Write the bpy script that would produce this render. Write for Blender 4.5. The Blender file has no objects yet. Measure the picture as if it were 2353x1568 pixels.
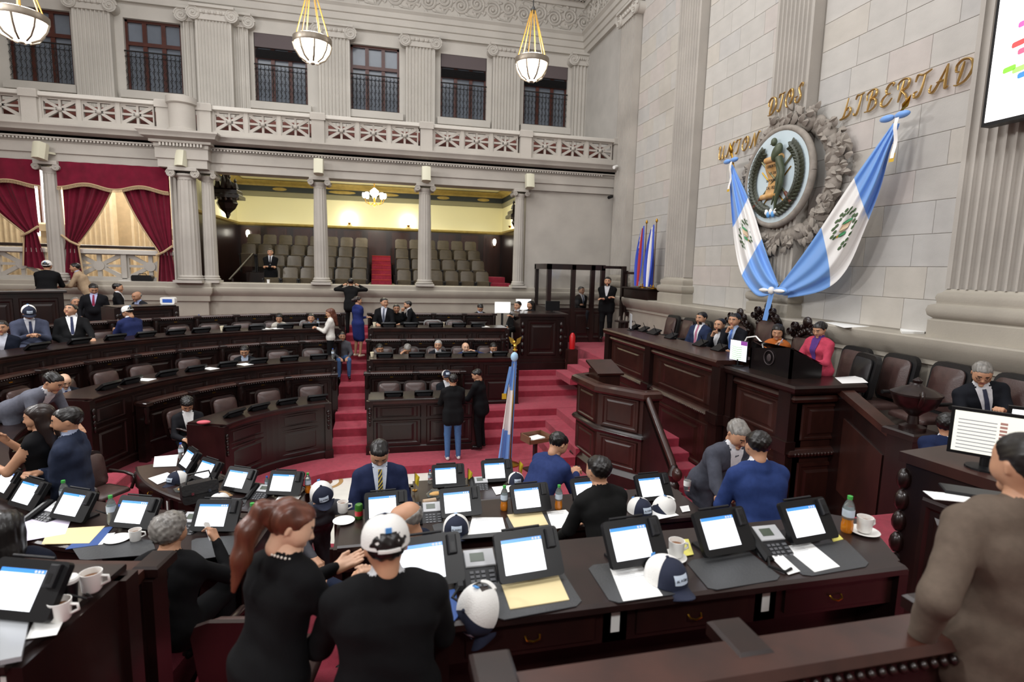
import bpy, math, random
import numpy as np
from mathutils import Vector, Matrix
random.seed(7); np.random.seed(7)
S = bpy.context.scene
COL = S.collection
R_ = math.radians
# ------------------------------------------------------------------ camera
FPX = 1270.0; PIT = R_(7.53); ROL = R_(1.42); YAW = R_(13.42)
CAM = np.array([0, 0, 3.75])
FW = np.array([math.sin(YAW)*math.cos(PIT), math.cos(YAW)*math.cos(PIT), -math.sin(PIT)])
_r0 = np.array([math.cos(YAW), -math.sin(YAW), 0.0]); _u0 = np.cross(_r0, FW)
RT = _r0*math.cos(ROL)+_u0*math.sin(ROL); UP = -_r0*math.sin(ROL)+_u0*math.cos(ROL)
cd = bpy.data.cameras.new('camera'); cam = bpy.data.objects.new('camera', cd); COL.objects.link(cam)
cd.sensor_width = 36; cd.lens = FPX/2353*36; cd.clip_start = .05
M4 = Matrix(((RT[0], UP[0], -FW[0], CAM[0]), (RT[1], UP[1], -FW[1], CAM[1]), (RT[2], UP[2], -FW[2], CAM[2]), (0, 0, 0, 1)))
cam.matrix_world = M4; S.camera = cam
cd.dof.use_dof = True; cd.dof.focus_distance = 6.5; cd.dof.aperture_fstop = 1.7
def ray(x, y): return RT*(x-1176.5)/FPX-UP*(y-784)/FPX+FW
def oz(x, y, z): d = ray(x, y); return CAM+d*(z-CAM[2])/d[2]
def oy(x, y, Y): d = ray(x, y); return CAM+d*Y/d[1]
def ox(x, y, X): d = ray(x, y); return CAM+d*X/d[0]
def atd(x, y, t): return CAM+ray(x, y)*t
# ------------------------------------------------------------------ light
w = bpy.data.worlds.new('world'); S.world = w; w.use_nodes = True
w.node_tree.nodes['Background'].inputs[0].default_value = (.9, .95, 1, 1)
w.node_tree.nodes['Background'].inputs[1].default_value = .3
S.view_settings.view_transform = 'Standard'; S.view_settings.look = 'None'
S.view_settings.exposure = 0.0; S.view_settings.gamma = 1; S.view_settings.use_curve_mapping = False
def area(name, loc, rot, sx, sy, power, col=(1, .96, .9)):
    l = bpy.data.lights.new(name, 'AREA'); l.shape = 'RECTANGLE'; l.size = sx; l.size_y = sy; l.energy = power; l.color = col
    o = bpy.data.objects.new(name, l); COL.objects.link(o); o.location = loc; o.rotation_euler = rot; return o
area('skylight_lamp', (-1.5, 8.5, 15.2), (0, 0, 0), 12, 12, 1780, (1, 1, 1))
area('gallery_fill_lamp', (-.15, 19.6, 6.62), (0, 0, 0), 9, 3.6, 190, (1, .95, .74))  # unseen area fill, enlarged to brighten the gallery walls
area('corridor_ceiling_lamp', (-8, 19.4, 6.6), (0, 0, 0), 5, 2.5, 320, (1, .95, .85))
# ------------------------------------------------------------------ materials
def s2l(c): return c/12.92 if c <= .04045 else ((c+.055)/1.055)**2.4
def hexc(h): return tuple(s2l(int(h[i:i+2], 16)/255) for i in (0, 2, 4))+(1,)
MATS = {}
def mat(name, h, rough=.6, metal=0, var=0, scale=6, bump=0, bscale=40, stretch=(1, 1, 1), h2=None, coat=0, emit=0, alpha=1, trans=0, spec=.5, sheen=0):
    if name in MATS: return MATS[name]
    m = bpy.data.materials.new(name); m.use_nodes = True; nt = m.node_tree; b = nt.nodes['Principled BSDF']
    c = hexc(h); b.inputs['Base Color'].default_value = c; b.inputs['Roughness'].default_value = rough; b.inputs['Metallic'].default_value = metal
    b.inputs['Specular IOR Level'].default_value = spec
    if coat: b.inputs['Coat Weight'].default_value = coat; b.inputs['Coat Roughness'].default_value = .12
    if sheen: b.inputs['Sheen Weight'].default_value = sheen
    if trans: b.inputs['Transmission Weight'].default_value = trans
    if alpha < 1: b.inputs['Alpha'].default_value = alpha
    if emit: b.inputs['Emission Color'].default_value = c; b.inputs['Emission Strength'].default_value = emit
    if var or bump:
        tc = nt.nodes.new('ShaderNodeTexCoord'); mp = nt.nodes.new('ShaderNodeMapping'); mp.inputs['Scale'].default_value = stretch
        nt.links.new(tc.outputs['Object'], mp.inputs['Vector'])
    if var:
        n = nt.nodes.new('ShaderNodeTexNoise'); n.inputs['Scale'].default_value = scale; n.inputs['Detail'].default_value = 6
        nt.links.new(mp.outputs[0], n.inputs['Vector'])
        rp = nt.nodes.new('ShaderNodeValToRGB'); e = rp.color_ramp.elements
        d = hexc(h2) if h2 else tuple(max(0, x*(1-var)) for x in c[:3])+(1,)
        l = tuple(min(1, x*(1+var*.6)) for x in c[:3])+(1,)
        e[0].position = .3; e[0].color = d; e[1].position = .7; e[1].color = l if not h2 else c
        nt.links.new(n.outputs['Fac'], rp.inputs[0]); nt.links.new(rp.outputs[0], b.inputs['Base Color'])
    if bump:
        n2 = nt.nodes.new('ShaderNodeTexNoise'); n2.inputs['Scale'].default_value = bscale; n2.inputs['Detail'].default_value = 4
        nt.links.new(mp.outputs[0], n2.inputs['Vector'])
        bp = nt.nodes.new('ShaderNodeBump'); bp.inputs['Strength'].default_value = bump; bp.inputs['Distance'].default_value = .02
        nt.links.new(n2.outputs['Fac'], bp.inputs['Height']); nt.links.new(bp.outputs[0], b.inputs['Normal'])
    MATS[name] = m; return m
STONE = mat('grey_stone', 'aca69e', .8, var=.12, scale=1.3, bump=.12, bscale=25)
STONEL = mat('pale_stone', 'bfbab2', .8, var=.08, scale=1.2, bump=.1, bscale=25)
STONED = mat('dado_stone', 'a19a8e', .75, var=.14, scale=1.5, bump=.1)
BLOCKS = [mat('ashlar_%s' % k, h, .8, var=.07, scale=2.2, bump=.1, bscale=30) for k, h in (('a', 'b8b4ae'), ('b', 'b5b1ab'), ('c', 'b8b2a9'), ('d', 'b9b1ab'), ('e', 'b3b0ac'))]
MORTAR = mat('mortar', '958f86', .9)
SPAN = mat('carved_stone', '8f877e', .85, var=.2, scale=8, bump=.25, bscale=30)
WOOD = mat('dark_mahogany', '24110e', .32, var=.55, scale=5, stretch=(1, 1, .25), coat=.15, h2='140a09')
WOODR = mat('red_mahogany', '381c16', .34, var=.5, scale=5, stretch=(1, 1, .25), coat=.15, h2='24110d')
WOODT = mat('worn_mahogany_top', '43241c', .34, var=.4, scale=4, coat=.15, h2='26130f')
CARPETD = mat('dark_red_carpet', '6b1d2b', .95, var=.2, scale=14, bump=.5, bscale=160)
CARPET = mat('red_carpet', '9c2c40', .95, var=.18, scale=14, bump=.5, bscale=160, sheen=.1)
DTOP = mat('dark_desk_top', '2a1a18', .33, var=.4, scale=4, coat=.12, h2='1a100f')
LEATHER = mat('brown_leather', '43302d', .34, var=.25, scale=9, bump=.12, bscale=70)
LEATHG = mat('olive_leather', '544a3a', .4, var=.2, scale=9, bump=.1)
BLACKL = mat('black_leather', '1b1a1b', .4, bump=.1)
BLACKP = mat('black_plastic', '0f0f11', .4, spec=.3)
DARKP = mat('charcoal_plastic', '1b1b1e', .45, spec=.3)
GREYP = mat('grey_plastic', 'b4b5b8', .4)
BRASS = mat('brass', 'b8892f', .28, metal=1)
GOLD = mat('gold_lettering', 'c9a76a', .3, metal=.75)
STEEL = mat('steel', 'b0b0b0', .25, metal=1)
IRON = mat('black_iron', '1c1a1a', .5)
CREAM = mat('cream_plaster', 'efe9c0', .8)
GOLDP = mat('gilt_plaster', 'b39c55', .6, var=.2, scale=6)
TEALP = mat('dark_frieze_paint', '2b3338', .6)
CURT = mat('crimson_velvet', '6a1229', .9, var=.2, scale=5, sheen=.08, spec=.2)
FRINGE = mat('gold_fringe', 'b59b78', .8)
WHITE = mat('white_paper', 'f1f1ef', .7)
MARBLE = mat('white_marble', 'd9d6cd', .3, var=.12, scale=3)
GLASSD = mat('dark_window_glass', '6f7680', .15, var=.2, scale=1)
GLASS = mat('clear_glass', 'ffffff', .03, trans=1, spec=.5)
LAMPG = mat('lit_milk_glass', 'fff6e6', .4, emit=9)
DAYW = mat('bright_daylight_window', 'ffffff', .5, emit=3.5)
WINWOOD = mat('window_mahogany', '4b2218', .35, var=.3, scale=5)
IVORY = mat('ivory_plastic', 'c9c6b0', .5)
# ------------------------------------------------------------------ mesh builder
class M:
    def __init__(s): s.v = []; s.f = []; s.m = []; s.mi = 0
    def add(s, vs, fs, mi=None):
        o = len(s.v); s.v += [tuple(map(float, p)) for p in vs]; s.f += [tuple(i+o for i in f) for f in fs]
        s.m += [s.mi if mi is None else mi]*len(fs); return s
    def box(s, a, b, mi=None):
        x0, y0, z0 = a; x1, y1, z1 = b
        return s.add([(x0, y0, z0), (x1, y0, z0), (x1, y1, z0), (x0, y1, z0), (x0, y0, z1), (x1, y0, z1), (x1, y1, z1), (x0, y1, z1)],
                     [(0, 3, 2, 1), (4, 5, 6, 7), (0, 1, 5, 4), (1, 2, 6, 5), (2, 3, 7, 6), (3, 0, 4, 7)], mi)
    def cb(s, c, d, rz=0, mi=None, rx=0):
        q = M().box((-d[0]/2, -d[1]/2, -d[2]/2), (d[0]/2, d[1]/2, d[2]/2)); mt = Matrix.Translation(c) @ Matrix.Rotation(rz, 4, 'Z') @ Matrix.Rotation(rx, 4, 'X')
        return s.add([mt @ Vector(p) for p in q.v], q.f, mi)
    def bbox(s, a, b, c=.01, mi=None):   # chamfered (top edges) box
        x0, y0, z0 = a; x1, y1, z1 = b
        return s.add([(x0, y0, z0), (x1, y0, z0), (x1, y1, z0), (x0, y1, z0), (x0, y0, z1-c), (x1, y0, z1-c), (x1, y1, z1-c), (x0, y1, z1-c),
                      (x0+c, y0+c, z1), (x1-c, y0+c, z1), (x1-c, y1-c, z1), (x0+c, y1-c, z1)],
                     [(0, 3, 2, 1), (8, 9, 10, 11)]+[(i, (i+1) % 4, (i+1) % 4+4, i+4) for i in range(4)]+[(i+4, (i+1) % 4+4, (i+1) % 4+8, i+8) for i in range(4)], mi)
    def prism(s, pts, z0, z1, mi=None):
        n = len(pts)
        return s.add([(x, y, z0) for x, y in pts]+[(x, y, z1) for x, y in pts], [tuple(range(n-1, -1, -1)), tuple(range(n, 2*n))]+[(i, (i+1) % n, n+(i+1) % n, n+i) for i in range(n)], mi)
    def plate(s, pts, o, ax, ay, n, mi=None):  # extrude polygon given in plane (o,ax,ay) by vector n
        o = np.array(o, float); ax = np.array(ax, float); ay = np.array(ay, float); n = np.array(n, float); k = len(pts)
        A = [o+ax*p[0]+ay*p[1] for p in pts]
        return s.add(A+[p+n for p in A], [tuple(range(k-1, -1, -1)), tuple(range(k, 2*k))]+[(i, (i+1) % k, k+(i+1) % k, k+i) for i in range(k)], mi)
    def lathe(s, prof, c=(0, 0, 0), n=16, mi=None, sx=1, sy=1, cap=True):
        k = len(prof); vs = []
        for i in range(n):
            a = 2*math.pi*i/n
            for r, z in prof: vs.append((c[0]+r*math.cos(a)*sx, c[1]+r*math.sin(a)*sy, c[2]+z))
        fs = [(i*k+j, ((i+1) % n)*k+j, ((i+1) % n)*k+j+1, i*k+j+1) for i in range(n) for j in range(k-1)]
        if cap: fs += [tuple(i*k for i in range(n-1, -1, -1)), tuple(i*k+k-1 for i in range(n))]
        return s.add(vs, fs, mi)
    def tube(s, P, r, n=8, mi=None, cap=True, flat=1.0):
        P = [Vector(p) for p in P]; k = len(P); rr = r if hasattr(r, '__len__') else [r]*k; vs = []; up = None
        for i in range(k):
            t = (P[min(i+1, k-1)]-P[max(i-1, 0)]).normalized()
            if up is None: up = Vector((0, 0, 1)) if abs(t.z) < .9 else Vector((1, 0, 0))
            a = t.cross(up).normalized(); b = a.cross(t).normalized(); up = b
            for j in range(n):
                q = 2*math.pi*j/n; vs.append(P[i]+a*math.cos(q)*rr[i]+b*math.sin(q)*rr[i]*flat)
        fs = [(i*n+j, i*n+(j+1) % n, (i+1)*n+(j+1) % n, (i+1)*n+j) for i in range(k-1) for j in range(n)]
        if cap: fs += [tuple(range(n-1, -1, -1)), tuple((k-1)*n+j for j in range(n))]
        return s.add(vs, fs, mi)
    def ell(s, c, r, nu=12, nv=8, mi=None, mt=None):
        vs = []; 
        for j in range(nv+1):
            p = math.pi*j/nv
            for i in range(nu):
                a = 2*math.pi*i/nu; q = Vector((r[0]*math.sin(p)*math.cos(a), r[1]*math.sin(p)*math.sin(a), r[2]*math.cos(p)))
                vs.append(Vector(c)+(mt @ q if mt else q))
        return s.add(vs, [(j*nu+i, (j+1)*nu+i, (j+1)*nu+(i+1) % nu, j*nu+(i+1) % nu) for j in range(nv) for i in range(nu)], mi)
    def grid(s, fn, nu, nv, mi=None, closeu=False):
        vs = [fn(i/(nu if closeu else nu-1), j/(nv-1)) for j in range(nv) for i in range(nu)]
        return s.add(vs, [(j*nu+i, j*nu+(i+1) % nu, (j+1)*nu+(i+1) % nu, (j+1)*nu+i) for j in range(nv-1) for i in range(nu if closeu else nu-1)], mi)
    def sweep(s, path, prof, closed=False, mi=None, caps=True):  # path 2d pts; prof [(offset to left normal, z)]
        P = [np.array(p, float) for p in path]; n = len(P); k = len(prof); vs = []
        for i in range(n):
            a = P[(i-1) % n] if (i > 0 or closed) else None; b = P[(i+1) % n] if (i < n-1 or closed) else None
            d1 = (P[i]-a) if a is not None else None; d2 = (b-P[i]) if b is not None else None
            if d1 is None: d1 = d2
            if d2 is None: d2 = d1
            d1 = d1/np.linalg.norm(d1); d2 = d2/np.linalg.norm(d2)
            n1 = np.array((-d1[1], d1[0])); n2 = np.array((-d2[1], d2[0])); nn = n1+n2; nn = nn/np.linalg.norm(nn); sc = 1/max(.3, nn@n1)
            for o, z in prof: q = P[i]+nn*o*sc; vs.append((q[0], q[1], z))
        fs = [(i*k+j, ((i+1) % n)*k+j, ((i+1) % n)*k+(j+1) % k, i*k+(j+1) % k) for i in range(n if closed else n-1) for j in range(k)]
        if caps and not closed: fs += [tuple(range(k)), tuple((n-1)*k+j for j in range(k-1, -1, -1))]
        return s.add(vs, fs, mi)
    def xf(s, mt):
        s.v = [tuple(mt @ Vector(p)) for p in s.v]; return s
    def cat(s, o, mt=None, mi=None):
        vs = [mt @ Vector(p) for p in o.v] if mt else o.v
        k = len(s.v); s.v += [tuple(p) for p in vs]; s.f += [tuple(i+k for i in f) for f in o.f]; s.m += list(o.m) if mi is None else [mi]*len(o.f); return s
    def mesh(s, name, mats, smooth=0):
        me = bpy.data.meshes.new(name); me.from_pydata(s.v, [], s.f)
        for m in (mats if isinstance(mats, (list, tuple)) else [mats]): me.materials.append(m)
        if len(set(s.m)) > 1: me.polygons.foreach_set('material_index', s.m)
        if smooth:
            me.polygons.foreach_set('use_smooth', [True]*len(me.polygons))
            if smooth < 180: me.set_sharp_from_angle(angle=R_(smooth))
        me.update(); return me
    def obj(s, name, mats, parent=None, smooth=0, loc=None):
        return link(name, s.mesh(name, mats, smooth), parent, loc)
def link(name, me, parent=None, loc=None, rz=0, scale=None):
    o = bpy.data.objects.new(name, me); COL.objects.link(o)
    if parent is not None: o.parent = parent
    if loc is not None: o.location = loc
    if rz: o.rotation_euler = (0, 0, rz)
    if scale is not None: o.scale = scale
    return o
def tag(o, label, cat, group=None):
    o['label'] = label; o['category'] = cat
    if group: o['group'] = group
    return o
def thing(name, label, cat, loc=(0, 0, 0), rz=0, group=None):
    o = bpy.data.objects.new(name, None); COL.objects.link(o); o.empty_display_size = .1
    o.location = loc; o.rotation_euler = (0, 0, rz); return tag(o, label, cat, group)
def struct(o): o['kind'] = 'structure'; return o
def dup(o, loc=None, rz=None, label=None, parent=None, rot=None):
    c = o.copy(); COL.objects.link(c)
    if parent is not None: c.parent = parent
    if loc is not None: c.location = loc
    if rz is not None: c.rotation_euler = (0, 0, rz)
    if rot is not None: c.rotation_euler = rot
    if label: c['label'] = label
    for ch in list(o.children): dup(ch, parent=c)
    return c
ORD = ['first', 'second', 'third', 'fourth', 'fifth', 'sixth', 'seventh', 'eighth', 'ninth', 'tenth', 'eleventh', 'twelfth', 'thirteenth', 'fourteenth', 'fifteenth', 'sixteenth', 'seventeenth', 'eighteenth']
# ------------------------------------------------------------------ horseshoe geometry
OX, OY = -.4, 8.42
RR = {1: 2.13, 2: 3.78, 3: 5.40, 4: 7.05}
FL = {0: .15, 1: .483, 2: .983, 3: 1.483, 4: 1.983}
TOP = {k: FL[k]+.74 for k in (1, 2, 3, 4)}
def hs(Rd, s):
    """point on the horseshoe: s<0 far arm (x=OX-s), 0..180 arc angle, >180 near arm (x=OX+(s-180))"""
    if s < 0: return (OX-s, OY+Rd)
    if s > 180: return (OX+(s-180), OY-Rd)
    a = R_(s); return (OX-Rd*math.sin(a), OY+Rd*math.cos(a))
def hsn(s):
    """outward unit normal"""
    if s < 0: return (0., 1.)
    if s > 180: return (0., -1.)
    a = R_(s); return (-math.sin(a), math.cos(a))
def hpath(Rd, s0, s1, step=4.5):
    out = [s0]
    k = s0
    marks = [m for m in (0, 180) if s0 < m < s1]
    a = s0
    for b in marks+[s1]:
        if a >= 0 and b <= 180:
            n = max(1, int(abs(b-a)/step))
            out += [a+(b-a)*i/n for i in range(1, n+1)]
        else: out.append(b)
        a = b
    return [hs(Rd, s) for s in out]
# floors
struct(M().box((-14, -5, -.2), (8, 17, 0)).obj('floor', MARBLE))
# inlaid medallion ring in the well floor
m = M(); m.lathe([(.34, 0), (.34, .004), (.27, .004), (.27, 0)], (-1.0, 9.62, 0), 32, 0, cap=False); m.lathe([(.16, 0), (.16, .005), (0.0, .005)], (-1.0, 9.62, 0), 24, 1, cap=False)
struct(m.obj('floor', [mat('ochre_marble', 'a58455', .4), mat('brown_marble', '6b4536', .4)]))
def tier(Ra, Rb, z0, z1, s0, s1):
    A = hpath(Ra, s0, s1); B = hpath(Rb, s0, s1); n = len(A)
    q = M(); q.add([(x, y, z0) for x, y in A]+[(x, y, z1) for x, y in A]+[(x, y, z1) for x, y in B]+[(x, y, z0) for x, y in B],
                   [(i+n, i+1+n, i+1, i) for i in range(n-1)]+[(i+2*n, i+1+2*n, i+1+n, i+n) for i in range(n-1)]+[(0, n, 2*n, 3*n), (4*n-1, 3*n-1, 2*n-1, n-1)]+[(i+3*n, i+1+3*n, i+1+2*n, i+2*n) for i in range(n-1)])
    return q
def segs(Rd, xe_f, xe_n, aisles=True):
    dg = math.degrees
    cl = lambda v: max(-1, min(1, v))
    return [(-(xe_f-OX), -(-.27-OX)), (dg(math.asin(.53/Rd)), dg(math.acos(cl(.45/Rd)))), (dg(math.acos(cl(-.43/Rd))), 180-dg(math.asin(.8/Rd))), (180+.62, 180+xe_n-OX)]
struct(tier(1.35, 2.35, 0, FL[0], 0, 180).obj('floor', CARPET))
struct(M().box((OX, OY+1.35, 0), (8, OY+2.35, FL[0])).obj('floor', CARPET)); struct(M().box((OX, OY-2.35, 0), (8, OY-1.35, FL[0])).obj('floor', CARPET))
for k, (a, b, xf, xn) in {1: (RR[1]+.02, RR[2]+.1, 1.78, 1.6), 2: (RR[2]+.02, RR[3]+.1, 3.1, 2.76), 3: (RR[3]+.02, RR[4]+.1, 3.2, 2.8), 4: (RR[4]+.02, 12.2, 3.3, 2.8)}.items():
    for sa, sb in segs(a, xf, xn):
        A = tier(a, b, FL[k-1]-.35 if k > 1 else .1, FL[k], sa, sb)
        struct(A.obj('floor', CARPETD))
struct(M().box((1.35, OY-1.36, .0), (8, OY+1.36, .148)).obj('floor', CARPET)); struct(M().box((1.6, 3, 0), (8, OY-2.34, .149)).obj('floor', CARPET))
def steps(x0, x1, y0, run, z0, rise, n, axis='y', sgn=1, mt=CARPET, depth=None):
    for i in range(n):
        z = z0+rise*(i+1); a = y0+sgn*run*i; b = y0+sgn*run*(i+1)+sgn*.02
        lo, hi = min(a, b), max(a, b)
        q = M()
        if axis == 'y': q.bbox((x0, lo, z0-.02), (x1, hi, z), .012)
        else: q.bbox((lo, x0, z0-.02), (hi, x1, z), .012)
        yield q.obj('step', mt)
st = struct(thing('floor', 'carpeted aisle stairs', 'stairs')); del st['category']; del st['label']
for o in steps(-.95, -.25, 10.62, .56, .15, .1667, 11): o.parent = st
st = struct(thing('floor', '', '')); del st['category']; del st['label']
for i, (yc, xc) in enumerate(((10.72, 3.12), (11.25, 3.48), (11.62, 3.85))):
    z = .31+.16*i; M().bbox((1.85, yc, .1), (5.1, 12.9, z), .01).box((xc, 9.3, .1), (5.1, yc+.02, z)).obj('step', CARPET, st)
for i, yc in enumerate((12.78, 13.32, 13.85)): M().bbox((1.85 if i < 1 else 3.05, yc, .3), (5.1, 15.0, .78+.15*i), .01).obj('step', CARPET, st)
for o in steps(12.2, 13.3, 4.35, .3, 1.05, .14, 4, 'x'): o.parent = st
M().box((3.2, 14.2, .1), (5.4, 16.9, 1.08)).box((5.4, 14.38, .6), (7.15, 16.9, 1.599)).obj('landing', CARPET, st)
st = struct(thing('floor', '', '')); del st['category']; del st['label']
for o in steps(8.0, 8.85, -2.5, .55, .15, .1667, 11, 'x', -1): o.parent = st
st = struct(thing('floor', '', '')); del st['category']; del st['label']
for o in steps(-1.22, .2, 6.25, .56, .15, .1667, 11, 'y', -1): o.parent = st
for o in steps(2.75, 4.2, 6.0, .56, .15, .1667, 11, 'y', -1): o.parent = st
# ------------------------------------------------------------------ shell
struct(M().box((-12.3, -4.6, -.1), (-12, 21, 16)).obj('wall_left', STONE))
struct(M().box((-12.3, -4.9, -.1), (8, -4.6, 16)).obj('wall_near', STONE))
# ceiling with a laylight opening
m = M(); x0, x1, y0, y1 = -12.3, 8, -4.9, 21; a0, a1, b0, b1 = -7.7, 4.7, 2.3, 14.7
m.box((x0, y0, 15.4), (a0, y1, 15.7)).box((a1, y0, 15.4), (x1, y1, 15.7)).box((a0, y0, 15.4), (a1, b0, 15.7)).box((a0, b1, 15.4), (a1, y1, 15.7))
struct(m.obj('ceiling', STONEL))
BY = 16.9
wb = struct(thing('wall_back', '', '')); del wb['category']; del wb['label']
def wpart(q, name, mt=STONE, smooth=0, parent=None): return q.obj(name, mt, parent or wb, smooth)
LED = [(.0, 2.62), (-.05, 2.64), (-.05, 2.78), (-.12, 2.86), (-.14, 2.95), (-.14, 3.0), (-.10, 3.03), (-.10, 3.13), (-.08, 3.15), (.45, 3.15), (.45, 2.62)]
path = [(-12, BY), (-5.5, BY), (-5.5, BY-.17), (-4.62, BY-.17), (-4.62, BY), (7.4, BY)]
q = M().sweep(path, [(0, 0), (0, 2.62), (.45, 2.62), (.45, 0)]); wpart(q, 'podium_wall', STONED)
q = M().sweep(path, LED); wpart(q, 'ledge', STONED, 40)
wpart(M().box((4.38, BY+.02, 3.13), (7.6, BY+.4, 6.2)), 'solid_wall')
# entablature + cornice
path2 = [(-12, BY), (-5.55, BY), (-5.55, BY-.32), (-4.5, BY-.32), (-4.5, BY), (7.42, BY)]
q = M().sweep(path2, [(-.06, 6.14), (-.06, 6.34), (-.1, 6.36), (-.1, 6.62), (-.14, 6.64), (.5, 6.64), (.5, 6.14)]); wpart(q, 'architrave', STONE)
q = M().sweep(path2, [(-.12, 6.62), (-.12, 6.72), (-.2, 6.74), (-.2, 6.80), (-.34, 6.86), (-.36, 6.92), (-.42, 6.98), (-.42, 7.02), (.6, 7.02), (.6, 6.62)]); wpart(q, 'cornice', STONE, 35)
q = M()
for i in range(235):
    x = -12+i*.08
    if x > 7.3 or -5.6 < x < -4.45: continue
    q.box((x, BY-.185, 6.66), (x+.045, BY-.1, 6.735))
for i in range(13): q.box((-5.52+i*.08, BY-.505, 6.66), (-5.475+i*.08, BY-.42, 6.735))
o = wpart(q, 'dentil_band', STONEL); o['kind'] = 'stuff'
struct(M().box((-12, BY-.2, 6.7), (7.5, 20.4, 7.02)).obj('floor', STONE))
# balustrade
def star_panel(wd, ht, th=.09, bar=.055):
    q = M(); b = .035
    q.box((-wd/2, -th/2, 0), (wd/2, th/2, b)).box((-wd/2, -th/2, ht-b), (wd/2, th/2, ht)).box((-wd/2, -th/2, b), (-wd/2+b, th/2, ht-b)).box((wd/2-b, -th/2, b), (wd/2, th/2, ht-b))
    cz = ht/2; q.box((-bar*.6, -th*.4, b), (bar*.6, th*.4, ht-b)); q.box((-wd/2+b, -th*.4, cz-bar*.5), (wd/2-b, th*.4, cz+bar*.5))
    for sx in (-1, 1):
        for (ex, ez) in ((wd/2-b, ht/2-b), (wd/2-b, (ht/2-b)*.5)) if False else ((wd/2-b, ht/2-b),):
            for sz in (-1, 1):
                d = np.array((sx*ex, sz*ez)); l = np.linalg.norm(d); d /= l; n = np.array((-d[1], d[0]))*bar*.62
                P = [d*0+n, d*l+n*1.25, d*l-n*1.25, -n]; q.plate([(p[0], cz+p[1]) for p in P], (0, th*.4, 0), (1, 0, 0), (0, 0, 1), (0, -th*.8, 0))
    return q
PAN = star_panel(.86, .5).mesh('balustrade_panel', STONE); BOSS = M().ell((0, -.06, .25), (.06, .05, .06), 12, 8).mesh('boss', STONE, 60)
bal = struct(thing('trim_1', '', '')); del bal['category']; del bal['label']
wpart(M().sweep([(-12, BY-.12), (-5.6, BY-.12)], [(-.1, 7.0), (-.1, 7.17), (.15, 7.17), (.15, 7.0)]), 'base_course', STONE, 0, bal)
wpart(M().sweep([(-4.4, BY-.12), (7.4, BY-.12)], [(-.1, 7.0), (-.1, 7.17), (.15, 7.17), (.15, 7.0)]), 'base_course', STONE, 0, bal)
RAILP = [(-.1, 7.68), (-.14, 7.7), (-.14, 7.78), (-.11, 7.80), (.16, 7.80), (.16, 7.68)]
wpart(M().sweep([(-12, BY-.12), (-5.6, BY-.12)], RAILP), 'top_rail', STONEL, 0, bal); wpart(M().sweep([(-4.4, BY-.12), (7.4, BY-.12)], RAILP), 'top_rail', STONEL, 0, bal)
posts = [-11.7, -8.42, -5.45, -4.5, -1.66, 1.3, 4.25, 7.28]
for x in posts:
    q = M().box((x-.17, BY-.28, 7.0), (x+.17, BY+.06, 7.64)).bbox((x-.2, BY-.31, 7.64), (x+.2, BY+.09, 7.84), .03); wpart(q, 'post', STONE, 0, bal)
q = M().lathe([(.36, 7.02), (.36, 7.1), (.31, 7.12), (.31, 7.7), (.36, 7.74), (.36, 7.9)], (-5.0, BY-.3, 0), 24); wpart(q, 'post', STONE, 40, bal)
for a, b in ((-11.5, -8.6), (-8.24, -5.65), (-4.32, -1.84), (-1.48, 1.12), (1.48, 4.07), (4.43, 7.1)):
    w3 = (b-a)/3
    for i in range(3):
        c = a+w3*(i+.5); o = link('panel', PAN, bal, (c, BY-.13, 7.17), 0, ((w3-.1)/.86, 1, 1.02)); link('boss', BOSS, bal, (c, BY-.13, 7.17))
        wpart(M().box((a+w3*i-.05, BY-.2, 7.17), (a+w3*i+.05, BY-.04, 7.68)), 'baluster_block', STONE, 0, bal)
bb = thing('balcony_backing', 'added reddish boards behind the balcony balustrade, standing in for shaded carpet', 'bench', (-2, 17.7, 7.02)); M().box((-9.5, 0, .3), (9.2, .08, .74)).obj('bench_back', mat('shaded_russet', '6e3a30', .6, var=.2, scale=4), bb); M().box((-9.5, -.45, .3), (9.2, 0, .4)).obj('backing_shelf', MATS['shaded_russet'], bb); M().box((-9.5, -.4, 0), (9.2, -.1, .3)).obj('backing_base', WOOD, bb)  # added boards, coloured like the shaded red-brown behind the balustrade gaps
# fluted shafts
def flute_poly(w, d, n, fr=.78):
    pts = [(-w/2, 0), (-w/2, -d)]; mg = w*.05; pw = (w-2*mg)/n; r = pw*fr/2
    for i in range(n):
        c = -w/2+mg+pw*(i+.5)
        for k in range(7): a = math.pi*(1-k/6); pts.append((c+r*math.cos(a), -d+r*1.35*math.sin(a)))
    return pts+[(w/2, -d), (w/2, 0)]
def pilaster(w, d, n, z0, z1): return M().prism(flute_poly(w, d, n)[::-1], z0, z1)  # fluted shaft
def wrap(w, d, prof): return M().sweep([(w/2, .02), (w/2, -d), (-w/2, -d), (-w/2, .02)], prof)
def base_prof(z, h): return [(-.02, z+h), (-.02, z), (.1, z), (.1, z+h*.36), (.06, z+h*.4), (.11, z+h*.46), (.125, z+h*.56), (.11, z+h*.66), (.05, z+h*.7), (.05, z+h*.74), (.065, z+h*.82), (.05, z+h*.9), (.02, z+h*.92)]
def volute(r, th=.1, turns=2.3):
    q = M(); q.lathe([(0, 0), (r*.96, 0), (r*.96, th*.55), (0, th*.55)], n=20, cap=False)
    P = []
    for i in range(36):
        t = i/35; a = t*turns*2*math.pi; rr = r*(1-.85*t); P.append((rr*math.cos(a), rr*math.sin(a), th*.6))
    q.tube(P, [r*.13*(1-.5*i/35) for i in range(36)], 5); q.ell((0, 0, th*.6), (r*.2, r*.2, th*.4), 8, 6)
    return q.xf(Matrix.Rotation(math.pi/2, 4, 'X'))  # axis now -y
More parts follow.
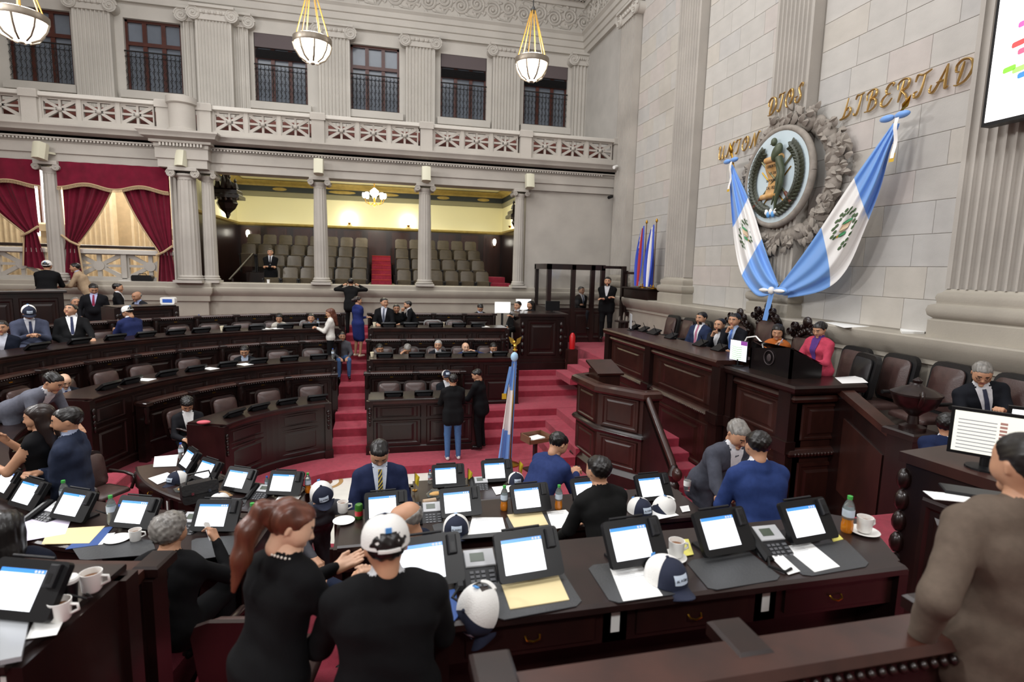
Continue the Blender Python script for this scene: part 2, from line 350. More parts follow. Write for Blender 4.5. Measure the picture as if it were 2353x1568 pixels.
def ionic(w, d, z, h=.42, vr=.2):
    q = M(); q.bbox((-w/2-.12, -d-.14, z+h-.09), (w/2+.12, .02, z+h), .015); q.box((-w/2-.02, -d-.06, z+h-.24), (w/2+.02, .02, z+h-.09)); q.box((-w/2-.02, -d-.03, z), (w/2+.02, .02, z+h-.24))
    for i in range(6): q.ell((-w/2+.1+(w-.2)*i/5, -d-.06, z+h-.2), (.045, .05, .06), 8, 6)
    for sx in (-1, 1):
        v = volute(vr); mt = Matrix.Translation((sx*(w/2+.03), -d-.02, z+h-.26)) @ Matrix.Scale(sx, 4, (1, 0, 0)); q.cat(v, mt)
        q.tube([(sx*(w/2+.03), -d-.03, z+h-.26), (sx*(w/2+.03), 0, z+h-.26)], vr*.85, 12)
    return q
UY = 20.4
up = struct(thing('wall_back', '', '')); del up['category']; del up['label']
WIN = [(-10.72, -9.07), (-7.66, -6.07), (-3.95, -2.33), (-.95, .66), (2.07, 3.70), (5.07, 6.73)]
WZ0, WZ1 = 8.93, 11.08
xs = -12.3; q = M()
for a, b in WIN: q.box((xs, UY, 7), (a, UY+.5, 11.6)); q.box((a, UY, 7), (b, UY+.5, WZ0)).box((a, UY, WZ1), (b, UY+.5, 11.6)); xs = b
q.box((xs, UY, 7), (8, UY+.5, 11.6)); wpart(q, 'masonry', STONEL, 0, up)
def upil(x, w, n, d=.28):
    pil = pilaster(w, d, n, 7.4, 11.12).cat(wrap(w, d, base_prof(7.02, .42)))
    wpart(pil.xf(Matrix.Translation((x, UY, 0))), 'pilaster', STONEL, 40, up)
    wpart(ionic(w, d, 11.1).xf(Matrix.Translation((x, UY, 0))), 'capital', STONEL, 40, up)
for x, w in ((-8.4, 1.0), (-1.45, .98), (1.36, .98), (4.37, .98), (7.16, .6)): upil(x, w, 8 if w > .7 else 4)
upil(-5.0, 1.02, 10, .5); 
for sx in (-1, 1): upil(-5.0+sx*.72, .42, 3, .22)
# upper entablature, frieze, dentils along back and right wall
pathE = [(-12, UY), (7.4, UY), (7.4, -4.6)]
wpart(M().sweep(pathE, [(-.12, 11.52), (-.12, 11.72), (-.17, 11.74), (-.17, 11.94), (-.22, 11.96), (-.22, 12.12), (-.3, 12.2), (-.3, 12.24), (.2, 12.24), (.2, 11.52)]), 'architrave', STONEL, 30, up)
wpart(M().sweep(pathE, [(-.12, 12.24), (-.12, 13.14), (.2, 13.14), (.2, 12.24)]), 'frieze', STONEL, 0, up)
wpart(M().sweep(pathE, [(-.2, 13.1), (-.24, 13.2), (-.24, 13.45), (-.5, 13.5), (-.55, 13.7), (-.75, 13.85), (-.8, 14.1), (.2, 14.1), (.2, 13.1)]), 'cornice', STONEL, 30, up)
q = M()
for i in range(120): q.box((-10+i*.145, UY-.4, 13.24), (-9.92+i*.145, UY-.22, 13.44))
for i in range(60): q.box((7.0, UY-.3-i*.145, 13.24), (7.18, UY-.38-i*.145, 13.44))
o = wpart(q, 'dentil_band', STONEL, 0, up); o['kind'] = 'stuff'
def scroll():
    q = M()
    for k, (cx, sg) in enumerate(((.28, 1), (.84, -1))):
        cz = .45+.06*sg; P = []
        for i in range(30): t = i/29; a = sg*(-2.2+t*2.2*2*math.pi); r = .28*(1-.82*t); P.append((cx+r*math.cos(a), -.02, cz+sg*0+r*math.sin(a)))
        q.tube(P, [.045*(1-.5*i/29) for i in range(30)], 5); q.ell((cx, -.03, cz), (.06, .05, .06), 8, 6)
        for i in range(7):
            a = i*.9; q.ell((cx+.33*math.cos(a), -.015, cz+.33*math.sin(a)), (.09, .03, .045), 7, 5, mt=Matrix.Rotation(-a-.6, 4, 'Y'))
    q.tube([(0, -.01, .12), (.28, -.01, .08), (.56, -.01, .5), (.84, -.01, .86), (1.12, -.01, .82)], .035, 5)
    return q
SCR = scroll().mesh('relief_scroll', STONEL, 60)
for i in range(15): link('relief_scroll', SCR, up, (-9.3+i*1.12, UY-.12, 12.25))
for i in range(6):
    o = link('relief_scroll', SCR, up, (7.28, UY-.4-i*1.12, 12.25), -math.pi/2)
# windows
def grille(w, h):
    q = M(); n = 13
    q.tube([(-w/2, 0, h), (w/2, 0, h)], .022, 6); q.tube([(-w/2, 0, .04), (w/2, 0, .04)], .014, 5); q.tube([(-w/2, 0, h-.16), (w/2, 0, h-.16)], .01, 4)
    for i in range(n):
        x = -w/2+w*(i+.5)/n; q.tube([(x, 0, 0), (x, 0, h)], .009, 4)
        for j in range(4):
            z = .15+j*(h-.3)/4; q.tube([(x-.05, -.01, z), (x+.03, -.01, z+.1), (x-.03, -.01, z+.2), (x+.05, -.01, z+.28)], .008, 4)
    return q
GR = grille(1.6, 1.18).mesh('iron_grille', IRON)
for k, (a, b) in enumerate(WIN):
    wn = struct(thing('window_%d' % (k+1), '', '', ((a+b)/2, UY, WZ0))); del wn['category']; del wn['label']; w = b-a; h = WZ1-WZ0
    q = M().box((-w/2, .12, 0), (-w/2+.07, .26, h)).box((w/2-.07, .12, 0), (w/2, .26, h)).box((-w/2, .12, h-.07), (w/2, .26, h)).box((-w/2, .12, 0), (w/2, .26, .09)); q.obj('window_frame', WINWOOD, wn)
    for tz in (1.4,): M().box((-w/2+.07, .1, tz), (w/2-.07, .26, tz+.11)).obj('transom', WINWOOD, wn)
    for i in (1, 2): x = -w/2+w*i/3; M().box((x-.06, .13, .05), (x+.06, .25, h-.05)).obj('mullion', WINWOOD, wn)
    for i in range(3):
        for z0, z1 in ((.09, 1.4), (1.51, h-.07)):
            xa = -w/2+w*i/3+.06; M().box((xa, .2, z0), (xa+w/3-.12, .21, z1)).obj('pane', GLASSD, wn)
    link('grille', GR, wn, (0, -.03, .0), 0, (w/1.6, 1, 1))
    M().bbox((-w/2-.12, -.2, -.24), (w/2+.12, .3, 0), .02).obj('window_sill', STONEL, wn)
    if k in (2, 4, 5):
        M().box((-w/2+.02, .02, h-.42), (w/2-.02, .12, h)).obj('roller_blind', mat('grey_blind', '5b5152', .8), wn)
        q = M()
        for i in range(5): q.cb((0, .06, h-.5-i*.055), (w-.06, .015, .05), rx=.5)
        q.obj('louvre', BLACKP, wn)
# ------------------------------------------------------------------ gallery columns
def fcol(r, h, n=16, bh=.2, ch=.3):
    q = M(); N = n*4; zs = [0, .33, .66, 1]
    vs = []
    for z in zs:
        rz = r*(1-.16*z*z)
        for i in range(N):
            a = 2*math.pi*i/N; k = i % 4; rr = rz*(.93 if k == 2 else (.955 if k in (1, 3) else 1)); vs.append((rr*math.cos(a), rr*math.sin(a), bh+(h-bh-ch)*z))
    q.add(vs, [(j*N+i, j*N+(i+1) % N, (j+1)*N+(i+1) % N, (j+1)*N+i) for j in range(len(zs)-1) for i in range(N)])
    return q
def col_base(r, bh=.2): return M().box((-r*1.35, -r*1.35, 0), (r*1.35, r*1.35, bh*.35)).lathe([(r*1.05, bh*.35), (r*1.3, bh*.42), (r*1.32, bh*.55), (r*1.1, bh*.66), (r*1.16, bh*.8), (r*1.05, bh)], n=24)
def col_cap(r, h, ch=.3):
    q = M(); z = h-ch; q.lathe([(r*.86, z), (r*.86, z+ch*.2), (r*1.05, z+ch*.35), (r*1.05, z+ch*.5)], n=20); q.bbox((-r*1.3, -r*1.25, h-ch*.3), (r*1.3, r*1.25, h), .01)
    for sx in (-1, 1):
        for sy in (-1, 1):
            v = volute(r*.42, .06); q.cat(v, Matrix.Translation((sx*r*1.1, sy*(r*1.02), h-ch*.52)) @ Matrix.Scale(sx, 4, (1, 0, 0)) @ Matrix.Scale(-sy, 4, (0, 1, 0)))
        q.tube([(sx*r*1.1, -r, h-ch*.52), (sx*r*1.1, 0, h-ch*.52), (sx*r*1.1, r, h-ch*.52)], [r*.4, r*.28, r*.4], 10)
    return q
CH = 6.15-3.14
def column(x, r, y=BY+.05, z=3.14, h=CH, par=None):
    for nm, q, sm in (('column_shaft', fcol(r, h), 25), ('column_base', col_base(r), 35), ('column_capital', col_cap(r, h), 40)):
        o = q.obj(nm, STONE, par or wb, sm); o.location = (x, y, z)
for x, r in ((-8.22, .2), (-4.57, .175), (-1.67, .2), (1.28, .2)): column(x, r)
column(-5.03, .26, BY-.12); column(4.18, .17); column(-11.2, .2)
wpart(pilaster(.5, .2, 4, 3.15, 6.15).xf(Matrix.Translation((-5.2, BY+.12, 0))), 'pilaster', STONE, 30)
# ------------------------------------------------------------------ right wall
RX = 7.4
wr = struct(thing('wall_right', '', '')); del wr['category']; del wr['label']
wpart(M().box((RX+.006, -4.6, -.1), (RX+.3, 21, 15.5)), 'backing', MORTAR, 0, wr)
ROT = Matrix.Rotation(-math.pi/2, 4, 'Z')
PILS = [(16.25, 1.0), (12.72, 1.0), (9.08, .95), (5.27, 1.0), (1.6, 1.0)]
for y, w in PILS:
    T = Matrix.Translation((RX, y, 0)) @ ROT
    wpart(pilaster(w, .22, 8, 3.62, 11.12).xf(T), 'pilaster', STONE, 40, wr)
    wpart(wrap(w, .22, base_prof(2.97, .65)).xf(T), 'pilaster_base', STONED, 40, wr)
    wpart(ionic(w, .22, 11.1).xf(T), 'capital', STONEL, 40, wr)
BM = M().add([(0, 0, 0), (0, 1, 0), (0, 1, 1), (0, 0, 1), (-.8, .003, .005), (-.8, .997, .005), (-.8, .997, .995), (-.8, .003, .995), (-1, .01, .016), (-1, .99, .016), (-1, .99, .984), (-1, .01, .984)],
             [(0, 1, 5, 4), (1, 2, 6, 5), (2, 3, 7, 6), (3, 0, 4, 7), (4, 5, 9, 8), (5, 6, 10, 9), (6, 7, 11, 10), (7, 4, 8, 11), (8, 9, 10, 11)])
BMESH = [BM.mesh('stone_block', b) for b in BLOCKS]
bays = [(13.24, 15.72, 11.6), (9.57, 12.2, 10.8), (5.79, 8.58, 8.7), (2.12, 4.75, 6.6)]
nb = 0
for (a, b, zt) in bays:
    r = 0; z = 3.0
    while z < zt and nb < 296:
        h = .453; y = a; first = True
        while y < b-.05:
            L = random.uniform(.6, .82)
            if first and r % 2: L *= .55
            first = False
            if b-(y+L) < .3: L = b-y
            link('stone_block', random.choice(BMESH), wr, (RX+.008, y+.0015, z+.0015), 0, (.012, L-.003, h-.003)); y += L; nb += 1
        z += h; r += 1
for (a, b, zt) in bays:
    if zt < 11: wpart(M().box((RX-.008, a, 3.0+math.ceil((zt-3)/.453)*.453), (RX+.05, b, 11.6)), 'upper_masonry', BLOCKS[0], 0, wr)
wpart(M().box((RX-.005, -4.6, 3), (RX+.05, 1.1, 11.6)), 'near_masonry', BLOCKS[0], 0, wr); wpart(M().box((RX-.005, 16.75, 3), (RX+.05, 21, 11.6)), 'far_masonry', BLOCKS[0], 0, wr)
wpart(M().sweep([(RX, BY), (RX, -4.6)], [(-.3, 0), (-.3, 2.6), (-.34, 2.62), (-.34, 2.68), (-.38, 2.72), (-.44, 2.84), (-.46, 2.9), (-.46, 2.96), (-.44, 2.98), (.1, 2.98), (.1, 0)]), 'dado_ledge', STONED, 40, wr)
# ------------------------------------------------------------------ public gallery behind the columns
GZ = 2.62
gl = struct(thing('wall_back', '', '')); del gl['category']; del gl['label']
struct(M().box((-5.3, BY+.4, 2.3), (5, 23.2, GZ)).obj('floor', CARPET))
GX0, GX1, GB = -5.08, 4.8, 22.3
wpart(M().box((GX0, GB, 5.14), (GX1, GB+.2, 6.9)), 'cream_wall', CREAM, 0, gl)
wpart(M().box((GX0-.2, BY+.4, 5.14), (GX0, GB+.2, 6.9)), 'cream_wall', CREAM, 0, gl); wpart(M().box((GX1, BY+.4, 5.14), (GX1+.2, GB+.2, 6.9)), 'cream_wall', CREAM, 0, gl)
wpart(M().box((GX0, GB-.02, 2.5), (GX1, GB+.2, 5.14)), 'wood_dado', WOOD, 0, gl); wpart(M().box((GX0-.2, BY+.4, 2.5), (GX0+.02, GB, 5.14)), 'wood_dado', WOOD, 0, gl); wpart(M().box((GX1-.02, BY+.4, 2.5), (GX1+.2, GB, 5.14)), 'wood_dado', WOOD, 0, gl)
pthG = [(GX0, BY+.4), (GX0, GB), (GX1, GB), (GX1, BY+.4)]
wpart(M().sweep(pthG, [(-.0, 5.05), (-.1, 5.1), (-.12, 5.16), (0, 5.18)]), 'dado_rail', GOLDP, 0, gl)
wpart(M().sweep(pthG, [(0, 6.12), (-.04, 6.14), (-.04, 6.3), (0, 6.32)]), 'picture_band', mat('grey_band', '8f8b72', .7), 0, gl)
wpart(M().sweep(pthG, [(0, 6.32), (-.02, 6.32), (-.02, 6.5), (0, 6.5)]), 'painted_frieze', TEALP, 0, gl)
wpart(M().sweep(pthG, [(0, 6.5), (-.06, 6.5), (-.08, 6.56), (-.2, 6.6), (-.3, 6.68), (0, 6.7)]), 'gilt_cove', GOLDP, 30, gl)
for x in (-3.6, -1.4, .2, 2.4, 4.0): wpart(M().ell((x, GB-.03, 6.41), (.5 if int(x*10) % 4 else .25, .02, .065), 14, 6), 'gilt_ornament', GOLDP, 60, gl)
struct(M().box((GX0-.2, BY+.4, 6.7), (GX1+.2, GB+.2, 6.98)).obj('ceiling', CREAM))
for i in range(11):
    x = GX0+.45+i*.9; wpart(M().bbox((-.34, 0, 0), (.34, .02, 1.7), .0).box((-.24, -.02, .1), (.24, 0, 1.6)).xf(Matrix.Translation((x, GB-.04, 3.3))), 'wall_panel', WOODR, 0, gl)
# gallery risers and stairs
for k in range(4):
    wpart(M().box((-4.2, 17.62+.86*k, GZ), (-.38, GB, GZ+.06+.36*k)), 'seat_riser', WOOD, 0, gl); wpart(M().box((.42, 17.62+.86*k, GZ), (3.55, GB, GZ+.06+.36*k)), 'seat_riser', WOOD, 0, gl)
stp = struct(thing('floor', '', '')); del stp['category']; del stp['label']
OCAR = mat('orange_edge_carpet', 'b3402e', .9)
for i in range(9):
    M().box((-.3, 17.6+.34*i, GZ), (.34, GB-1.3, GZ+.16*(i+1))).obj('step', CARPET, stp); M().box((-.3, 17.59+.34*i, GZ+.16*(i+1)-.012), (.34, 17.7+.34*i, GZ+.16*(i+1)+.006)).obj('stair_nosing', OCAR, stp)
for i in range(4): M().box((3.62, 17.7+.4*i, GZ), (4.5-.1*i, 19.6, GZ+.2*(i+1))).obj('step', CARPET, stp)
for x in (-.36, .4): M().box((x-.04, 17.5, GZ), (x+.04, 20.6, GZ+.5)).obj('stair_cheek', mat('olive_wood', '6b6044', .5), stp)
M().tube([(-4.3, 17.6, 3.2), (-4.0, 19.4, 4.0)], .03).tube([(-4.2, 17.6, GZ), (-4.2, 17.6, 3.25)], .04).obj('handrail', WOOD, stp)
def gseat():
    t = thing('gallery_seat', '', 'seat', (0, 0, 0), 0, 'theatre seats in the public gallery')
    def back(u, v):
        a = (u-.5)*2; x = a*.215*(1-.04*v); y = .02+.10*v-.03*(1-a*a); r = .05
        z = .42+.5*v-(.05*max(0, abs(a)-.75)/.25 if v > .9 else 0); return (x, y, z)
    q = M(); q.grid(back, 9, 7); q.grid(lambda u, v: (back(u, v)[0], back(u, v)[1]+.06, back(u, v)[2]), 9, 7)
    k = 63
    rim = [i for i in range(9)]+[j*9+8 for j in range(1, 7)]+[54+i for i in range(7, -1, -1)]+[j*9 for j in range(5, 0, -1)]
    q.f += [(rim[i], rim[(i+1) % len(rim)], rim[(i+1) % len(rim)]+k, rim[i]+k) for i in range(len(rim))]; q.m += [0]*len(rim)
    q.obj('backrest', LEATHG, t, 50)
    M().cb((0, -.04, .4), (.4, .08, .42), rx=.15).obj('seat_pad', LEATHG, t)
    for sx in (-1, 1): M().box((sx*.228-.015, -.1, .02), (sx*.228+.015, .1, .55)).box((sx*.228-.02, -.22, .55), (sx*.228+.02, .1, .59)).obj('arm', IRON, t)
    return t
g0 = gseat(); used = False
rown = ['front', 'second', 'third', 'back']
# rows left block: x of aisle seat toward the left; right block toward the right
for r in range(4):
    for side, cnt, xa, sp in (('left', (6, 6, 8, 8)[r], -.66, -.505), ('right', 6, .72, .505)):
        for i in range(cnt):
            x = xa+sp*i; y = 17.95+.86*r; z = GZ+.06+.36*r
            lab = '%s leather seat from the red stairs in the %s row of the gallery, %s block' % (ORD[i], rown[r], side)
            if not used: o = g0; used = True; o.location = (x, y, z); o['label'] = lab
            else: dup(g0, (x, y, z), 0, lab)
# chandelier
def chandelier(loc):
    t = thing('chandelier', 'lit crystal chandelier hanging in the public gallery', 'chandelier', loc)
    M().tube([(0, 0, .45), (0, 0, -.3)], .02).lathe([(.0, -.36), (.05, -.3), (.02, -.24), (.06, .1), (.02, .2)], n=10).obj('stem', BRASS, t, 40); M().tube([(0, 0, .45), (0, 0, 6.7-loc[2])], .008, 5).obj('chain', BRASS, t)
    for i in range(8):
        a = i*math.pi/4; c, s = math.cos(a), math.sin(a)
        ar = M().tube([(.02*c, .02*s, -.2), (.15*c, .15*s, -.26), (.28*c, .28*s, -.2), (.34*c, .34*s, -.06)], .012, 6).obj('arm', BRASS, t)
        M().lathe([(.03, 0), (.06, .05), (.065, .12), (.05, .17)], (.34*c, .34*s, -.05), 10).obj('glass_shade', LAMPG, ar, 60)
    M().lathe([(.02, .3), (.14, .2), (.16, .1), (.06, 0)], n=12).obj('crystal_crown', mat('lit_crystal', 'fff3d0', .3, emit=4), t, 40)
chandelier((-.2, 20.0, 6.05))
l = bpy.data.lights.new('chandelier_bulbs', 'POINT'); l.energy = 70; l.color = (1, .94, .78); l.shadow_soft_size = .35; lo_ = bpy.data.objects.new('chandelier_bulbs', l); COL.objects.link(lo_); lo_.location = (-.2, 20.0, 5.6)
# unseen fill lamps added out of frame to brighten the lower walls
def fill_light(loc, aim, power, lab):
    t = thing('fill_lamp', lab, 'fill_lamp', loc); d = (Vector(aim)-Vector(loc)).normalized(); q = d.to_track_quat('-Z', 'Y'); t.rotation_mode = 'QUATERNION'; t.rotation_quaternion = q
    M().box((-.8, -.5, .02), (.8, .5, .3)).obj('housing', BLACKP, t); M().tube([(-.85, 0, .15), (-.85, -.9, .15), (.85, -.9, .15), (.85, 0, .15)], .03, 6).obj('yoke', IRON, t)
    l = bpy.data.lights.new('fill_lamp_panel', 'AREA'); l.shape = 'RECTANGLE'; l.size = 1.5; l.size_y = .9; l.energy = power; o = bpy.data.objects.new('fill_lamp_panel', l); COL.objects.link(o); o.parent = t; o.location = (0, 0, 0)
fill_light((-9.6, 3.0, 8.6), (7, 8, 4.2), 480, 'added fill lamp out of frame at the left, near one'); fill_light((-9.6, 9.5, 8.6), (7, 8, 4.0), 480, 'added fill lamp out of frame at the left, far one')
fill_light((-5.0, -3.4, 8.6), (-2, 14, 2.5), 330, 'added fill lamp out of frame behind the camera, left one'); fill_light((3.0, -3.4, 8.6), (1.5, 14, 2.5), 330, 'added fill lamp out of frame behind the camera, right one')
# carved pagoda canopies
def canopy(x, y, z, sx, lab):
    t = thing('carved_canopy', lab, 'canopy', (x, y, z))
    q = M().lathe([(0, -.55), (.05, -.5), (.06, -.42), (.1, -.36), (.22, -.25), (.3, -.1), (.26, 0), (.34, .04)], n=8); q.obj('bracket', WOOD, t)
    M().bbox((-.42, -.42, .04), (.42, .42, .16), .03).bbox((-.36, -.36, .16), (.36, .36, .3), .03).obj('roof_tier', WOOD, t)
    for i in range(6): M().ell((-.35+.14*i, -.43, .0), (.03, .03, .05), 8, 6).obj('pendant_drop', WOODR, t)
    for i in range(5):
        h = .3+.16*(2-abs(i-2)); M().lathe([(.09, 0), (.06, h*.4), (.02, h*.6), (.05, h*.7), (0, h)], (-.32+.16*i, -.34, .3), 6).obj('finial', WOOD, t)
    M().box((-.06, -.06, .3), (.06, .06, 1.15)).obj('hanger', WOOD, t)
canopy(-4.45, 18.4, 5.55, 1, 'carved dark wood canopy hanging at the left end of the gallery')
canopy(4.55, 18.3, 5.35, -1, 'carved dark wood canopy hanging at the right end of the gallery')
for i, (x, y) in enumerate(((-4.95, 20.6), (-1.15, 22.2), (1.05, 22.2), (4.68, 20.4))):
    t = thing('wall_sconce', '%s small brass uplight from the left on the cream gallery wall' % ORD[i], 'lamp', (x, y, 5.3)); M().lathe([(.02, -.08), (.07, 0), (.065, 0), (.02, -.06)], n=12, cap=False).obj('cup', BRASS, t, 50)
    l = bpy.data.lights.new('sconce_bulb', 'POINT'); l.energy = 16; l.color = (1, .95, .8); l.shadow_soft_size = .05; o = bpy.data.objects.new('sconce_bulb', l); COL.objects.link(o); o.parent = t; o.location = (0, -.08 if y > 22 else 0, .12); 
WLAMP = mat('lit_wall_lamp', 'fff8e8', .4, emit=5)
for x, y in ((-4.7, 22.1), (4.45, 22.1)):
    t = thing('wall_lamp', 'small lit wall lamp on the gallery panelling, %s corner' % ('left' if x < 0 else 'right'), 'lamp', (x, y, 4.75)); M().lathe([(.03, -.12), (.07, 0), (.06, .1), (.02, .14)], n=10).obj('shade', WLAMP, t, 50); M().tube([(0, .1, -.2), (0, 0, -.12)], .02).obj('bracket', BRASS, t)
t = thing('paper_cup', 'white paper cup on the gallery ledge left of the first column', 'cup', tuple(oy(617, 660, BY)[:2])+(3.15,)); M().lathe([(.032, 0), (.042, .1), (.044, .105), (.038, .105), (.03, .01)], n=14).obj('cup_body', WHITE, t, 40)
# ------------------------------------------------------------------ curtained corridor on the left
CREAMS = mat('warm_lit_stone', 'cbb898', .8, var=.1)
cr = struct(thing('wall_back', '', '')); del cr['category']; del cr['label']
wpart(M().box((-12, 21.2, 2.3), (-5.3, 21.5, 7)), 'corridor_wall', CREAMS, 0, cr); struct(M().box((-12, BY+.4, 2.3), (-5.3, 21.5, 2.9)).obj('floor', STONE))
for x in (-11, -8.75, -7.1):
    wpart(pilaster(1.15, .3, 7, 2.9, 6.9).xf(Matrix.Translation((x, 20.4, 0))), 'pilaster', CREAMS, 40, cr)
for x in (-9.6, -6.35): wpart(M().box((x-.3, 19.6, 2.9), (x+.3, 20.2, 4.5)).bbox((x-.4, 19.5, 4.5), (x+.4, 20.3, 4.75), .05).ell((x, 19.55, 4.2), (.16, .06, .16), 12, 8), 'pedestal', CREAMS, 0, cr)
wpart(M().box((-5.35, BY+.4, 2.3), (-5.25, 21.5, 7)), 'side_wall', CREAMS, 0, cr)
for k, (x0, x1) in enumerate(((-10.9, -10.0), (-7.2, -5.5))):
    wn = struct(thing('window_%d' % (7+k), '', '')); del wn['category']; del wn['label']
    M().box((x0, 20.9, 4.4), (x1, 21.15, 6.6)).obj('pane', DAYW, wn)
    for x in (x0, (x0+x1)/2, x1): M().box((x-.03, 20.8, 4.4), (x+.03, 20.9, 6.6)).obj('mullion', WINWOOD, wn)
M().tube([(-12, 17.6, 4.05), (-5.3, 17.6, 4.05)], .045).obj('handrail', WOOD, cr)
PAN2 = star_panel(.98, .66, .1, .07).mesh('balustrade_panel', STONE)
lb = struct(thing('trim_2', '', '')); del lb['category']; del lb['label']
for a, b in ((-12, -8.5), (-7.95, -5.5)):
    wpart(M().box((a, BY+.1, 3.15), (b, BY+.32, 3.22)), 'base_course', STONE, 0, lb); wpart(M().bbox((a, BY+.06, 3.86), (b, BY+.36, 3.98), .02), 'top_rail', STONEL, 0, lb)
    n = 3 if b < -8 else 2; w3 = (b-a)/n
    for i in range(n):
        c = a+w3*(i+.5); link('panel', PAN2, lb, (c, BY+.21, 3.22), 0, ((w3-.12)/.98, 1, .98)); M().lathe([(0, 0), (.13, 0), (.13, .06), (0, .06)], n=16, cap=False).xf(Matrix.Translation((c, BY+.2, 3.54)) @ Matrix.Rotation(math.pi/2, 4, 'X')).obj('boss', STONE, lb)
        wpart(M().box((a+w3*i-.06, BY+.1, 3.2), (a+w3*i+.06, BY+.32, 3.9)), 'baluster_block', STONE, 0, lb)
wpart(M().box((-7.98, BY+.08, 3.15), (-7.72, BY+.34, 3.98)), 'post', STONE, 0, lb)
def curtain(x0, x1, xt, ztie, zb, lab, lean):
    """panel hung from x0..x1 at the top, gathered at xt (tie) then falling to zb"""
    t = thing('curtain', lab, 'curtain', (0, BY+.02, 3.1))
    zt = 6.02-3.1; zk = ztie-3.1; zbb = zb-3.1
    def fn(u, v):
        z = zt+(zk-zt)*v; e = v**1.5; hw = .16
        xa = x0+(xt-hw-x0)*e if lean != 'L' else x0+(xt-hw-x0)*min(1, v*1.0)**3
        xb = x1+(xt+hw-x1)*e if lean != 'R' else x1+(xt+hw-x1)*v**3
        x = xa+(xb-xa)*u; return (x, .06*math.sin(u*26)*(1-.4*v)+.02*math.sin(u*61+v*3), z+.12*v*v*(abs(u-.5)*0))
    M().grid(fn, 70, 18).obj('drape', CURT, t, 180)
    def f2(u, v):
        z = zk+(zbb-zk)*v; w = .15+.13*v; x = xt-w+2*w*u+(.05*v if lean == 'R' else -.05*v); return (x, .05*math.sin(u*24), z-(.12*u*v if lean == 'R' else .12*(1-u)*v))
    M().grid(f2, 50, 8).obj('tail', CURT, t, 180)
    P = [(xt-.2, -.07, zk+(.16 if lean == 'L' else -.1)), (xt, -.1, zk), (xt+.2, -.07, zk+(.16 if lean == 'R' else -.1))]
    M().tube(P, .03, 6).obj('tieback', FRINGE, t)
    edge = [fn(0 if lean == 'R' else 1, j/17) for j in range(18)]+[f2(0 if lean == 'R' else 1, j/7) for j in range(1, 8)]
    M().tube([(p[0], p[1]-.02, p[2]) for p in edge], .02, 5).obj('fringe', FRINGE, t)
    return t
curtain(-7.98, -6.72, -7.85, 4.15, 3.2, 'crimson velvet curtain right of the thin left column, gathered left', 'L')
curtain(-6.70, -5.5, -5.68, 3.95, 3.1, 'crimson velvet curtain gathered beside the thick stone pier', 'R')
curtain(-10.2, -8.6, -8.75, 4.35, 3.5, 'crimson velvet curtain at the left edge of the photo', 'R')
def valance(x0, x1, lab):
    t = thing('curtain_valance', lab, 'valance', (0, BY-.11, 5.7))
    zb = lambda u: -.06-.1*abs(math.sin(u*math.pi*1.0))*0-.12*(math.cos(u*4*math.pi)*.5+.5)
    M().grid(lambda u, v: (x0+(x1-x0)*u, .02*math.sin(u*40), .46+(zb(u)-.46)*v), 60, 4).obj('cloth', CURT, t, 180)
    M().tube([(x0+(x1-x0)*i/40, -.02, zb(i/40)) for i in range(41)], .018, 5).obj('fringe_cord', FRINGE, t)
    q = M()
    for i in range(90): u = i/89; x = x0+(x1-x0)*u; q.box((x-.008, -.025, zb(u)-.08), (x+.008, -.015, zb(u)))
    o = q.obj('fringe', FRINGE, t); o['kind'] = 'stuff'
valance(-8.02, -5.48, 'crimson valance with gold fringe above the two curtains by the pier'); valance(-11.2, -8.4, 'crimson valance with gold fringe cut by the left edge')
# ------------------------------------------------------------------ hall lamps (pendants)
def pendant(loc, ztop, r, lab):
    t = thing('pendant_lamp', lab, 'lamp', loc, 0, 'hanging hall lamps')
    M().lathe([(r, 0), (r*1.04, .03), (r*1.04, .12), (r*.9, .15), (r*.9, .1), (r*.97, .02)], n=24).obj('rim', mat('bronze_rim', '8d8376', .4, metal=.6), t, 40)
    M().lathe([(r*.97, .02), (r*.86, -.14), (r*.62, -.27), (r*.3, -.34), (.03, -.36)], n=24, cap=False).obj('glass_bowl', LAMPG, t, 80)
    for i in range(8):
        a = i*math.pi/4+.2; c, s = math.cos(a), math.sin(a)
        M().tube([(k*r*c*1.01, k*r*s*1.01, z) for k, z in ((1, .0), (.89, -.14), (.65, -.28), (.32, -.35))], .022, 5).obj('rib', MATS['bronze_rim'], t)
    M().ell((0, 0, -.37), (.05, .05, .03), 8, 6).obj('finial', MATS['bronze_rim'], t)
    for i in range(6):
        a = i*math.pi/3; M().tube([(r*.9*math.cos(a), r*.9*math.sin(a), .1), (.05*math.cos(a), .05*math.sin(a), 1.15)], .014, 5).obj('cord', mat('gold_cord', 'b98f3c', .5), t)
    M().lathe([(.03, 1.1), (.06, 1.16), (.03, 1.24)], n=10).tube([(0, 0, 1.2), (0, 0, ztop-loc[2])], .012, 5).obj('hanger', IRON, t)
    l = bpy.data.lights.new('pendant_bulb', 'POINT'); l.energy = 90; l.color = (1, .95, .86); l.shadow_soft_size = .3
    o = bpy.data.objects.new('pendant_bulb', l); COL.objects.link(o); o.parent = t; o.location = (0, 0, .32)
pendant((-1.37, 13, 8.3), 15.4, .38, 'bowl lamp on gold cords hanging before the third window'); pendant((3.41, 13, 8.4), 15.4, .38, 'bowl lamp on long cords nearest the right wall'); pendant((-6.35, 12.5, 7.98), 15.4, .42, 'bowl lamp at the upper left corner')
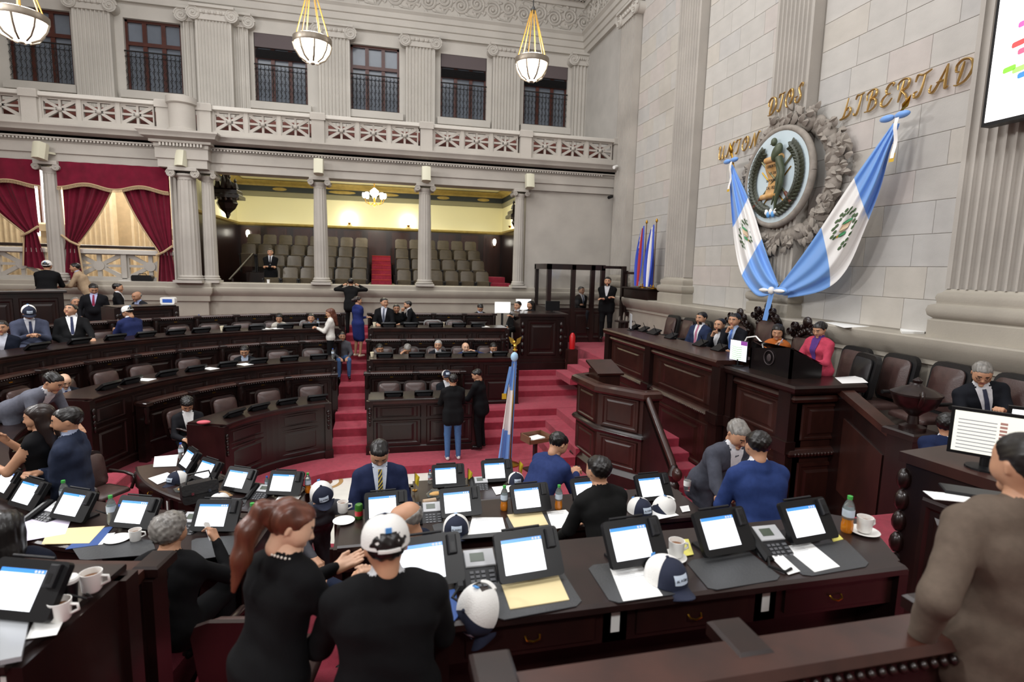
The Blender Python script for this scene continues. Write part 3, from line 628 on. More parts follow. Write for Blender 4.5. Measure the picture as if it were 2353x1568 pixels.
# loudspeakers on the column capitals
def spk(px, py, rz, lab):
    p = oy(px, py, BY-.35); t = thing('loudspeaker', lab, 'loudspeaker', p, rz, 'ivory loudspeakers above the columns')
    q = M().prism([(-.13, .0), (-.12, -.14), (0, -.17), (.12, -.14), (.13, 0), (.07, .12), (-.07, .12)], -.2, .2); q.xf(Matrix.Rotation(-.18, 4, 'X')).obj('cabinet', IVORY, t, 30)
    M().cb((0, .2, 0), (.05, .25, .05)).obj('bracket', IVORY, t)
for a in ((95, 348, -.5, 'ivory loudspeaker at far left above the curtain column'), (420, 367, -.4, 'ivory loudspeaker above the thick pier'), (733, 385, -.05, 'ivory loudspeaker above the first gallery column'), (979, 402, .0, 'ivory loudspeaker above the second gallery column'), (1216, 418, .05, 'ivory loudspeaker at the right end of the gallery')): spk(*a)
# ------------------------------------------------------------------ desks in the horseshoe
def panel_proto(fr=.07, d=.025):
    """unit 1x1 raised panel; local x width, z height, faces -y"""
    q = M(); a, b = fr, .5*fr
    def ring(x0, y0, x1, y1):
        P = [(-.5+x0[0], x0[1], x0[0]), (.5-x0[0], x0[1], x0[0]), (.5-x0[0], x0[1], 1-x0[0]), (-.5+x0[0], x0[1], 1-x0[0])]; return P
    A = [(i, y) for i, y in ((0, 0), (.02, -d), (fr, -d), (fr+.03, -d*.2), (fr+.08, -d*.2), (fr+.13, -d*.8))]
    vs = []
    for i, y in A: vs += [(-.5+i, y, i), (.5-i, y, i), (.5-i, y, 1-i), (-.5+i, y, 1-i)]
    n = len(A); fs = [(k*4+j, k*4+(j+1) % 4, (k+1)*4+(j+1) % 4, (k+1)*4+j) for k in range(n-1) for j in range(4)]+[tuple(range(n*4-4, n*4))]
    return q.add(vs, fs)
PANM = panel_proto().mesh('panel', WOOD); PANR = panel_proto().mesh('panel', WOODR)
def put_panel(par, x, y, z, w, h, rz, me=PANM): return link('panel', me, par, (x, y, z), rz, (w, 1, h))
def rzin(s): n = hsn(s); return math.atan2(n[1], n[0])-math.pi/2
def seglen(Rd, s0, s1):
    if s1 <= 0 or s0 >= 180: return s1-s0
    return R_(s1-s0)*Rd
HANDLE = M().tube([(-.035, -.004, 0), (-.03, -.02, -.012), (0, -.024, -.02), (.03, -.02, -.012), (.035, -.004, 0)], .005, 5).mesh('handle', BRASS, 60)
STICK = M().box((-.022, -.003, -.05), (.022, 0, .05)).mesh('sticker', mat('white_sticker', 'd8d8d4', .6))
def desk(k, s0, s1, lab, user=False, zb=None, dp=.62, Rn=None):
    Rd = Rn or RR[k]; t = thing('curved_desk', lab, 'desk', hs(Rd, (s0+s1)/2)+(FL[k],)); ox_, oy_, oz_ = t.location
    sh = Matrix.Translation((-ox_, -oy_, -oz_)); z0 = (FL[k-1] if zb is None else zb); zt = TOP[k]
    pth = hpath(Rd, s0, s1, 3)
    sgn = 1 if True else -1
    # path runs from far arm (x decreasing) round to near arm: left normal of motion points outward? far arm moves -x -> left normal = -y (inward)
    def sw(prof): return M().sweep(pth, [(-o, z) for o, z in prof])
    sw([(0, z0), (0, zt-.02), (.06, zt-.02), (.06, z0)]).xf(sh).obj('front_board', WOOD, t)
    sw([(-.03, z0), (-.03, z0+.12), (0, z0+.14), (0, z0)]).xf(sh).obj('plinth', WOOD, t)
    sw([(-.03, zt-.1), (-.045, zt-.06), (-.045, zt-.035), (-.03, zt-.02), (0, zt-.02), (0, zt-.1)]).xf(sh).obj('front_moulding', WOODR, t)
    sw([(-.055, zt-.03), (-.06, zt-.012), (-.055, zt), (dp-.02, zt), (dp, zt-.01), (dp, zt-.04), (-.055, zt-.03)][:6]).xf(sh).obj('desk_top', DTOP if user else WOOD, t)
    L = seglen(Rd, s0, s1); n = max(1, round(L/.85))
    for i in range(n):
        s = s0+(s1-s0)*(i+.5)/n; x, y = hs(Rd, s); nx, ny = hsn(s); w = L/n-.1; rz = rzin(s); x -= nx*.002; y -= ny*.002
        H = zt-.14-(z0+.16)
        if s < 60 or s > 180 or True:
            put_panel(t, x-ox_, y-oy_, z0+.17-oz_, w, H*.62, rz); put_panel(t, x-ox_, y-oy_, z0+.17+H*.68-oz_, w, H*.3, rz)
        if user:
            # user side: apron with drawers
            x2, y2 = hs(Rd+dp-.055, s); rz2 = rz+math.pi
            ap = M().box((-L/n/2*1.15, 0, -.19), (L/n/2*1.15, .03, 0)).obj('apron', WOOD, t); ap.location = (x2-ox_, y2-oy_, zt-.04-oz_); ap.rotation_euler = (0, 0, rz2)
            dr = M().bbox((-w*.42, -.012, -.16), (w*.42, .0, -.03), .0).obj('drawer', WOOD, t); dr.location = ap.location; dr.rotation_euler = ap.rotation_euler
            link('handle', HANDLE, dr, (0, -.012, -.09))
            st_ = link('sticker', STICK, t, (x2-ox_-ny*0, y2-oy_, zt-.13-oz_), rz2); e = Vector((math.cos(rz2), math.sin(rz2), 0))*(L/n/2); st_.location = Vector(st_.location)+e-Vector((nx, ny, 0))*-.001
    if user: M().sweep(hpath(Rd, s0, s1, 4), [(-.3, FL[k]), (-.3, zt-.05), (-.32, zt-.05), (-.32, FL[k])]).xf(sh).obj('modesty_panel', WOOD, t)
    for s in (s0, s1):   # end gables
        x, y = hs(Rd, s); nx, ny = hsn(s); rz = rzin(s)
        g = M().box((-.03, 0, z0-oz_), (.03, dp-.02, zt-.03-oz_)).cat(M().box((-.06, -.05, z0-oz_), (.06, .05, zt-.03-oz_))).obj('gable', WOOD, t); g.location = (x-ox_, y-oy_, 0); g.rotation_euler = (0, 0, rz)
        m = M()
        for j in range(4): m.ell((0, -.06, zt-.2-.09*j-oz_), (.035-.004*j, .02, .05), 8, 6)
        m.obj('carved_end', WOOD, t, 50).matrix_basis = g.matrix_basis; M().box((-.075, -.07, z0-oz_), (.075, 0, z0+.16-oz_)).obj('end_plinth', WOOD, t).matrix_basis = g.matrix_basis
    return t
ang = lambda Rd, x: math.degrees(math.asin((OX-x)/Rd))
DESKS = {}
desk(1, -(1.8-OX), -(-.22-OX), 'dark front-row desk right of the central red stairs'); desk(2, -(3.02-OX), -(-.24-OX), 'dark second-row desk right of the central red stairs'); desk(3, -(3.15-OX), -(-.25-OX), 'dark third-row desk right of the central red stairs')
desk(1, ang(2.13, -.97), 70, 'dark curved front-row desk left of the central red stairs'); desk(2, ang(3.78, -.98), 81, 'dark curved second-row desk left of the central red stairs'); desk(3, ang(5.4, -1.0), 84, 'dark curved third-row desk left of the central red stairs')
desk(4, 36.5, 46, 'dark upper desk with a bald man before the thick pier', False)
desk(1, 112, 168, 'curved inner desk on the left with papers and a black bag', True); desk(1, 180.75, 181.95, 'short inner desk with two tablets before the yellow pennants', True)
desk(2, 98, 173, 'curved middle desk on the left with folders and saucer', True, None, .6, 3.9); desk(2, 180.08, 183.08, 'straight middle desk with caps and papers', True, None, .56, 3.93)
desk(3, 120, 171, 'foreground desk at the lower left corner', True, None, .66, 5.56); NEARD = desk(3, 180.65, 183.12, 'nearest long desk with five tablets', True, None, .57, 5.66)
# upper tribune at the far left
t = thing('tribune_desk', 'high dark desk at the far left where two men lean', 'desk', (-6.9, 12.6, FL[4])); t.rotation_euler = (0, 0, R_(33))
M().box((-1.3, -.05, -.1), (.75, .1, 1.05)).bbox((-1.35, -.12, 1.05), (.8, .62, 1.1), .015).obj('desk_body', WOOD, t)
for i in range(3): put_panel(t, -1.0+.68*i, -.05, .15, .6, .8, 0)
# bench backs behind each row of chairs
def bench(k, s0, s1, lab, hh=.9, near=False):
    Rd = RR[k+1]-.12; t = thing('bench_back', lab, 'bench back', hs(Rd, (s0+s1)/2)+(FL[k],)); sh = Matrix.Translation(-t.location); zt = FL[k]+hh; L = seglen(Rd, s0, s1)
    pth = hpath(Rd, s0, s1, 3)
    def sw(p): return M().sweep(pth, [(-o, z) for o, z in p]).xf(sh)
    sw([(-.03, FL[k]), (-.03, zt-.05), (.03, zt-.05), (.03, FL[k])]).obj('back_board', WOOD, t)
    sw([(-.09, zt-.06), (-.11, zt-.03), (-.09, zt), (.07, zt), (.09, zt-.03), (.07, zt-.06)]).obj('top_rail', WOODT, t, 30)
    n = max(1, round(L/.9)); nbd = int(L/.045); q = M()
    for i in range(nbd):
        s = s0+(s1-s0)*(i+.5)/nbd; x, y = hs(Rd+(.09 if near else -.1), s); q.ell((x, y, zt-.06), (.018, .018, .018), 6, 4)
    o = q.xf(sh).obj('beading', WOOD, t, 60); o['kind'] = 'stuff'
    for i in range(n+1):
        s = s0+(s1-s0)*i/n; x, y = hs(Rd, s); rz = rzin(s)
        b = M().box((-.05, -.12, FL[k]), (.05, .02, zt-.06)).bbox((-.07, -.2, zt-.05), (.07, 0, zt+.01), .012).lathe([(.035, zt-.35), (.05, zt-.3), (.03, zt-.22), (.05, zt-.12), (.04, zt-.06)], (0, -.13, 0), 8).obj('bracket', WOOD, t, 30); b.location = Vector((x, y, 0))-t.location; b.rotation_euler = (0, 0, rz)
        if i < n:
            s2 = s0+(s1-s0)*(i+.5)/n; x, y = hs(Rd-.032, s2); put_panel(t, x-t.location.x, y-t.location.y, .25, L/n-.16, hh-.4, rzin(s2))
            b = M().box((-.03, -.004, 0), (.03, 0, .018)).obj('name_plate', BRASS, t); x, y = hs(Rd-.033, s2); b.location = (x-t.location.x, y-t.location.y, hh-.13); b.rotation_euler = (0, 0, rzin(s2))
for k, xr in ((1, 1.75), (2, 3.0), (3, 3.1)):
    bench(k, -(xr-OX), -(-.3-OX), 'carved bench back behind the %s row of chairs, right of the stairs' % rown[k-1], .98)
    bench(k, ang(RR[k+1], -1.0), (68, 80, 62)[k-1], 'carved curved bench back behind the %s row of chairs, left of the stairs' % rown[k-1], .98)
bench(3, 180.75, 182.55, 'brown bench back with beaded rail at the bottom edge', .97, True)
bench(2, 128, 170.5, 'carved bench end with panel at the lower left', 1.08, True)
bench(2, 180.3, 183.0, 'bench back between the two nearest desk rows', .8, True)
# ------------------------------------------------------------------ leather armchairs
def rrect(w, h, r, n=5, clip=False):
    P = []
    for cx, cy, a0 in ((w/2-r, h-r, 0), (-w/2+r, h-r, 90), (-w/2+r, r, 180), (w/2-r, r, 270)):
        for i in range(n): a = R_(a0+90*i/(n-1)); P.append((cx+r*math.cos(a), cy+r*math.sin(a)))
    return P
def cushion(P, o, ax, ay, n, th, puff):
    """puffed pad: polygon P in plane; front face bulges along n"""
    o, ax, ay, n = (np.array(v, float) for v in (o, ax, ay, n)); c = np.mean(np.array(P), 0); q = M(); k = len(P); vs = []
    for sc, d in ((1, 0), (1, th*.6), (.93, th), (.6, th+puff*.7), (.25, th+puff)):
        for p in P: u = c+(np.array(p)-c)*sc; vs.append(o+ax*u[0]+ay*u[1]+n*d)
    fs = [(j*k+i, j*k+(i+1) % k, (j+1)*k+(i+1) % k, (j+1)*k+i) for j in range(4) for i in range(k)]+[tuple(4*k+i for i in range(k)), tuple(range(k-1, -1, -1))]
    return q.add(vs, fs)
def armchair():
    """faces -y (user looks toward -y)"""
    t = thing('leather_armchair', '', 'chair', (0, 0, 0), 0)
    cushion(rrect(.5, .5, .09, 3), (0, .20, .42), (1, 0, 0), (0, .2, .98), (0, -.98, .2), .04, .05).obj('backrest', LEATHER, t, 50)
    M().plate(rrect(.56, .56, .1, 3), (0, .24, .40), (1, 0, 0), (0, .2, .98), (0, .03, 0)).obj('back_frame', WOOD, t)
    cushion(rrect(.5, .5, .06, 3), (0, -.28, .38), (1, 0, 0), (0, 1, 0), (0, 0, 1), .05, .03).obj('seat', LEATHER, t, 50)
    for sx in (-1, 1): M().tube([(sx*.28, .2, .62), (sx*.29, -.1, .63), (sx*.29, -.27, .6), (sx*.28, -.3, .54), (sx*.27, -.24, .4)], .025, 8).obj('arm', WOOD, t, 60)
    M().tube([(0, 0, .08), (0, 0, .38)], .035, 10).obj('post', IRON, t)
    for i in range(4): a = i*math.pi/2+.6; M().tube([(0, 0, .1), (.27*math.cos(a), .27*math.sin(a), .04)], .025, 6).obj('foot', WOOD, t)
    return t
ac0 = armchair(); acu = [False]
def chair_at(x, y, z, rz, lab, sc=1):
    if not acu[0]: acu[0] = True; o = ac0; o.location = (x, y, z); o.rotation_euler = (0, 0, rz); o['label'] = lab
    else: o = dup(ac0, (x, y, z), rz, lab)
    o['group'] = 'brown leather armchairs'; o.scale = (sc,)*3; return o
def s_of(x, y):
    if x > OX: return OX-x if y > OY else 180+x-OX
    return math.degrees(math.atan2(OX-x, y-OY))
def chair_px(k, px, py, lab, dR=.98):
    p = oz(px, py+6, FL[k]+.8); s = s_of(p[0], p[1]); x, y = hs(RR[k]+dR, s); return chair_at(x, y, FL[k], rzin(s), lab, .86)
for i, (px, py) in enumerate(((425, 935), (505, 905), (607, 887), (708, 875))): chair_px(1, px, py, '%s leather chair from the left in the front row, left of the stairs' % ORD[i])
for i, (px, py) in enumerate(((895, 880), (957, 882), (1018, 880))): chair_px(1, px, py, '%s leather chair from the stairs in the front row, right side' % ORD[i])
for i, (px, py) in enumerate(((150, 890), (190, 868), (276, 850), (370, 840), (465, 826), (565, 812), (648, 806), (725, 803))): chair_px(2, px, py, '%s leather chair from the left in the second row, left of the stairs' % ORD[i])
for i, (px, py) in enumerate(((880, 800), (942, 800), (1007, 800), (1067, 800), (1130, 800))): chair_px(2, px, py, '%s leather chair from the stairs in the second row, right side' % ORD[i])
for i, (px, py) in enumerate(((70, 770), (165, 765), (245, 756), (340, 750), (425, 746), (497, 743), (568, 740), (642, 740), (718, 738))): chair_px(3, px, py, '%s leather chair from the left in the third row, left of the stairs' % ORD[i])
for i, (px, py) in enumerate(((880, 735), (940, 735), (1000, 737), (1055, 738))): chair_px(3, px, py, '%s leather chair from the stairs in the third row, right side' % ORD[i])
# ------------------------------------------------------------------ rostrum
ro = thing('rostrum', 'long carved mahogany rostrum below the stone wall', 'rostrum', (5.0, 8.7, .15)); L_ = Matrix.Translation((-5.0, -8.7, -.15))
struct(M().box((5.3, 6.0, .0), (7.15, 14.37, 1.6)).box((5.95, 1.5, 0), (7.15, 6.0, 1.6)).obj('floor', CARPET))
def rp(q, name, mt=WOOD, sm=0): return q.xf(L_).obj(name, mt, ro, sm)
hiP = [(5.02, 11.62), (5.02, 7.25)]; loP = [(5.14, 7.25), (5.14, 5.88), (6.1, 5.88)]
rp(M().box((5.02, 7.25, .15), (5.2, 11.62, 2.38)).box((5.02, 11.4, .15), (6.2, 11.62, 2.38)), 'front_board', WOODR); rp(M().box((5.14, 5.9, .15), (5.3, 7.25, 2.3)).box((5.14, 5.9, .15), (6.1, 6.05, 2.3)), 'front_board', WOODR)
mo = lambda z: [(0, z), (-.05, z+.02), (-.07, z+.06), (-.05, z+.1), (-.02, z+.12), (0, z+.13)]
rev = lambda pr: [(o, z) for o, z in pr]
TOPP = [(-.1, 2.34), (-.13, 2.37), (-.14, 2.42), (-.12, 2.45), (.62, 2.45), (.62, 2.38), (.1, 2.36)]
rp(M().sweep(hiP, [(o, z) for o, z in [(-o, z) for o, z in TOPP]] if False else [(o, z) for o, z in TOPP]), 'worktop', WOODR, 30)
TL = [(o, z-.08) for o, z in TOPP]
rp(M().sweep(loP, TL[:4]+[(.5, 2.37), (.5, 2.3), (.1, 2.28)]), 'worktop', WOOD, 30); rp(M().box((5.3, 5.9, 2.28), (6.1, 7.25, 2.36)), 'worktop', WOOD)
for P, d in ((hiP, 0), (loP, -.08)):
    rp(M().sweep(P, mo(1.48+d)), 'belt_moulding', WOODR, 40); rp(M().sweep(P, mo(2.2+d)), 'cornice_moulding', WOODR, 40)
    rp(M().sweep(P, [(0, .15), (-.1, .15), (-.1, .35), (-.06, .4), (0, .42)]), 'plinth', WOOD, 40)
    q = M(); 
    for a, b in zip(P[:-1], P[1:]):
        a, b = np.array(a), np.array(b); n = int(np.linalg.norm(b-a)/.05); dv = (b-a)/np.linalg.norm(b-a); nn = np.array((dv[1], -dv[0]))
        for i in range(n): c = a+(b-a)*(i+.5)/n+nn*.06; q.ell((c[0], c[1], 1.53+d), (.02, .02, .028), 6, 4)
    o = rp(q, 'egg_beading', WOODR, 60); o['kind'] = 'stuff'
for y, xx, zt in ((11.52, 5.0, 2.36), (9.55, 5.0, 2.36), (7.32, 5.0, 2.36), (5.98, 5.12, 2.28), (7.18, 5.12, 2.28)): rp(M().box((xx-.06, y-.11, .3), (xx+.05, y+.11, zt)).box((xx-.09, y-.14, .15), (xx+.05, y+.14, .5)).box((xx-.1, y-.14, 1.46), (xx+.05, y+.14, 1.62)), 'pilaster_strip', WOOD)
def rpan(x, y, z, w, h, rz=-math.pi/2): put_panel(ro, x-5.0, y-8.7, z-.15, w, h, rz, PANR)
for y, w in ((10.55, 1.55), (8.42, 1.75)): rpan(5.015, y, 1.68, w, .48); rpan(5.015, y, .62, w, .75)
rpan(5.135, 6.58, 1.62, .9, .48); rpan(5.135, 6.58, .6, .9, .72); rpan(5.62, 5.895, 1.62, .7, .48, 0); rpan(5.62, 5.895, .6, .7, .72, 0)
# pulpit with stair
pu = thing('pulpit', 'eight-sided mahogany speaking pulpit below the rostrum', 'pulpit', (3.9, 8.9, .15)); PL = Matrix.Translation((-3.9, -8.9, -.15))
pp = [(4.25, 9.9), (3.55, 9.55), (3.62, 8.68), (4.12, 8.0), (4.4, 8.0)]
def pq(q, name, mt=WOODR, sm=0): return q.xf(PL).obj(name, mt, pu, sm)
pq(M().sweep(pp, [(0, .1), (0, 1.72), (.07, 1.72), (.07, .1)]), 'wall_board')
pq(M().sweep(pp, [(-.07, 1.68), (-.1, 1.72), (-.09, 1.79), (-.04, 1.82), (.1, 1.82), (.12, 1.7)]), 'hand_rail', WOODT, 30)
for z in (.98,): pq(M().sweep(pp, mo(z)), 'belt_moulding', WOOD, 40)
pq(M().sweep(pp, [(0, .1), (-.08, .1), (-.08, .34), (0, .42)]), 'plinth', WOOD)
pq(M().prism([(4.3, 9.85), (3.6, 9.5), (3.67, 8.7), (4.14, 8.05), (4.4, 8.05), (4.4, 9.8)], .7, .86), 'platform', WOOD)
for a, b in zip(pp[:-1], pp[1:]):
    a, b = np.array(a), np.array(b); c = (a+b)/2; d = b-a; w = np.linalg.norm(d); nn = np.array((d[1], -d[0]))/w; rz = math.atan2(-nn[1], -nn[0])-math.pi/2
    if w > .4:
        put_panel(pu, c[0]-3.9+nn[0]*.002, c[1]-8.9+nn[1]*.002, .97, w-.12, .55, rz, PANR); put_panel(pu, c[0]-3.9+nn[0]*.002, c[1]-8.9+nn[1]*.002, .3, w-.12, .5, rz, PANR)
pq(M().box((3.75, 9.0, 1.55), (4.15, 9.5, 1.95)).cb((3.95, 9.25, 2.0), (.5, .62, .04), 0, None, .25), 'reading_desk', WOODR)
bn = thing('stair_banister', 'carved banister sloping down beside the pulpit steps', 'banister', (4.12, 7.6, .15))
M().plate([(.4, .15), (.4, 1.66), (-.5, .85), (-.5, .15)], (0, 0, -.15), (0, 1, 0), (0, 0, 1), (.09, 0, 0)).obj('panel_board', WOOD, bn); M().tube([(.045, .42, 1.64), (.045, -.5, .83), (.045, -.6, .7)], .055, 8).obj('hand_rail', WOODR, bn, 60); M().lathe([(.09, 0), (.09, .5), (.06, .55), (.1, .65), (.04, .8)], (.045, -.58, 0), 10).obj('newel', WOOD, bn, 40); M().ell((.045, -.66, .68), (.07, .1, .1), 10, 8).obj('scroll', WOODR, bn, 60)
stp2 = struct(thing('floor', '', '')); del stp2['category']; del stp2['label']
for i in range(5): M().bbox((4.24, 7.0+.33*i, .1), (5.02, 9.2, .31+.15*i), .01).obj('step', CARPET, stp2)
# small clerk podium with screen on top, fire extinguisher
cp = thing('clerk_podium', 'square carved podium standing above the right stairs', 'podium', (4.15, 14.2, 1.05))
M().box((-.6, -.2, 0), (.62, .55, 1.45)).box((-.68, -.3, -.15), (.7, .6, .22)).box((-.64, -.25, .22), (.66, .58, .3)).obj('body', WOOD, cp); M().bbox((-.68, -.28, 1.45), (.7, .62, 1.53), .02).obj('top', WOOD, cp)
put_panel(cp, .0, -.2, .4, .8, .95, 0)
for sx in (-1, 1):
    q = M()
    for j in range(5): q.ell((sx*.53, -.22, .5+.18*j), (.05, .04, .09), 8, 6)
    q.obj('carved_strip', WOOD, cp, 60)
fe = thing('fire_extinguisher', 'red fire extinguisher on the post beside the right stairs', 'extinguisher', (4.87, 13.6, 1.05)); M().box((-.13, -.1, -.4), (.13, .13, .62)).obj('post', WOODR, fe); M().lathe([(.0, .62), (.075, .63), (.08, .95), (.05, 1.03), (.025, 1.06)], n=14).obj('cylinder', mat('extinguisher_red', 'b3161b', .3), fe, 40); M().cb((0, 0, 1.09), (.1, .03, .03)).tube([(.03, 0, 1.07), (.1, -.02, 1.0), (.09, -.03, .8)], .01, 5).obj('valve_hose', BLACKP, fe)
# glass booth in the corner
bo = thing('glass_booth', 'dark wood and glass booth in the corner of the hall', 'booth', (5.9, 15.5, 1.6)); T_ = Matrix.Translation((-5.9, -15.5, -1.6))
def bq(q, name, mt=WOOD): return q.xf(T_).obj(name, mt, bo)
for x, y in ((4.76, 15.5), (5.5, 15.5), (6.1, 15.5), (6.42, 15.5), (4.76, 16.8), (7.0, 15.3)): bq(M().box((x-.06, y-.06, 1.1), (x+.06, y+.06, 3.88)), 'post')
bq(M().box((4.7, 15.44, 3.74), (6.48, 15.56, 3.9)).box((4.7, 15.44, 3.74), (4.82, 16.9, 3.9)).box((6.4, 15.42, 3.8), (7.1, 15.5, 3.88)), 'top_beam')
bq(M().box((4.76, 15.46, 1.1), (6.42, 15.54, 2.62)).box((4.72, 15.5, 1.1), (4.8, 16.9, 2.62)), 'lower_panel')
for x in (5.13, 5.8, 6.26): put_panel(bo, x-5.9, -.04, .1, .5 if x < 6 else .2, .85, 0)
for x0, x1 in ((4.82, 5.44), (5.56, 6.04), (6.16, 6.36)): bq(M().box((x0, 15.49, 2.62), (x1, 15.5, 3.74)), 'glass_pane', GLASS)
bq(M().box((4.75, 15.56, 2.62), (4.76, 16.8, 3.74)), 'glass_pane', GLASS)
dr = bq(M().box((7.03, 15.2, 1.6), (7.1, 15.3, 3.75)).box((7.34, 14.7, 1.6), (7.4, 14.8, 3.75)), 'door_stile')
dd = thing('booth_door', 'open half-glazed door of the corner booth', 'door', (7.02, 15.2, 1.6)); dd.rotation_euler = (0, 0, R_(-62))
M().box((0, -.02, 0), (.55, .02, .95)).box((0, -.02, .95), (.07, .02, 2.12)).box((.48, -.02, .95), (.55, .02, 2.12)).box((0, -.02, 2.05), (.55, .02, 2.12)).obj('leaf', WOOD, dd); M().box((.07, -.003, .95), (.48, .003, 2.05)).obj('glass_pane', GLASS, dd); M().ell((.5, -.04, .98), (.025, .025, .025), 8, 6).obj('knob', BRASS, dd)
# crest shelf on the ledge behind the small flags
sh = thing('wooden_shelf', 'dark wooden box shelf holding the two small flags', 'shelf', (7.12, 14.35, 2.98)); M().bbox((-.18, -.75, 0), (.18, .75, .27), .02).bbox((-.22, -.8, .27), (.2, .8, .31), .01).obj('box', WOOD, sh)
# ------------------------------------------------------------------ chairs on the dais
def office_chair(x, y, z, rz, lab, sc=1, mt=LEATHER):
    t = thing('office_chair', lab, 'chair', (x, y, z), rz); t.scale = (sc,)*3
    M().plate(rrect(.56, .68, .12), (0, .2, .44), (1, 0, 0), (0, .16, .98), (0, .07, 0)).obj('back_shell', BLACKL, t, 40)
    cushion(rrect(.45, .56, .08), (0, .19, .5), (1, 0, 0), (0, .16, .98), (0, -.98, .16), .03, .05).obj('backrest', mt, t, 50)
    cushion(rrect(.54, .52, .1), (0, -.32, .4), (1, 0, 0), (0, 1, 0), (0, 0, 1), .06, .03).obj('seat', mt, t, 50)
    for sx in (-1, 1): M().tube([(sx*.3, .12, .46), (sx*.31, .08, .66), (sx*.31, -.2, .66)], .028, 8).obj('arm', BLACKL, t, 60)
    M().tube([(0, 0, .06), (0, 0, .42)], .04, 8).obj('post', IRON, t)
    for i in range(5): a = i*R_(72); M().tube([(0, 0, .1), (.28*math.cos(a), .28*math.sin(a), .05)], .022, 6).obj('foot', IRON, t)
    return t
DZ = 1.6
for X, px, py, lab in ((6.6, 1521, 722, 'leather office chair at the far end of the rostrum, nearest the booth'), (6.6, 1558, 728, 'second empty leather chair at the far end of the rostrum'), (6.6, 1590, 735, 'leather chair under the man with the pink tie'), (6.62, 1925, 805, 'leather office chair behind the woman in pink'), (6.62, 2025, 812, 'empty leather chair right of the black visitor chair'), (6.62, 2140, 832, 'empty leather chair next to the grey-haired man with phone'), (6.62, 2290, 868, 'leather chair under the grey-haired man with phone')):
    p = ox(px, py, X); office_chair(p[0], p[1], DZ, -math.pi/2+(-.1 if px > 1900 else 0), lab)
p = ox(1942, 805, 6.3); office_chair(p[0], p[1], DZ, -math.pi/2-.3, 'black fabric chair with a beige cloth beside the woman in pink', .98, BLACKL)
def throne(x, y, z, rz, hh, lab):
    t = thing('carved_chair', lab, 'chair', (x, y, z), rz)
    M().plate(rrect(.66, hh-.5, .12), (0, .22, .42), (1, 0, 0), (0, .12, .99), (0, .06, 0)).obj('back_frame', WOOD, t)
    cushion(rrect(.54, hh-.66, .1), (0, .21, .5), (1, 0, 0), (0, .12, .99), (0, -.99, .12), .03, .05).obj('backrest', LEATHER, t, 50)
    cushion(rrect(.6, .56, .08), (0, -.34, .4), (1, 0, 0), (0, 1, 0), (0, 0, 1), .06, .03).obj('seat', LEATHER, t, 50)
    q = M()
    for i in range(11):
        u = (i-5)/5; zt = hh-.1+.19*(1-abs(u))**.7; q.ell((u*.31, .28, zt-.03), (.035, .03, .05), 8, 6); q.ell((u*.27, .29, zt-.12), (.045, .03, .05), 8, 6)
    q.ell((0, .28, hh+.1), (.09, .05, .09), 10, 8)
    for sx in (-1, 1): q.cat(volute(.07), Matrix.Translation((sx*.2, .25, hh+.02))); q.cat(volute(.06), Matrix.Translation((sx*.3, .25, hh-.08)))
    q.obj('carved_crest', WOOD, t, 60)
    for sx in (-1, 1): M().tube([(sx*.34, .2, .72), (sx*.35, -.1, .7), (sx*.35, -.32, .66), (sx*.34, -.34, .4)], .03, 8).obj('arm', WOOD, t, 60); M().box((sx*.3-.035, -.3, 0), (sx*.3+.035, -.23, .4)).obj('leg', WOOD, t); M().box((sx*.3-.035, .18, 0), (sx*.3+.035, .25, .42)).obj('leg', WOOD, t)
    return t
for px, py, X, hh, lab in ((1672, 716, 6.6, 1.28, 'carved high-backed chair behind the two men leaning on their hands'), (1735, 702, 6.6, 1.45, 'tallest carved chair below the knotted flags'), (1822, 738, 6.45, 1.25, 'carved leather chair behind the woman in orange')):
    p = ox(px, py, X); throne(p[0], p[1], DZ, -math.pi/2, p[2]-DZ-.12, lab)
# banister, urn and technicians' desk at the right
bq2 = thing('dais_banister', 'sloping panelled banister at the near end of the rostrum', 'banister', (5.75, 5.3, 0))
M().plate([(.62, 0), (.62, 2.33), (-.35, 1.88), (-.35, 0)], (0, 0, 0), (0, 1, 0), (0, 0, 1), (.1, 0, 0)).obj('panel_board', WOOD, bq2); M().plate([(.58, 2.28), (.58, 2.36), (-.38, 1.94), (-.38, 1.86)], (-.05, 0, 0), (0, 1, 0), (0, 0, 1), (.2, 0, 0)).obj('hand_rail', WOODT, bq2)
M().plate([(.4, 1.0), (.4, 1.95), (-.2, 1.67), (-.2, .72)], (-.02, 0, 0), (0, 1, 0), (0, 0, 1), (.02, 0, 0)).obj('panel', WOODR, bq2); M().box((-.1, -.62, 0), (.22, -.3, 1.98)).bbox((-.14, -.66, 1.98), (.26, -.26, 2.06), .02).obj('newel', WOOD, bq2)
un = thing('carved_urn', 'dark carved urn with two handles on the banister post', 'urn', (5.81, 4.84, 2.06)); M().lathe([(.13, 0), (.13, .04), (.06, .07), (.05, .16), (.09, .2), (.2, .28), (.23, .36), (.24, .4)], n=20).obj('bowl', WOOD, un, 50); M().lathe([(.25, .4), (.25, .42), (.16, .47), (.07, .5), (.04, .53), (.05, .56), (0, .6)], n=20).obj('lid', WOOD, un, 50)
for sx in (-1, 1): M().tube([(sx*.2, 0, .3), (sx*.3, 0, .4), (sx*.29, 0, .47), (sx*.23, 0, .44)], .022, 6).xf(Matrix.Rotation(.9, 4, 'Z')).obj('handle', WOOD, un, 60)
A = oz(2085, 1045, 2.5); B = oz(2252, 1098, 2.5)
struct(M().box((4.4, 1.9, 0), (5.74, 4.5, 1.26)).obj('floor', CARPET))
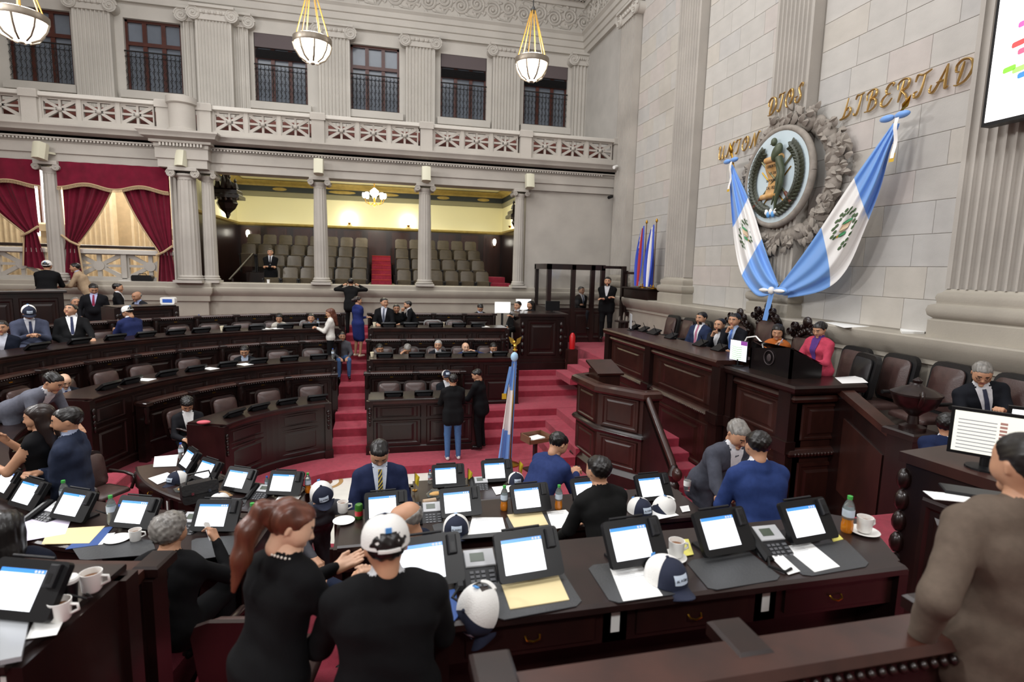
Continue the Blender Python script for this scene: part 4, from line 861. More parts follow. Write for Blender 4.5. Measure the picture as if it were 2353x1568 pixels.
td = thing('monitor_desk', 'tall carved desk with computer monitors at the right edge', 'desk', (float(A[0]), float(A[1]), 1.3)); pA = np.array(A[:2]); pB = np.array(B[:2]); dv = (pB-pA)/np.linalg.norm(pB-pA); nn = np.array((-dv[1], dv[0]))
poly = [pA*0, dv*.95, dv*.95+nn*1.5, nn*1.5]
if nn[0] < 0: poly = [pA*0, -nn*1.5, dv*.95-nn*1.5, dv*.95]
M().prism([tuple(p) for p in poly], 0, 1.15).obj('body', WOOD, td); cc = sum(poly)/4; M().prism([tuple(cc+(p-cc)*1.06) for p in poly], 1.15, 1.22).obj('top', WOODR, td)
q = M()
for j in range(5): q.ell((0, 0, 1.02-.16*j), (.05, .05, .08), 8, 6)
q.lathe([(.07, 0), (.07, .2), (.04, .26), (.06, .34)], n=10).obj('carved_corner', WOOD, td, 60)
put_panel(td, dv[0]*.45-.02*abs(nn[0]), dv[1]*.45-.02*abs(nn[1]), .2, .6, .75, math.atan2(dv[1], dv[0]), PANM)
# ------------------------------------------------------------------ emblem, lettering and flags on the right wall
def W(y, z, d=.0): return (RX-.23-d, y, z)
me = thing('wall_medallion', 'round pale blue medallion with bird, scroll and laurel on the stone wall', 'medallion', (RX-.22, 9.09, 5.52))
WR = Matrix.Rotation(-math.pi/2, 4, 'Z')   # local x -> -y (rightward seen from the hall), local -y -> -x (out of wall)
me.rotation_euler = (0, 0, -math.pi/2)
PALE = mat('pale_blue_enamel', 'c3d2d8', .35, var=.08, scale=2); BRZ = mat('dark_bronze_leaf', '363a2c', .45, var=.4, scale=12); PARCH = mat('parchment', 'd3ac7c', .6, var=.25, scale=6, h2='b98a45'); BIRD = mat('bird_green', '48523c', .45, var=.3, scale=10); RIFLE = mat('rifle_wood', '5d2f1e', .4); PBLUE = mat('ribbon_blue', '5b9bd8', .6)
def disc(r, y0, y1, n=48): return M().lathe([(0, 0), (r, 0), (r, 1), (0, 1)], n=n, cap=False).xf(Matrix.Translation((0, y0, 0)) @ Matrix.Rotation(math.pi/2, 4, 'X') @ Matrix.Scale(y0-y1, 4, (0, 0, 1)))
disc(.83, .0, -.1).obj('plate', PALE, me, 30)
M().tube([(.86*math.cos(a), -.06, .86*math.sin(a)) for a in np.linspace(0, 2*math.pi, 49)], .06, 8, cap=False).obj('stone_rim', SPAN, me, 60)
def leafm(l, w, th=.02):
    q = M(); P = [(0, 0), (.25, w*.7), (.5, w), (.8, w*.6), (1, 0), (.8, -w*.6), (.5, -w), (.25, -w*.7)]
    vs = [(x*l, 0, y*l) for x, y in P]+[(.15*l, -th, 0), (.55*l, -th*1.6, 0), (.9*l, -th*.7, 0)]
    return q.add(vs, [(0, 1, 8), (1, 2, 9, 8), (2, 3, 10, 9), (3, 4, 10), (4, 5, 10), (5, 6, 9, 10), (6, 7, 8, 9), (7, 0, 8)])
LEAF = leafm(.17, .3, .03).mesh('leaf', BRZ, 60); SLEAF = leafm(.19, .36, .04).mesh('leaf', SPAN, 60)
for sx in (-1, 1):
    br = M().tube([(sx*(.62*math.sin(a)), -.12, -.62*math.cos(a)) for a in np.linspace(.1, 2.45, 20)], .014, 6).obj('laurel_branch', BRZ, me)
    for i in range(22):
        a = .12+i*.108
        for off in (-1, 1, 0):
            o = link('leaf', LEAF, br, (sx*.62*math.sin(a), -.13-.01*(off == 0), -.62*math.cos(a)), 0); tdir = math.atan2(math.sin(a), sx*math.cos(a)); o.rotation_euler = (0, -(tdir+off*.75), 0)
# parchment scroll
def scr(u, v):
    x = -.2+.4*u+.05*math.sin(v*6); z = -.32+.62*v; y = -.14-.03*math.sin(v*7+1); return (x, y, z)
sc = M().grid(scr, 6, 14).obj('scroll', PARCH, me, 180)
M().tube([(-.22, -.17, .32), (.2, -.17, .34)], .055, 10).obj('scroll_roll', PARCH, me, 60); M().tube([(-.26, -.17, -.34), (.16, -.17, -.32)], .05, 10).obj('scroll_roll', PARCH, me, 60)
# bird
q = M().ell((.1, -.2, .42), (.1, .08, .17), 12, 10, mt=Matrix.Rotation(.5, 4, 'Y')).ell((.0, -.2, .62), (.06, .055, .075), 10, 8).tube([(-.05, -.2, .61), (-.1, -.2, .59)], [.02, .004], 6)
q.tube([(.16, -.2, .32), (.27, -.2, .1), (.27, -.2, -.15), (.15, -.18, -.4), (.1, -.16, -.62)], [.07, .05, .045, .035, .015], 8); q.tube([(.14, -.2, .3), (.2, -.2, .05), (.16, -.2, -.25), (.04, -.18, -.5)], [.05, .04, .03, .012], 8); q.obj('bird', BIRD, me, 60)
for sx in (-1, 1):
    M().tube([(sx*-.5, -.12, -.5), (sx*-.3, -.12, -.3)], [.055, .03], 8).obj('rifle_stock', RIFLE, me, 60); M().tube([(sx*-.3, -.12, -.3), (sx*.45, -.12, .38)], .018, 6).obj('rifle_barrel', mat('gun_metal', '7c7a5c', .4, metal=.5), me); M().tube([(sx*-.34, -.11, -.52), (sx*.38, -.11, .14)], .012, 6).obj('sword', BRASS, me)
for i in range(5): M().ell((-.12+.06*i, -.15, -.62-.05*(i % 2)), (.045, .03, .06), 8, 6).obj('ribbon', PBLUE if i % 2 else WHITE, me, 60)
# stroke lettering
GL = {'U': (1, [[(.02, .8), (.12, .98), (.24, .95), (.2, .4), (.3, .05), (.52, .08), (.68, .45), (.78, 1)], [(.78, 1), (.7, .25), (.82, .0), (1, .15)]]),
 'N': (1.05, [[(-.05, .15), (.05, .0), (.2, .25), (.36, 1)], [(.36, 1), (.5, .5), (.62, .0)], [(.62, .0), (.74, .6), (.92, .98), (1.08, .92)]]),
 'I': (.62, [[(.0, .78), (.1, .97), (.35, .95), (.62, 1)], [(.42, .97), (.36, .4), (.26, .05), (.08, .0), (.0, .12)]]),
 'O': (.85, [[(.5, 1), (.2, .85), (.05, .4), (.25, .03), (.55, .1), (.75, .55), (.62, .95), (.4, .8), (.42, .55), (.58, .6)]]),
 'D': (1.0, [[(.42, .92), (.36, .5), (.28, .05)], [(.22, .55), (.06, .6), (.05, .85), (.35, 1.02), (.8, .9), (.95, .5), (.7, .12), (.3, .0), (.1, .03)]]),
 'S': (.75, [[(.62, .8), (.68, .98), (.5, 1), (.32, .78), (.45, .55), (.6, .3), (.42, .02), (.12, .05), (.05, .3), (.25, .35)]]),
 'L': (.78, [[(.36, 1), (.28, .5), (.16, .05), (-.05, -.02), (.3, .0), (.62, .12), (.7, .38), (.5, .5), (.34, .36)]]),
 'B': (.9, [[(.42, .95), (.32, .4), (.26, .0)], [(.1, .55), (.05, .85), (.35, 1), (.7, .95), (.72, .68), (.4, .55), (.72, .5), (.82, .2), (.5, .0), (.05, .0)]]),
 'E': (.85, [[(.75, .85), (.8, 1), (.5, .98), (.34, .75), (.45, .55), (.65, .55)], [(.45, .55), (.2, .4), (.12, .15), (.3, .0), (.6, .05), (.85, .3)]]),
 'R': (1.0, [[(.42, .95), (.34, .4), (.26, .0)], [(.1, .6), (.08, .88), (.4, 1.02), (.78, .92), (.72, .6), (.42, .5), (.7, .25), (.85, .02), (1, .1)]]),
 'T': (.85, [[(.0, .7), (.1, .98), (.45, .92), (.9, 1.05)], [(.55, .95), (.5, .4), (.38, .05), (.12, .0), (.05, .2), (.22, .25)]]),
 'A': (1.05, [[(.0, .35), (-.05, .1), (.15, .0), (.4, .3), (.78, 1.05)], [(.78, 1.05), (.8, .5), (.86, .03), (1.02, .1)], [(.3, .38), (.85, .4)]])}
def smooth(P, n=5):
    P = [np.array(p, float) for p in P]; out = []
    for i in range(len(P)-1):
        p0, p1, p2, p3 = P[max(i-1, 0)], P[i], P[i+1], P[min(i+2, len(P)-1)]
        for k in range(n):
            t = k/n; out.append(.5*((2*p1)+(-p0+p2)*t+(2*p0-5*p1+4*p2-p3)*t*t+(-p0+3*p1-3*p2+p3)*t**3))
    return out+[P[-1]]
def word(txt, y0, y1, z0, z1, h, dep, lab):
    t = thing('gold_lettering', lab, 'lettering', (RX-dep, (y0+y1)/2, (z0+z1)/2)); t.rotation_euler = (0, 0, -math.pi/2)
    wd = [GL[c][0]+.22 for c in txt]; tot = sum(wd); L = abs(y1-y0); x = -L/2; sl = (z1-z0)/L; hs_ = L/tot
    for c, w_ in zip(txt, wd):
        q = M()
        for st_ in GL[c][1]:
            P = smooth(st_); n = len(P); q.tube([(p[0]*hs_+.22*p[1]*h*.5, -.03, p[1]*h) for p in P], [h*(.045+.035*math.sin(math.pi*i/(n-1))) for i in range(n)], 6, flat=.7)
        o = q.obj('letter_'+c.lower(), GOLD, t, 60); o.location = (x, 0, sl*(x+w_*hs_/2)); x += w_*hs_
word('UNION', 11.42, 9.98, 6.24, 6.3, .28, .02, 'gold script letters reading UNION left of the wreath')
word('DIOS', 9.55, 8.62, 6.7, 6.76, .3, .24, 'gold script letters reading DIOS on the pilaster above the wreath')
word('LIBERTAD', 7.98, 5.86, 6.3, 6.26, .3, .02, 'gold script letters reading LIBERTAD right of the wreath')
# carved stone wreath around the medallion
wt = thing('stone_wreath', 'grey carved stone wreath of leaves around the medallion', 'wreath', (RX-.21, 9.05, 5.45)); wt.rotation_euler = (0, 0, -math.pi/2)
q = M()
for i in range(40):
    a = i*2*math.pi/40; rr = 1.03+.06*math.cos(a); q.ell((rr*math.cos(a), .04 if abs(rr*math.cos(a)) < .5 else .13, rr*math.sin(a)), (.17, .1, .17), 8, 6)
q.obj('wreath_body', SPAN, wt, 60)
rg = random.Random(3)
for i in range(298):
    a = rg.uniform(0, 2*math.pi); ro_ = 1.14+.2*max(0, math.cos(a-.45))**2+.04*math.sin(a*5); r = rg.uniform(.92, ro_) if math.sin(a) > -.75 else rg.uniform(.92, 1.24)
    lx = r*math.cos(a); o = link('leaf', SLEAF, wt, (lx, (-.02 if abs(lx) < .5 else .09)-.06*rg.random(), r*math.sin(a)), 0, (rg.uniform(.7, 1.15),)*3); o.rotation_euler = (rg.uniform(-.4, .4), -(a+rg.uniform(-1.3, 1.3)), rg.uniform(-.4, .4))
# draped flags
FB = mat('flag_sky_blue', '6f9fe0', .55, sheen=.3); FWm = mat('flag_white', 'ece9e6', .6, sheen=.3); FGR = mat('emblem_green', '46603c', .7); FTN = mat('emblem_tan', 'd8bfa0', .7); FYE = mat('flag_gold_trim', 'c9a227', .5)
def rs(P, n):
    P = np.array(P, float); d = np.r_[0, np.cumsum(np.linalg.norm(np.diff(P, axis=0), axis=1))]; t = np.linspace(0, d[-1], n); return np.c_[np.interp(t, d, P[:, 0]), np.interp(t, d, P[:, 1])]
def drape_flag(inner, outer, lab, b1, b2, pole, tip):
    nu, nv = 60, 36; I = rs([p for p in smooth(inner, 6)], nu); O = rs([p for p in smooth(outer, 6)], nu)
    p0 = ox(*inner[0], RX-.3); t = thing('draped_flag', lab, 'flag', p0)
    def P(u, v):
        i = min(u*(nu-1), nu-1.001); k = int(i); f = i-k; a = I[k]*(1-f)+I[k+1]*f; b = O[k]*(1-f)+O[k+1]*f; px = a*(1-v)+b*v
        env = math.sin(math.pi*min(1, u*1.02))**.6
        d = .33+.10*env*math.sin(v*19+u*2)*(.35+.65*abs(v-.4))+.12*env*v*0+.14*env*math.sin(math.pi*v)
        q = ox(px[0], px[1], RX-d); return Vector(q-p0)
    q = M(); 
    def G(u, v):
        s1 = b1[0]+(b1[1]-b1[0])*v; s2 = b2[0]+(b2[1]-b2[0])*v; i = round(u*(nu-1))
        return P(s1*i/20 if i <= 20 else (s1+(s2-s1)*(i-20)/20 if i <= 40 else s2+(1-s2)*(i-40)/19), v)
    q.grid(G, nu, nv); q.m = [1 if 20 <= i < 40 else 0 for j in range(nv-1) for i in range(nu-1)]
    q.obj('cloth', [FB, FWm], t, 180)
    uc = (b1[0]+b1[1]+b2[0]+b2[1])/4; em = M()
    def fl(uu, vv, du, dv, mi):
        c = []
        for a in np.linspace(0, 2*math.pi, 7)[:-1]: c.append(P(min(.99, max(0, uu+du*math.cos(a)-.3*dv*math.sin(a))), vv+dv*math.sin(a)+1.2*du*math.cos(a)*0)+Vector((-.012, 0, 0)))
        em.add(c, [tuple(range(6))], mi)
    for i in range(26):
        a = .5+i*(2*math.pi-1.0)/25; r = .2 if i % 2 else .25; fl(uc+.085*math.cos(a)*(r/.22), .5+r*math.sin(a), .012, .03, 0)
    fl(uc-.01, .5, .035, .09, 1); fl(uc-.035, .5, .012, .1, 2); fl(uc+.03, .52, .014, .07, 2); fl(uc+.05, .46, .01, .03, 3)
    em.obj('emblem', [FGR, FTN, mat('emblem_bird_green', '3d8a5a', .6), FYE], t)
    a = Vector(ox(*pole, RX-.3)-p0); b = Vector(ox(*tip, RX-.34)-p0); d = (b-a).normalized()
    M().tube([a-d*.3, b], .018, 8).obj('pole', BRASS, t); M().tube([b-d*.02, b+d*.05, b+d*.2], [.012, .045, .004], 6).obj('spear_head', BRASS, t, 60)
    for sx in (-1, 1): M().ell(a+Vector((-.05, sx*.12, .02)), (.05, .12, .05), 10, 8).obj('bow', FB, t, 60)
    M().grid(lambda u, v: a+Vector((-.1-.02*math.sin(v*8), -.06-.06*u, -.02-.55*v)), 3, 8).obj('ribbon', FWm, t, 180); M().grid(lambda u, v: a+Vector((-.105-.02*math.sin(v), -.05-.08*u, -.5-.12*v)), 3, 3).obj('ribbon_fringe', FYE, t)
drape_flag([(1684, 378), (1726, 470), (1757, 570), (1789, 655)], [(1676, 382), (1679, 460), (1688, 560), (1705, 635), (1740, 680), (1778, 675)], 'blue and white flag draped left of the medallion', (.28, .40), (.62, .72), (1684, 372), (1681, 352))
drape_flag([(2052, 283), (1955, 420), (1862, 560), (1783, 668)], [(2068, 284), (2046, 345), (2024, 430), (1990, 520), (1945, 620), (1890, 668), (1795, 688)], 'blue and white flag draped right of the medallion', (.33, .44), (.62, .78), (2062, 272), (2076, 248))
kn = thing('flag_bow', 'white and blue bow where the two draped flags meet', 'bow', ox(1778, 668, RX-.55))
for sx in (-1, 1): M().ell((0, sx*.17, .0), (.06, .17, .07), 12, 8).obj('loop', FB, kn, 60); M().ell((-.05, sx*.2, .0), (.03, .14, .035), 10, 6).obj('loop_stripe', FWm, kn, 60)
M().ell((-.05, 0, 0), (.06, .06, .07), 10, 8).obj('knot', FWm, kn, 60); M().grid(lambda u, v: (-.03-.02*math.sin(u*9), -.05+.12*u+.12*v*(1 if u > 0 else 1), -.05-.5*v), 5, 6).obj('tail', FB, kn, 180)
# two small standing flags
def small_flag(px, lab, bands):
    p = ox(px[0], px[1], RX-.32); b = (p[0], p[1], 3.29); t = thing('pole_flag', lab, 'flag', b); h = p[2]-3.29
    M().tube([(0, 0, 0), (0, 0, h)], .014, 8).obj('pole', mat('pole_wood', '6b4a2c', .4), t); M().lathe([(.01, 0), (.035, .03), (.03, .07), (0, .12)], (0, 0, h), 8).obj('finial', BRASS, t, 40); M().lathe([(.1, 0), (.1, .02), (.03, .05), (.02, .1)], n=12).obj('base', BRASS, t, 40)
    q = M(); nu, nv = 40, 26
    q.grid(lambda u, v: (-.04-.1*math.sin(u*14+v)*(.3+.7*v)-.03, .02+(.1+.36*math.sin(math.pi*min(1, v*.75+.05)))*(u-.25)*.9, h-.05-(h-.1)*v-.12*u*(1-v)), nu, nv); k = 0
    for j in range(nv-1):
        for i in range(nu-1):
            u = i/nu+.25*(j/nv)-.1; q.m[k] = next(m_ for lim, m_ in bands if u < lim); k += 1
    q.obj('cloth', [mat('flag_royal_blue', '2b48b8', .6), FWm, mat('flag_red', 'a3222f', .6)], t, 180)
    M().grid(lambda u, v: (-.1, -.1+.3*u, .08+.03*math.sin(u*9)-.03*v), 8, 2).obj('fringe', FYE, t)
small_flag((1486, 515), 'small red, white and blue flag on the shelf', ((.14, 0), (.3, 1), (.62, 2), (.82, 1), (9, 0))); small_flag((1509, 512), 'small blue and white flag on the shelf nearest the pilaster', ((.34, 0), (.72, 1), (9, 0)))
# flag on a stand in the well
p = oz(1166, 1070, .15); fl_ = thing('standing_flag', 'blue and white flag furled on a tall pole by the stairs', 'flag', p)
M().tube([(.05, .03, 0), (.1, .05, 2.12)], .017, 8).obj('pole', BRASS, fl_); M().lathe([(.17, 0), (.17, .02), (.05, .06), (.03, .12)], (.05, .03, 0), 14).obj('base', BRASS, fl_, 40)
q = M().ell((.1, .05, 2.2), (.035, .03, .06), 8, 6).lathe([(.02, 2.1), (.05, 2.14), (.02, 2.16)], (.1, .05, 0), 8)
for sx in (-1, 1): q.add([(.1, .05, 2.2), (.1+sx*.03, .05, 2.34), (.1+sx*.12, .06, 2.38), (.1+sx*.09, .05, 2.27)], [(0, 1, 2, 3)])
q.ell((.08, .03, 2.28), (.025, .025, .03), 8, 6).obj('eagle_finial', mat('bright_gold', 'd8b85a', .35, metal=1), fl_, 60)
q = M(); nu, nv = 30, 30
q.grid(lambda u, v: (.12-.06*v-(.09+.2*v)*(u-.1), .0+.05*math.sin(u*11+v)*(.3+v), 2.05-1.98*v-.05*u), nu, nv); k = 0
for j in range(nv-1):
    for i in range(nu-1):
        v = j/nv+.12*(i/nu); q.m[k] = 1 if (.34 < v < .72 and i/nu > .22) else (2 if i/nu < .2 else 0); k += 1
q.obj('cloth', [FB, FWm, FB], fl_, 180); M().tube([(.08, 0, 1.9), (.06, -.02, 1.2), (.05, 0, .9)], .014, 6).obj('gold_cord', FYE, fl_); M().ell((.08, .0, 2.02), (.07, .05, .09), 8, 6).obj('bow', mat('bow_light_blue', 'a8cdea', .6), fl_, 60)
M().grid(lambda u, v: (-.02-.1*v+.05*u, -.03, 1.85-.55*v), 3, 6).obj('ribbon', FB, fl_, 180); M().box((-.14, -.04, 1.26), (-.06, -.03, 1.36)).obj('ribbon_fringe', FYE, fl_)
# big LED screen at the upper right
p0 = ox(2263, 283, 6.85); sc_ = thing('led_screen', 'large white lit screen at the top right corner', 'screen', p0); sc_.rotation_euler = (0, 0, -math.pi/2)
SCW = mat('lit_white_screen', 'ffffff', .4, emit=1.6)
M().box((-.04, .0, -.04), (2.6, .14, 1.75)).obj('cabinet', BLACKP, sc_); M().box((0, -.01, 0), (2.56, 0, 1.71)).obj('display', SCW, sc_)
for i, (x, z, c) in enumerate(((.3, .95, 'e85aa0'), (.26, .75, 'e04848'), (.33, .66, 'e85a7a'), (.2, .5, '7ccf3a'), (.3, .47, '9bdc6a'), (.36, .4, '3b7fe0'), (.45, .85, 'e04868'))):
    mt_ = mat('screen_%s' % c, c, .5, emit=.8); M().plate(rrect(.13, .06, .02), (x, -.012, z), (1, 0, .12), (0, 0, 1), (0, -.003, 0)).obj('screen_word', mt_, sc_)
# ------------------------------------------------------------------ people: signed-distance bodies meshed with surface nets
def smin(a, b, k): h = np.clip(.5+.5*(b-a)/k, 0, 1); return b+(a-b)*h-k*h*(1-h)
def rcone(P, a, b, ra, rb):
    ba = b-a; l2 = max(ba@ba, 1e-9); t = np.clip((P-a) @ ba/l2, 0, 1); d = P-a-t[..., None]*ba
    return np.sqrt((d*d).sum(-1))-(ra+(rb-ra)*t)
CORN = np.array([(i, j, k) for i in (0, 1) for j in (0, 1) for k in (0, 1)])
EDG = [(a, b) for a in range(8) for b in range(a+1, 8) if abs(CORN[a]-CORN[b]).sum() == 1]
def nets(F, o, h):
    C = np.stack([F[c[0]:F.shape[0]-1+c[0], c[1]:F.shape[1]-1+c[1], c[2]:F.shape[2]-1+c[2]] for c in CORN], -1)
    ins = C < 0; n = ins.sum(-1); act = (n > 0) & (n < 8); idx = np.full(act.shape, -1, np.int64); ii = np.argwhere(act); idx[act] = np.arange(len(ii)); V = C[act]
    acc = np.zeros((len(ii), 3)); cnt = np.zeros(len(ii))
    for a, b in EDG:
        m = (V[:, a] < 0) != (V[:, b] < 0); den = V[:, a]-V[:, b]; t = np.where(m, V[:, a]/np.where(den == 0, 1, den), 0)
        acc += np.where(m[:, None], CORN[a]+t[:, None]*(CORN[b]-CORN[a]), 0); cnt += m
    P = (ii+acc/cnt[:, None])*h+o; fs = []
    S_ = F < 0
    for ax in range(3):
        sl = [slice(1, -1)]*3; sl[ax] = slice(0, -1); s2 = list(sl); s2[ax] = slice(1, None)
        A = S_[tuple(sl)]; B = S_[tuple(s2)]; ch = A != B; q = np.argwhere(ch); q[:, [i for i in range(3) if i != ax]] += 1
        u, v = [(1, 2), (2, 0), (0, 1)][ax]; eu = np.eye(3, dtype=int)[u]; ev = np.eye(3, dtype=int)[v]
        g = lambda p: idx[p[:, 0], p[:, 1], p[:, 2]]
        quad = np.stack([g(q-eu-ev), g(q-ev), g(q), g(q-eu)], 1); fl = A[ch]; quad[~fl] = quad[~fl][:, ::-1]; fs.append(quad)
    return P, np.concatenate(fs)
def field(prims, h, pad=.03, post=None):
    lo = np.min([np.minimum(p[0]-p[2], p[1]-p[3]) for p in prims], 0)-pad; hi = np.max([np.maximum(p[0]+p[2], p[1]+p[3]) for p in prims], 0)+pad
    n = np.ceil((hi-lo)/h).astype(int)+1; F = np.full(n, 9.0); ax = [lo[i]+np.arange(n[i])*h for i in range(3)]
    for a, b, ra, rb, k in [(p[0], p[1], p[2], p[3], p[5]) for p in prims]:
        R = max(ra, rb)+k+.03; l = np.maximum(((np.minimum(a, b)-R-lo)/h).astype(int), 0); u = np.minimum(((np.maximum(a, b)+R-lo)/h).astype(int)+2, n); s = tuple(slice(l[i], u[i]) for i in range(3))
        G = np.stack(np.meshgrid(*[ax[i][s[i]] for i in range(3)], indexing='ij'), -1); F[s] = smin(F[s], rcone(G, a, b, ra, rb), k)
    if post is not None: F = post(F, np.stack(np.meshgrid(*ax, indexing='ij'), -1))
    return F, lo
V3 = lambda *a: np.array(a, float)
def pr(a, b, ra, rb=None, m=0, k=.03): return (np.array(a, float), np.array(b, float), ra, ra if rb is None else rb, m, k)
def to_m(P, Fq, mi=None):
    q = M(); q.v = [tuple(p) for p in P]; q.f = [tuple(f) for f in Fq]; q.m = list(mi) if mi is not None else [0]*len(Fq); return q
# --- head templates (origin between the ears, +y forward); materials 0 skin 4 eye white 5 dark 6 lip
def head_prims(f=0):
    w = .92 if f else 1
    L = [pr((0, -.028, .034), (0, .03, .03), .082*w, .076*w), pr((-.012, .0, -.01), (.012, .03, -.01), .066*w), pr((0, .02, -.03), (0, .062, -.088), .056*w, .024, k=.03), pr((-.034, .05, -.028), (.034, .05, -.028), .036, k=.03),
         pr((-.03, .083, .026), (.03, .083, .026), .013, k=.015), pr((0, .088, .012), (0, .112, -.026), .008, .011, k=.012), pr((-.010, .1, -.03), (.010, .1, -.03), .009, k=.01), pr((-.018, .087, -.06), (.018, .087, -.06), .009, k=.012),
         pr((0, .078, -.094), (0, .078, -.094), .017, k=.02), pr((0, -.01, -.03), (0, -.025, -.1), .058*w, .05*w, k=.02)]
    for s in (-1, 1): L += [pr((s*.078*w, -.012, .012), (s*.081*w, -.016, -.012), .014, .010, k=.008), pr((s*.031, .079, .002), (s*.031, .079, .002), .0125, k=.004)]
    return L
def head_mesh(h, f):
    F, lo = field(head_prims(f), h); P, Q = nets(F, lo, h); c = P[Q].mean(1); m = np.zeros(len(Q), int); x, y, z = c.T; ax = abs(x)
    e = (ax-.031)**2+(z-.002)**2; fr = y > .07
    m[fr & (e < .0095**2) & (abs(z-.002) < .0045)] = 4; m[fr & (e < .0058**2)] = 5
    m[fr & (ax > .014) & (ax < .05) & (z > .022) & (z < .033) & (y > .075)] = 5; m[fr & (ax < .023) & (abs(z+.059) < .0075)] = 6
    return to_m(P, Q, m)
HEADS = {(hi, f): head_mesh(.0055 if hi else .0085, f) for hi in (0, 1) for f in (0, 1)}
def hair_mesh(kind, h=.009):
    cr = [pr((0, -.03, .04), (0, .022, .037), .0885, .081, k=.01)]
    if kind in ('curly', 'wavy'): cr = [pr((0, -.03, .05), (0, .025, .05), .1, .088, k=.01)]
    if kind == 'long': cr += [pr((0, -.05, .03), (0, -.075, -.12), .085, .08), pr((-.03, -.08, -.1), (-.04, -.09, -.32), .06, .04), pr((.03, -.08, -.1), (.035, -.09, -.34), .06, .035), pr((-.06, -.02, -.02), (-.06, -.05, -.22), .035, .03), pr((.06, -.02, -.02), (.06, -.05, -.22), .035, .03)]
    if kind == 'pony': cr += [pr((0, -.1, .06), (0, -.14, .05), .035, .04, k=.015), pr((0, -.135, .05), (0, -.165, -.05), .036, .046), pr((0, -.165, -.05), (.01, -.15, -.17), .046, .04), pr((.01, -.15, -.17), (.02, -.13, -.31), .04, .012)]
    if kind == 'bun': cr += [pr((0, -.1, .03), (0, -.13, .02), .04, .045, k=.02)]
    def zl(y): return np.interp(y, [-.2, -.06, -.02, .02, .05, .075, .12], [-.09, -.07, -.03, .0, .045, .062, .072])
    if kind == 'recede': zl = lambda y: np.interp(y, [-.2, -.06, -.02, .02, .05, .075, .12], [-.09, -.07, -.03, .015, .08, .1, .12])
    def post(F, G):
        x, y, z = G[..., 0], G[..., 1], G[..., 2]
        F = F+(.003*np.sin(x*190+y*70) if kind in ('long', 'pony', 'bun') else .004*np.sin(x*150+z*40+y*30)*np.sin(z*150+y*90))+(.006*np.sin(x*110)*np.sin(y*120)*np.sin(z*115) if kind in ('curly', 'wavy') else 0)
        if kind == 'under': return np.maximum(np.maximum(F, -(z-zl(y))), z-.085)
        if kind == 'bald': return np.maximum(np.maximum(F, -(z-zl(y))), z-np.interp(y, [-.12, -.05, .03], [.06, .045, .02]))
        if kind in ('long',): cut = np.where(y > .01, z-zl(y), 1); return np.maximum(F, -cut)
        if kind in ('pony', 'bun'): cut = np.where(y > -.09, z-zl(y)+.0*x, 1); return np.maximum(F, -cut)
        return np.maximum(F, -(z-zl(y)))
    F, lo = field(cr, h, .02, post); return to_m(*nets(F, lo, h))
HAIR = {k: hair_mesh(k) for k in ('short', 'curly', 'recede', 'bald', 'long', 'pony', 'bun', 'under')}
def hand_mesh(curl, point=False, h=.0062):
    L = [pr((x, 0, 0), (x*1.15, .085, 0), .0165, .015, k=.012) for x in (-.022, 0, .022)]+[pr((0, -.03, 0), (0, .02, 0), .025, .022, k=.02)]
    for i, (x, ln) in enumerate(((-.031, .068), (-.0105, .078), (.0105, .072), (.031, .056))):
        c = 0.05 if (point and i == 0) else curl; sp = (x*.25 if c < .4 else 0); a = V3(x, .085, 0); d1 = V3(sp, math.cos(c*.7), -math.sin(c*.7)); b = a+d1*ln*.5; d2 = V3(sp, math.cos(c*1.7), -math.sin(c*1.7)); e = b+d2*ln*.5
        L += [pr(a, b, .0098, .0092, k=.006), pr(b, e, .0092, .0078, k=.006)]
    L += [pr((-.028, .02, -.004), (-.05, .055, -.012), .013, .0105, k=.01), pr((-.05, .055, -.012), (-.052+.02*min(curl, 1), .088, -.02), .0105, .009, k=.006)]
    F, lo = field(L, h, .015); return to_m(*nets(F, lo, h))
HANDS = {'relax': hand_mesh(.55), 'flat': hand_mesh(.12), 'fist': hand_mesh(1.45), 'grip': hand_mesh(1.0), 'point': hand_mesh(1.3, True)}
SKINS = {k: mat('skin_%s' % k, h, .55, var=.06, scale=20) for k, h in (('tan', 'b98a6c'), ('dark', '8f6247'), ('fair', 'd3a88c'), ('brown', 'a3765a'))}
EYEW = mat('eye_white', 'b5aaa2', .4); LIP = mat('lips', '9c5a50', .5); DKB = mat('eyebrow_dark', '1d1512', .6)
HAIRC = {k: mat('hair_%s' % k, h, .38, var=.45, scale=30, stretch=(1, 1, .2)) for k, h in (('black', '14100f'), ('brown', '5a3020'), ('grey', '7c7873'), ('white', 'aaa6a2'), ('darkbrown', '251815'))}
def cloth(h, rough=.85):
    k = ''.join('%02x' % int(int(h[i:i+2], 16)*(.72 if max(int(h[j:j+2], 16) for j in (0, 2, 4)) < 70 else .92)) for i in (0, 2, 4))
    return mat('cloth_'+h, k, rough, var=.12, scale=30, bump=.06, bscale=120, spec=.15)
SHOE = mat('black_shoe', '141212', .3)
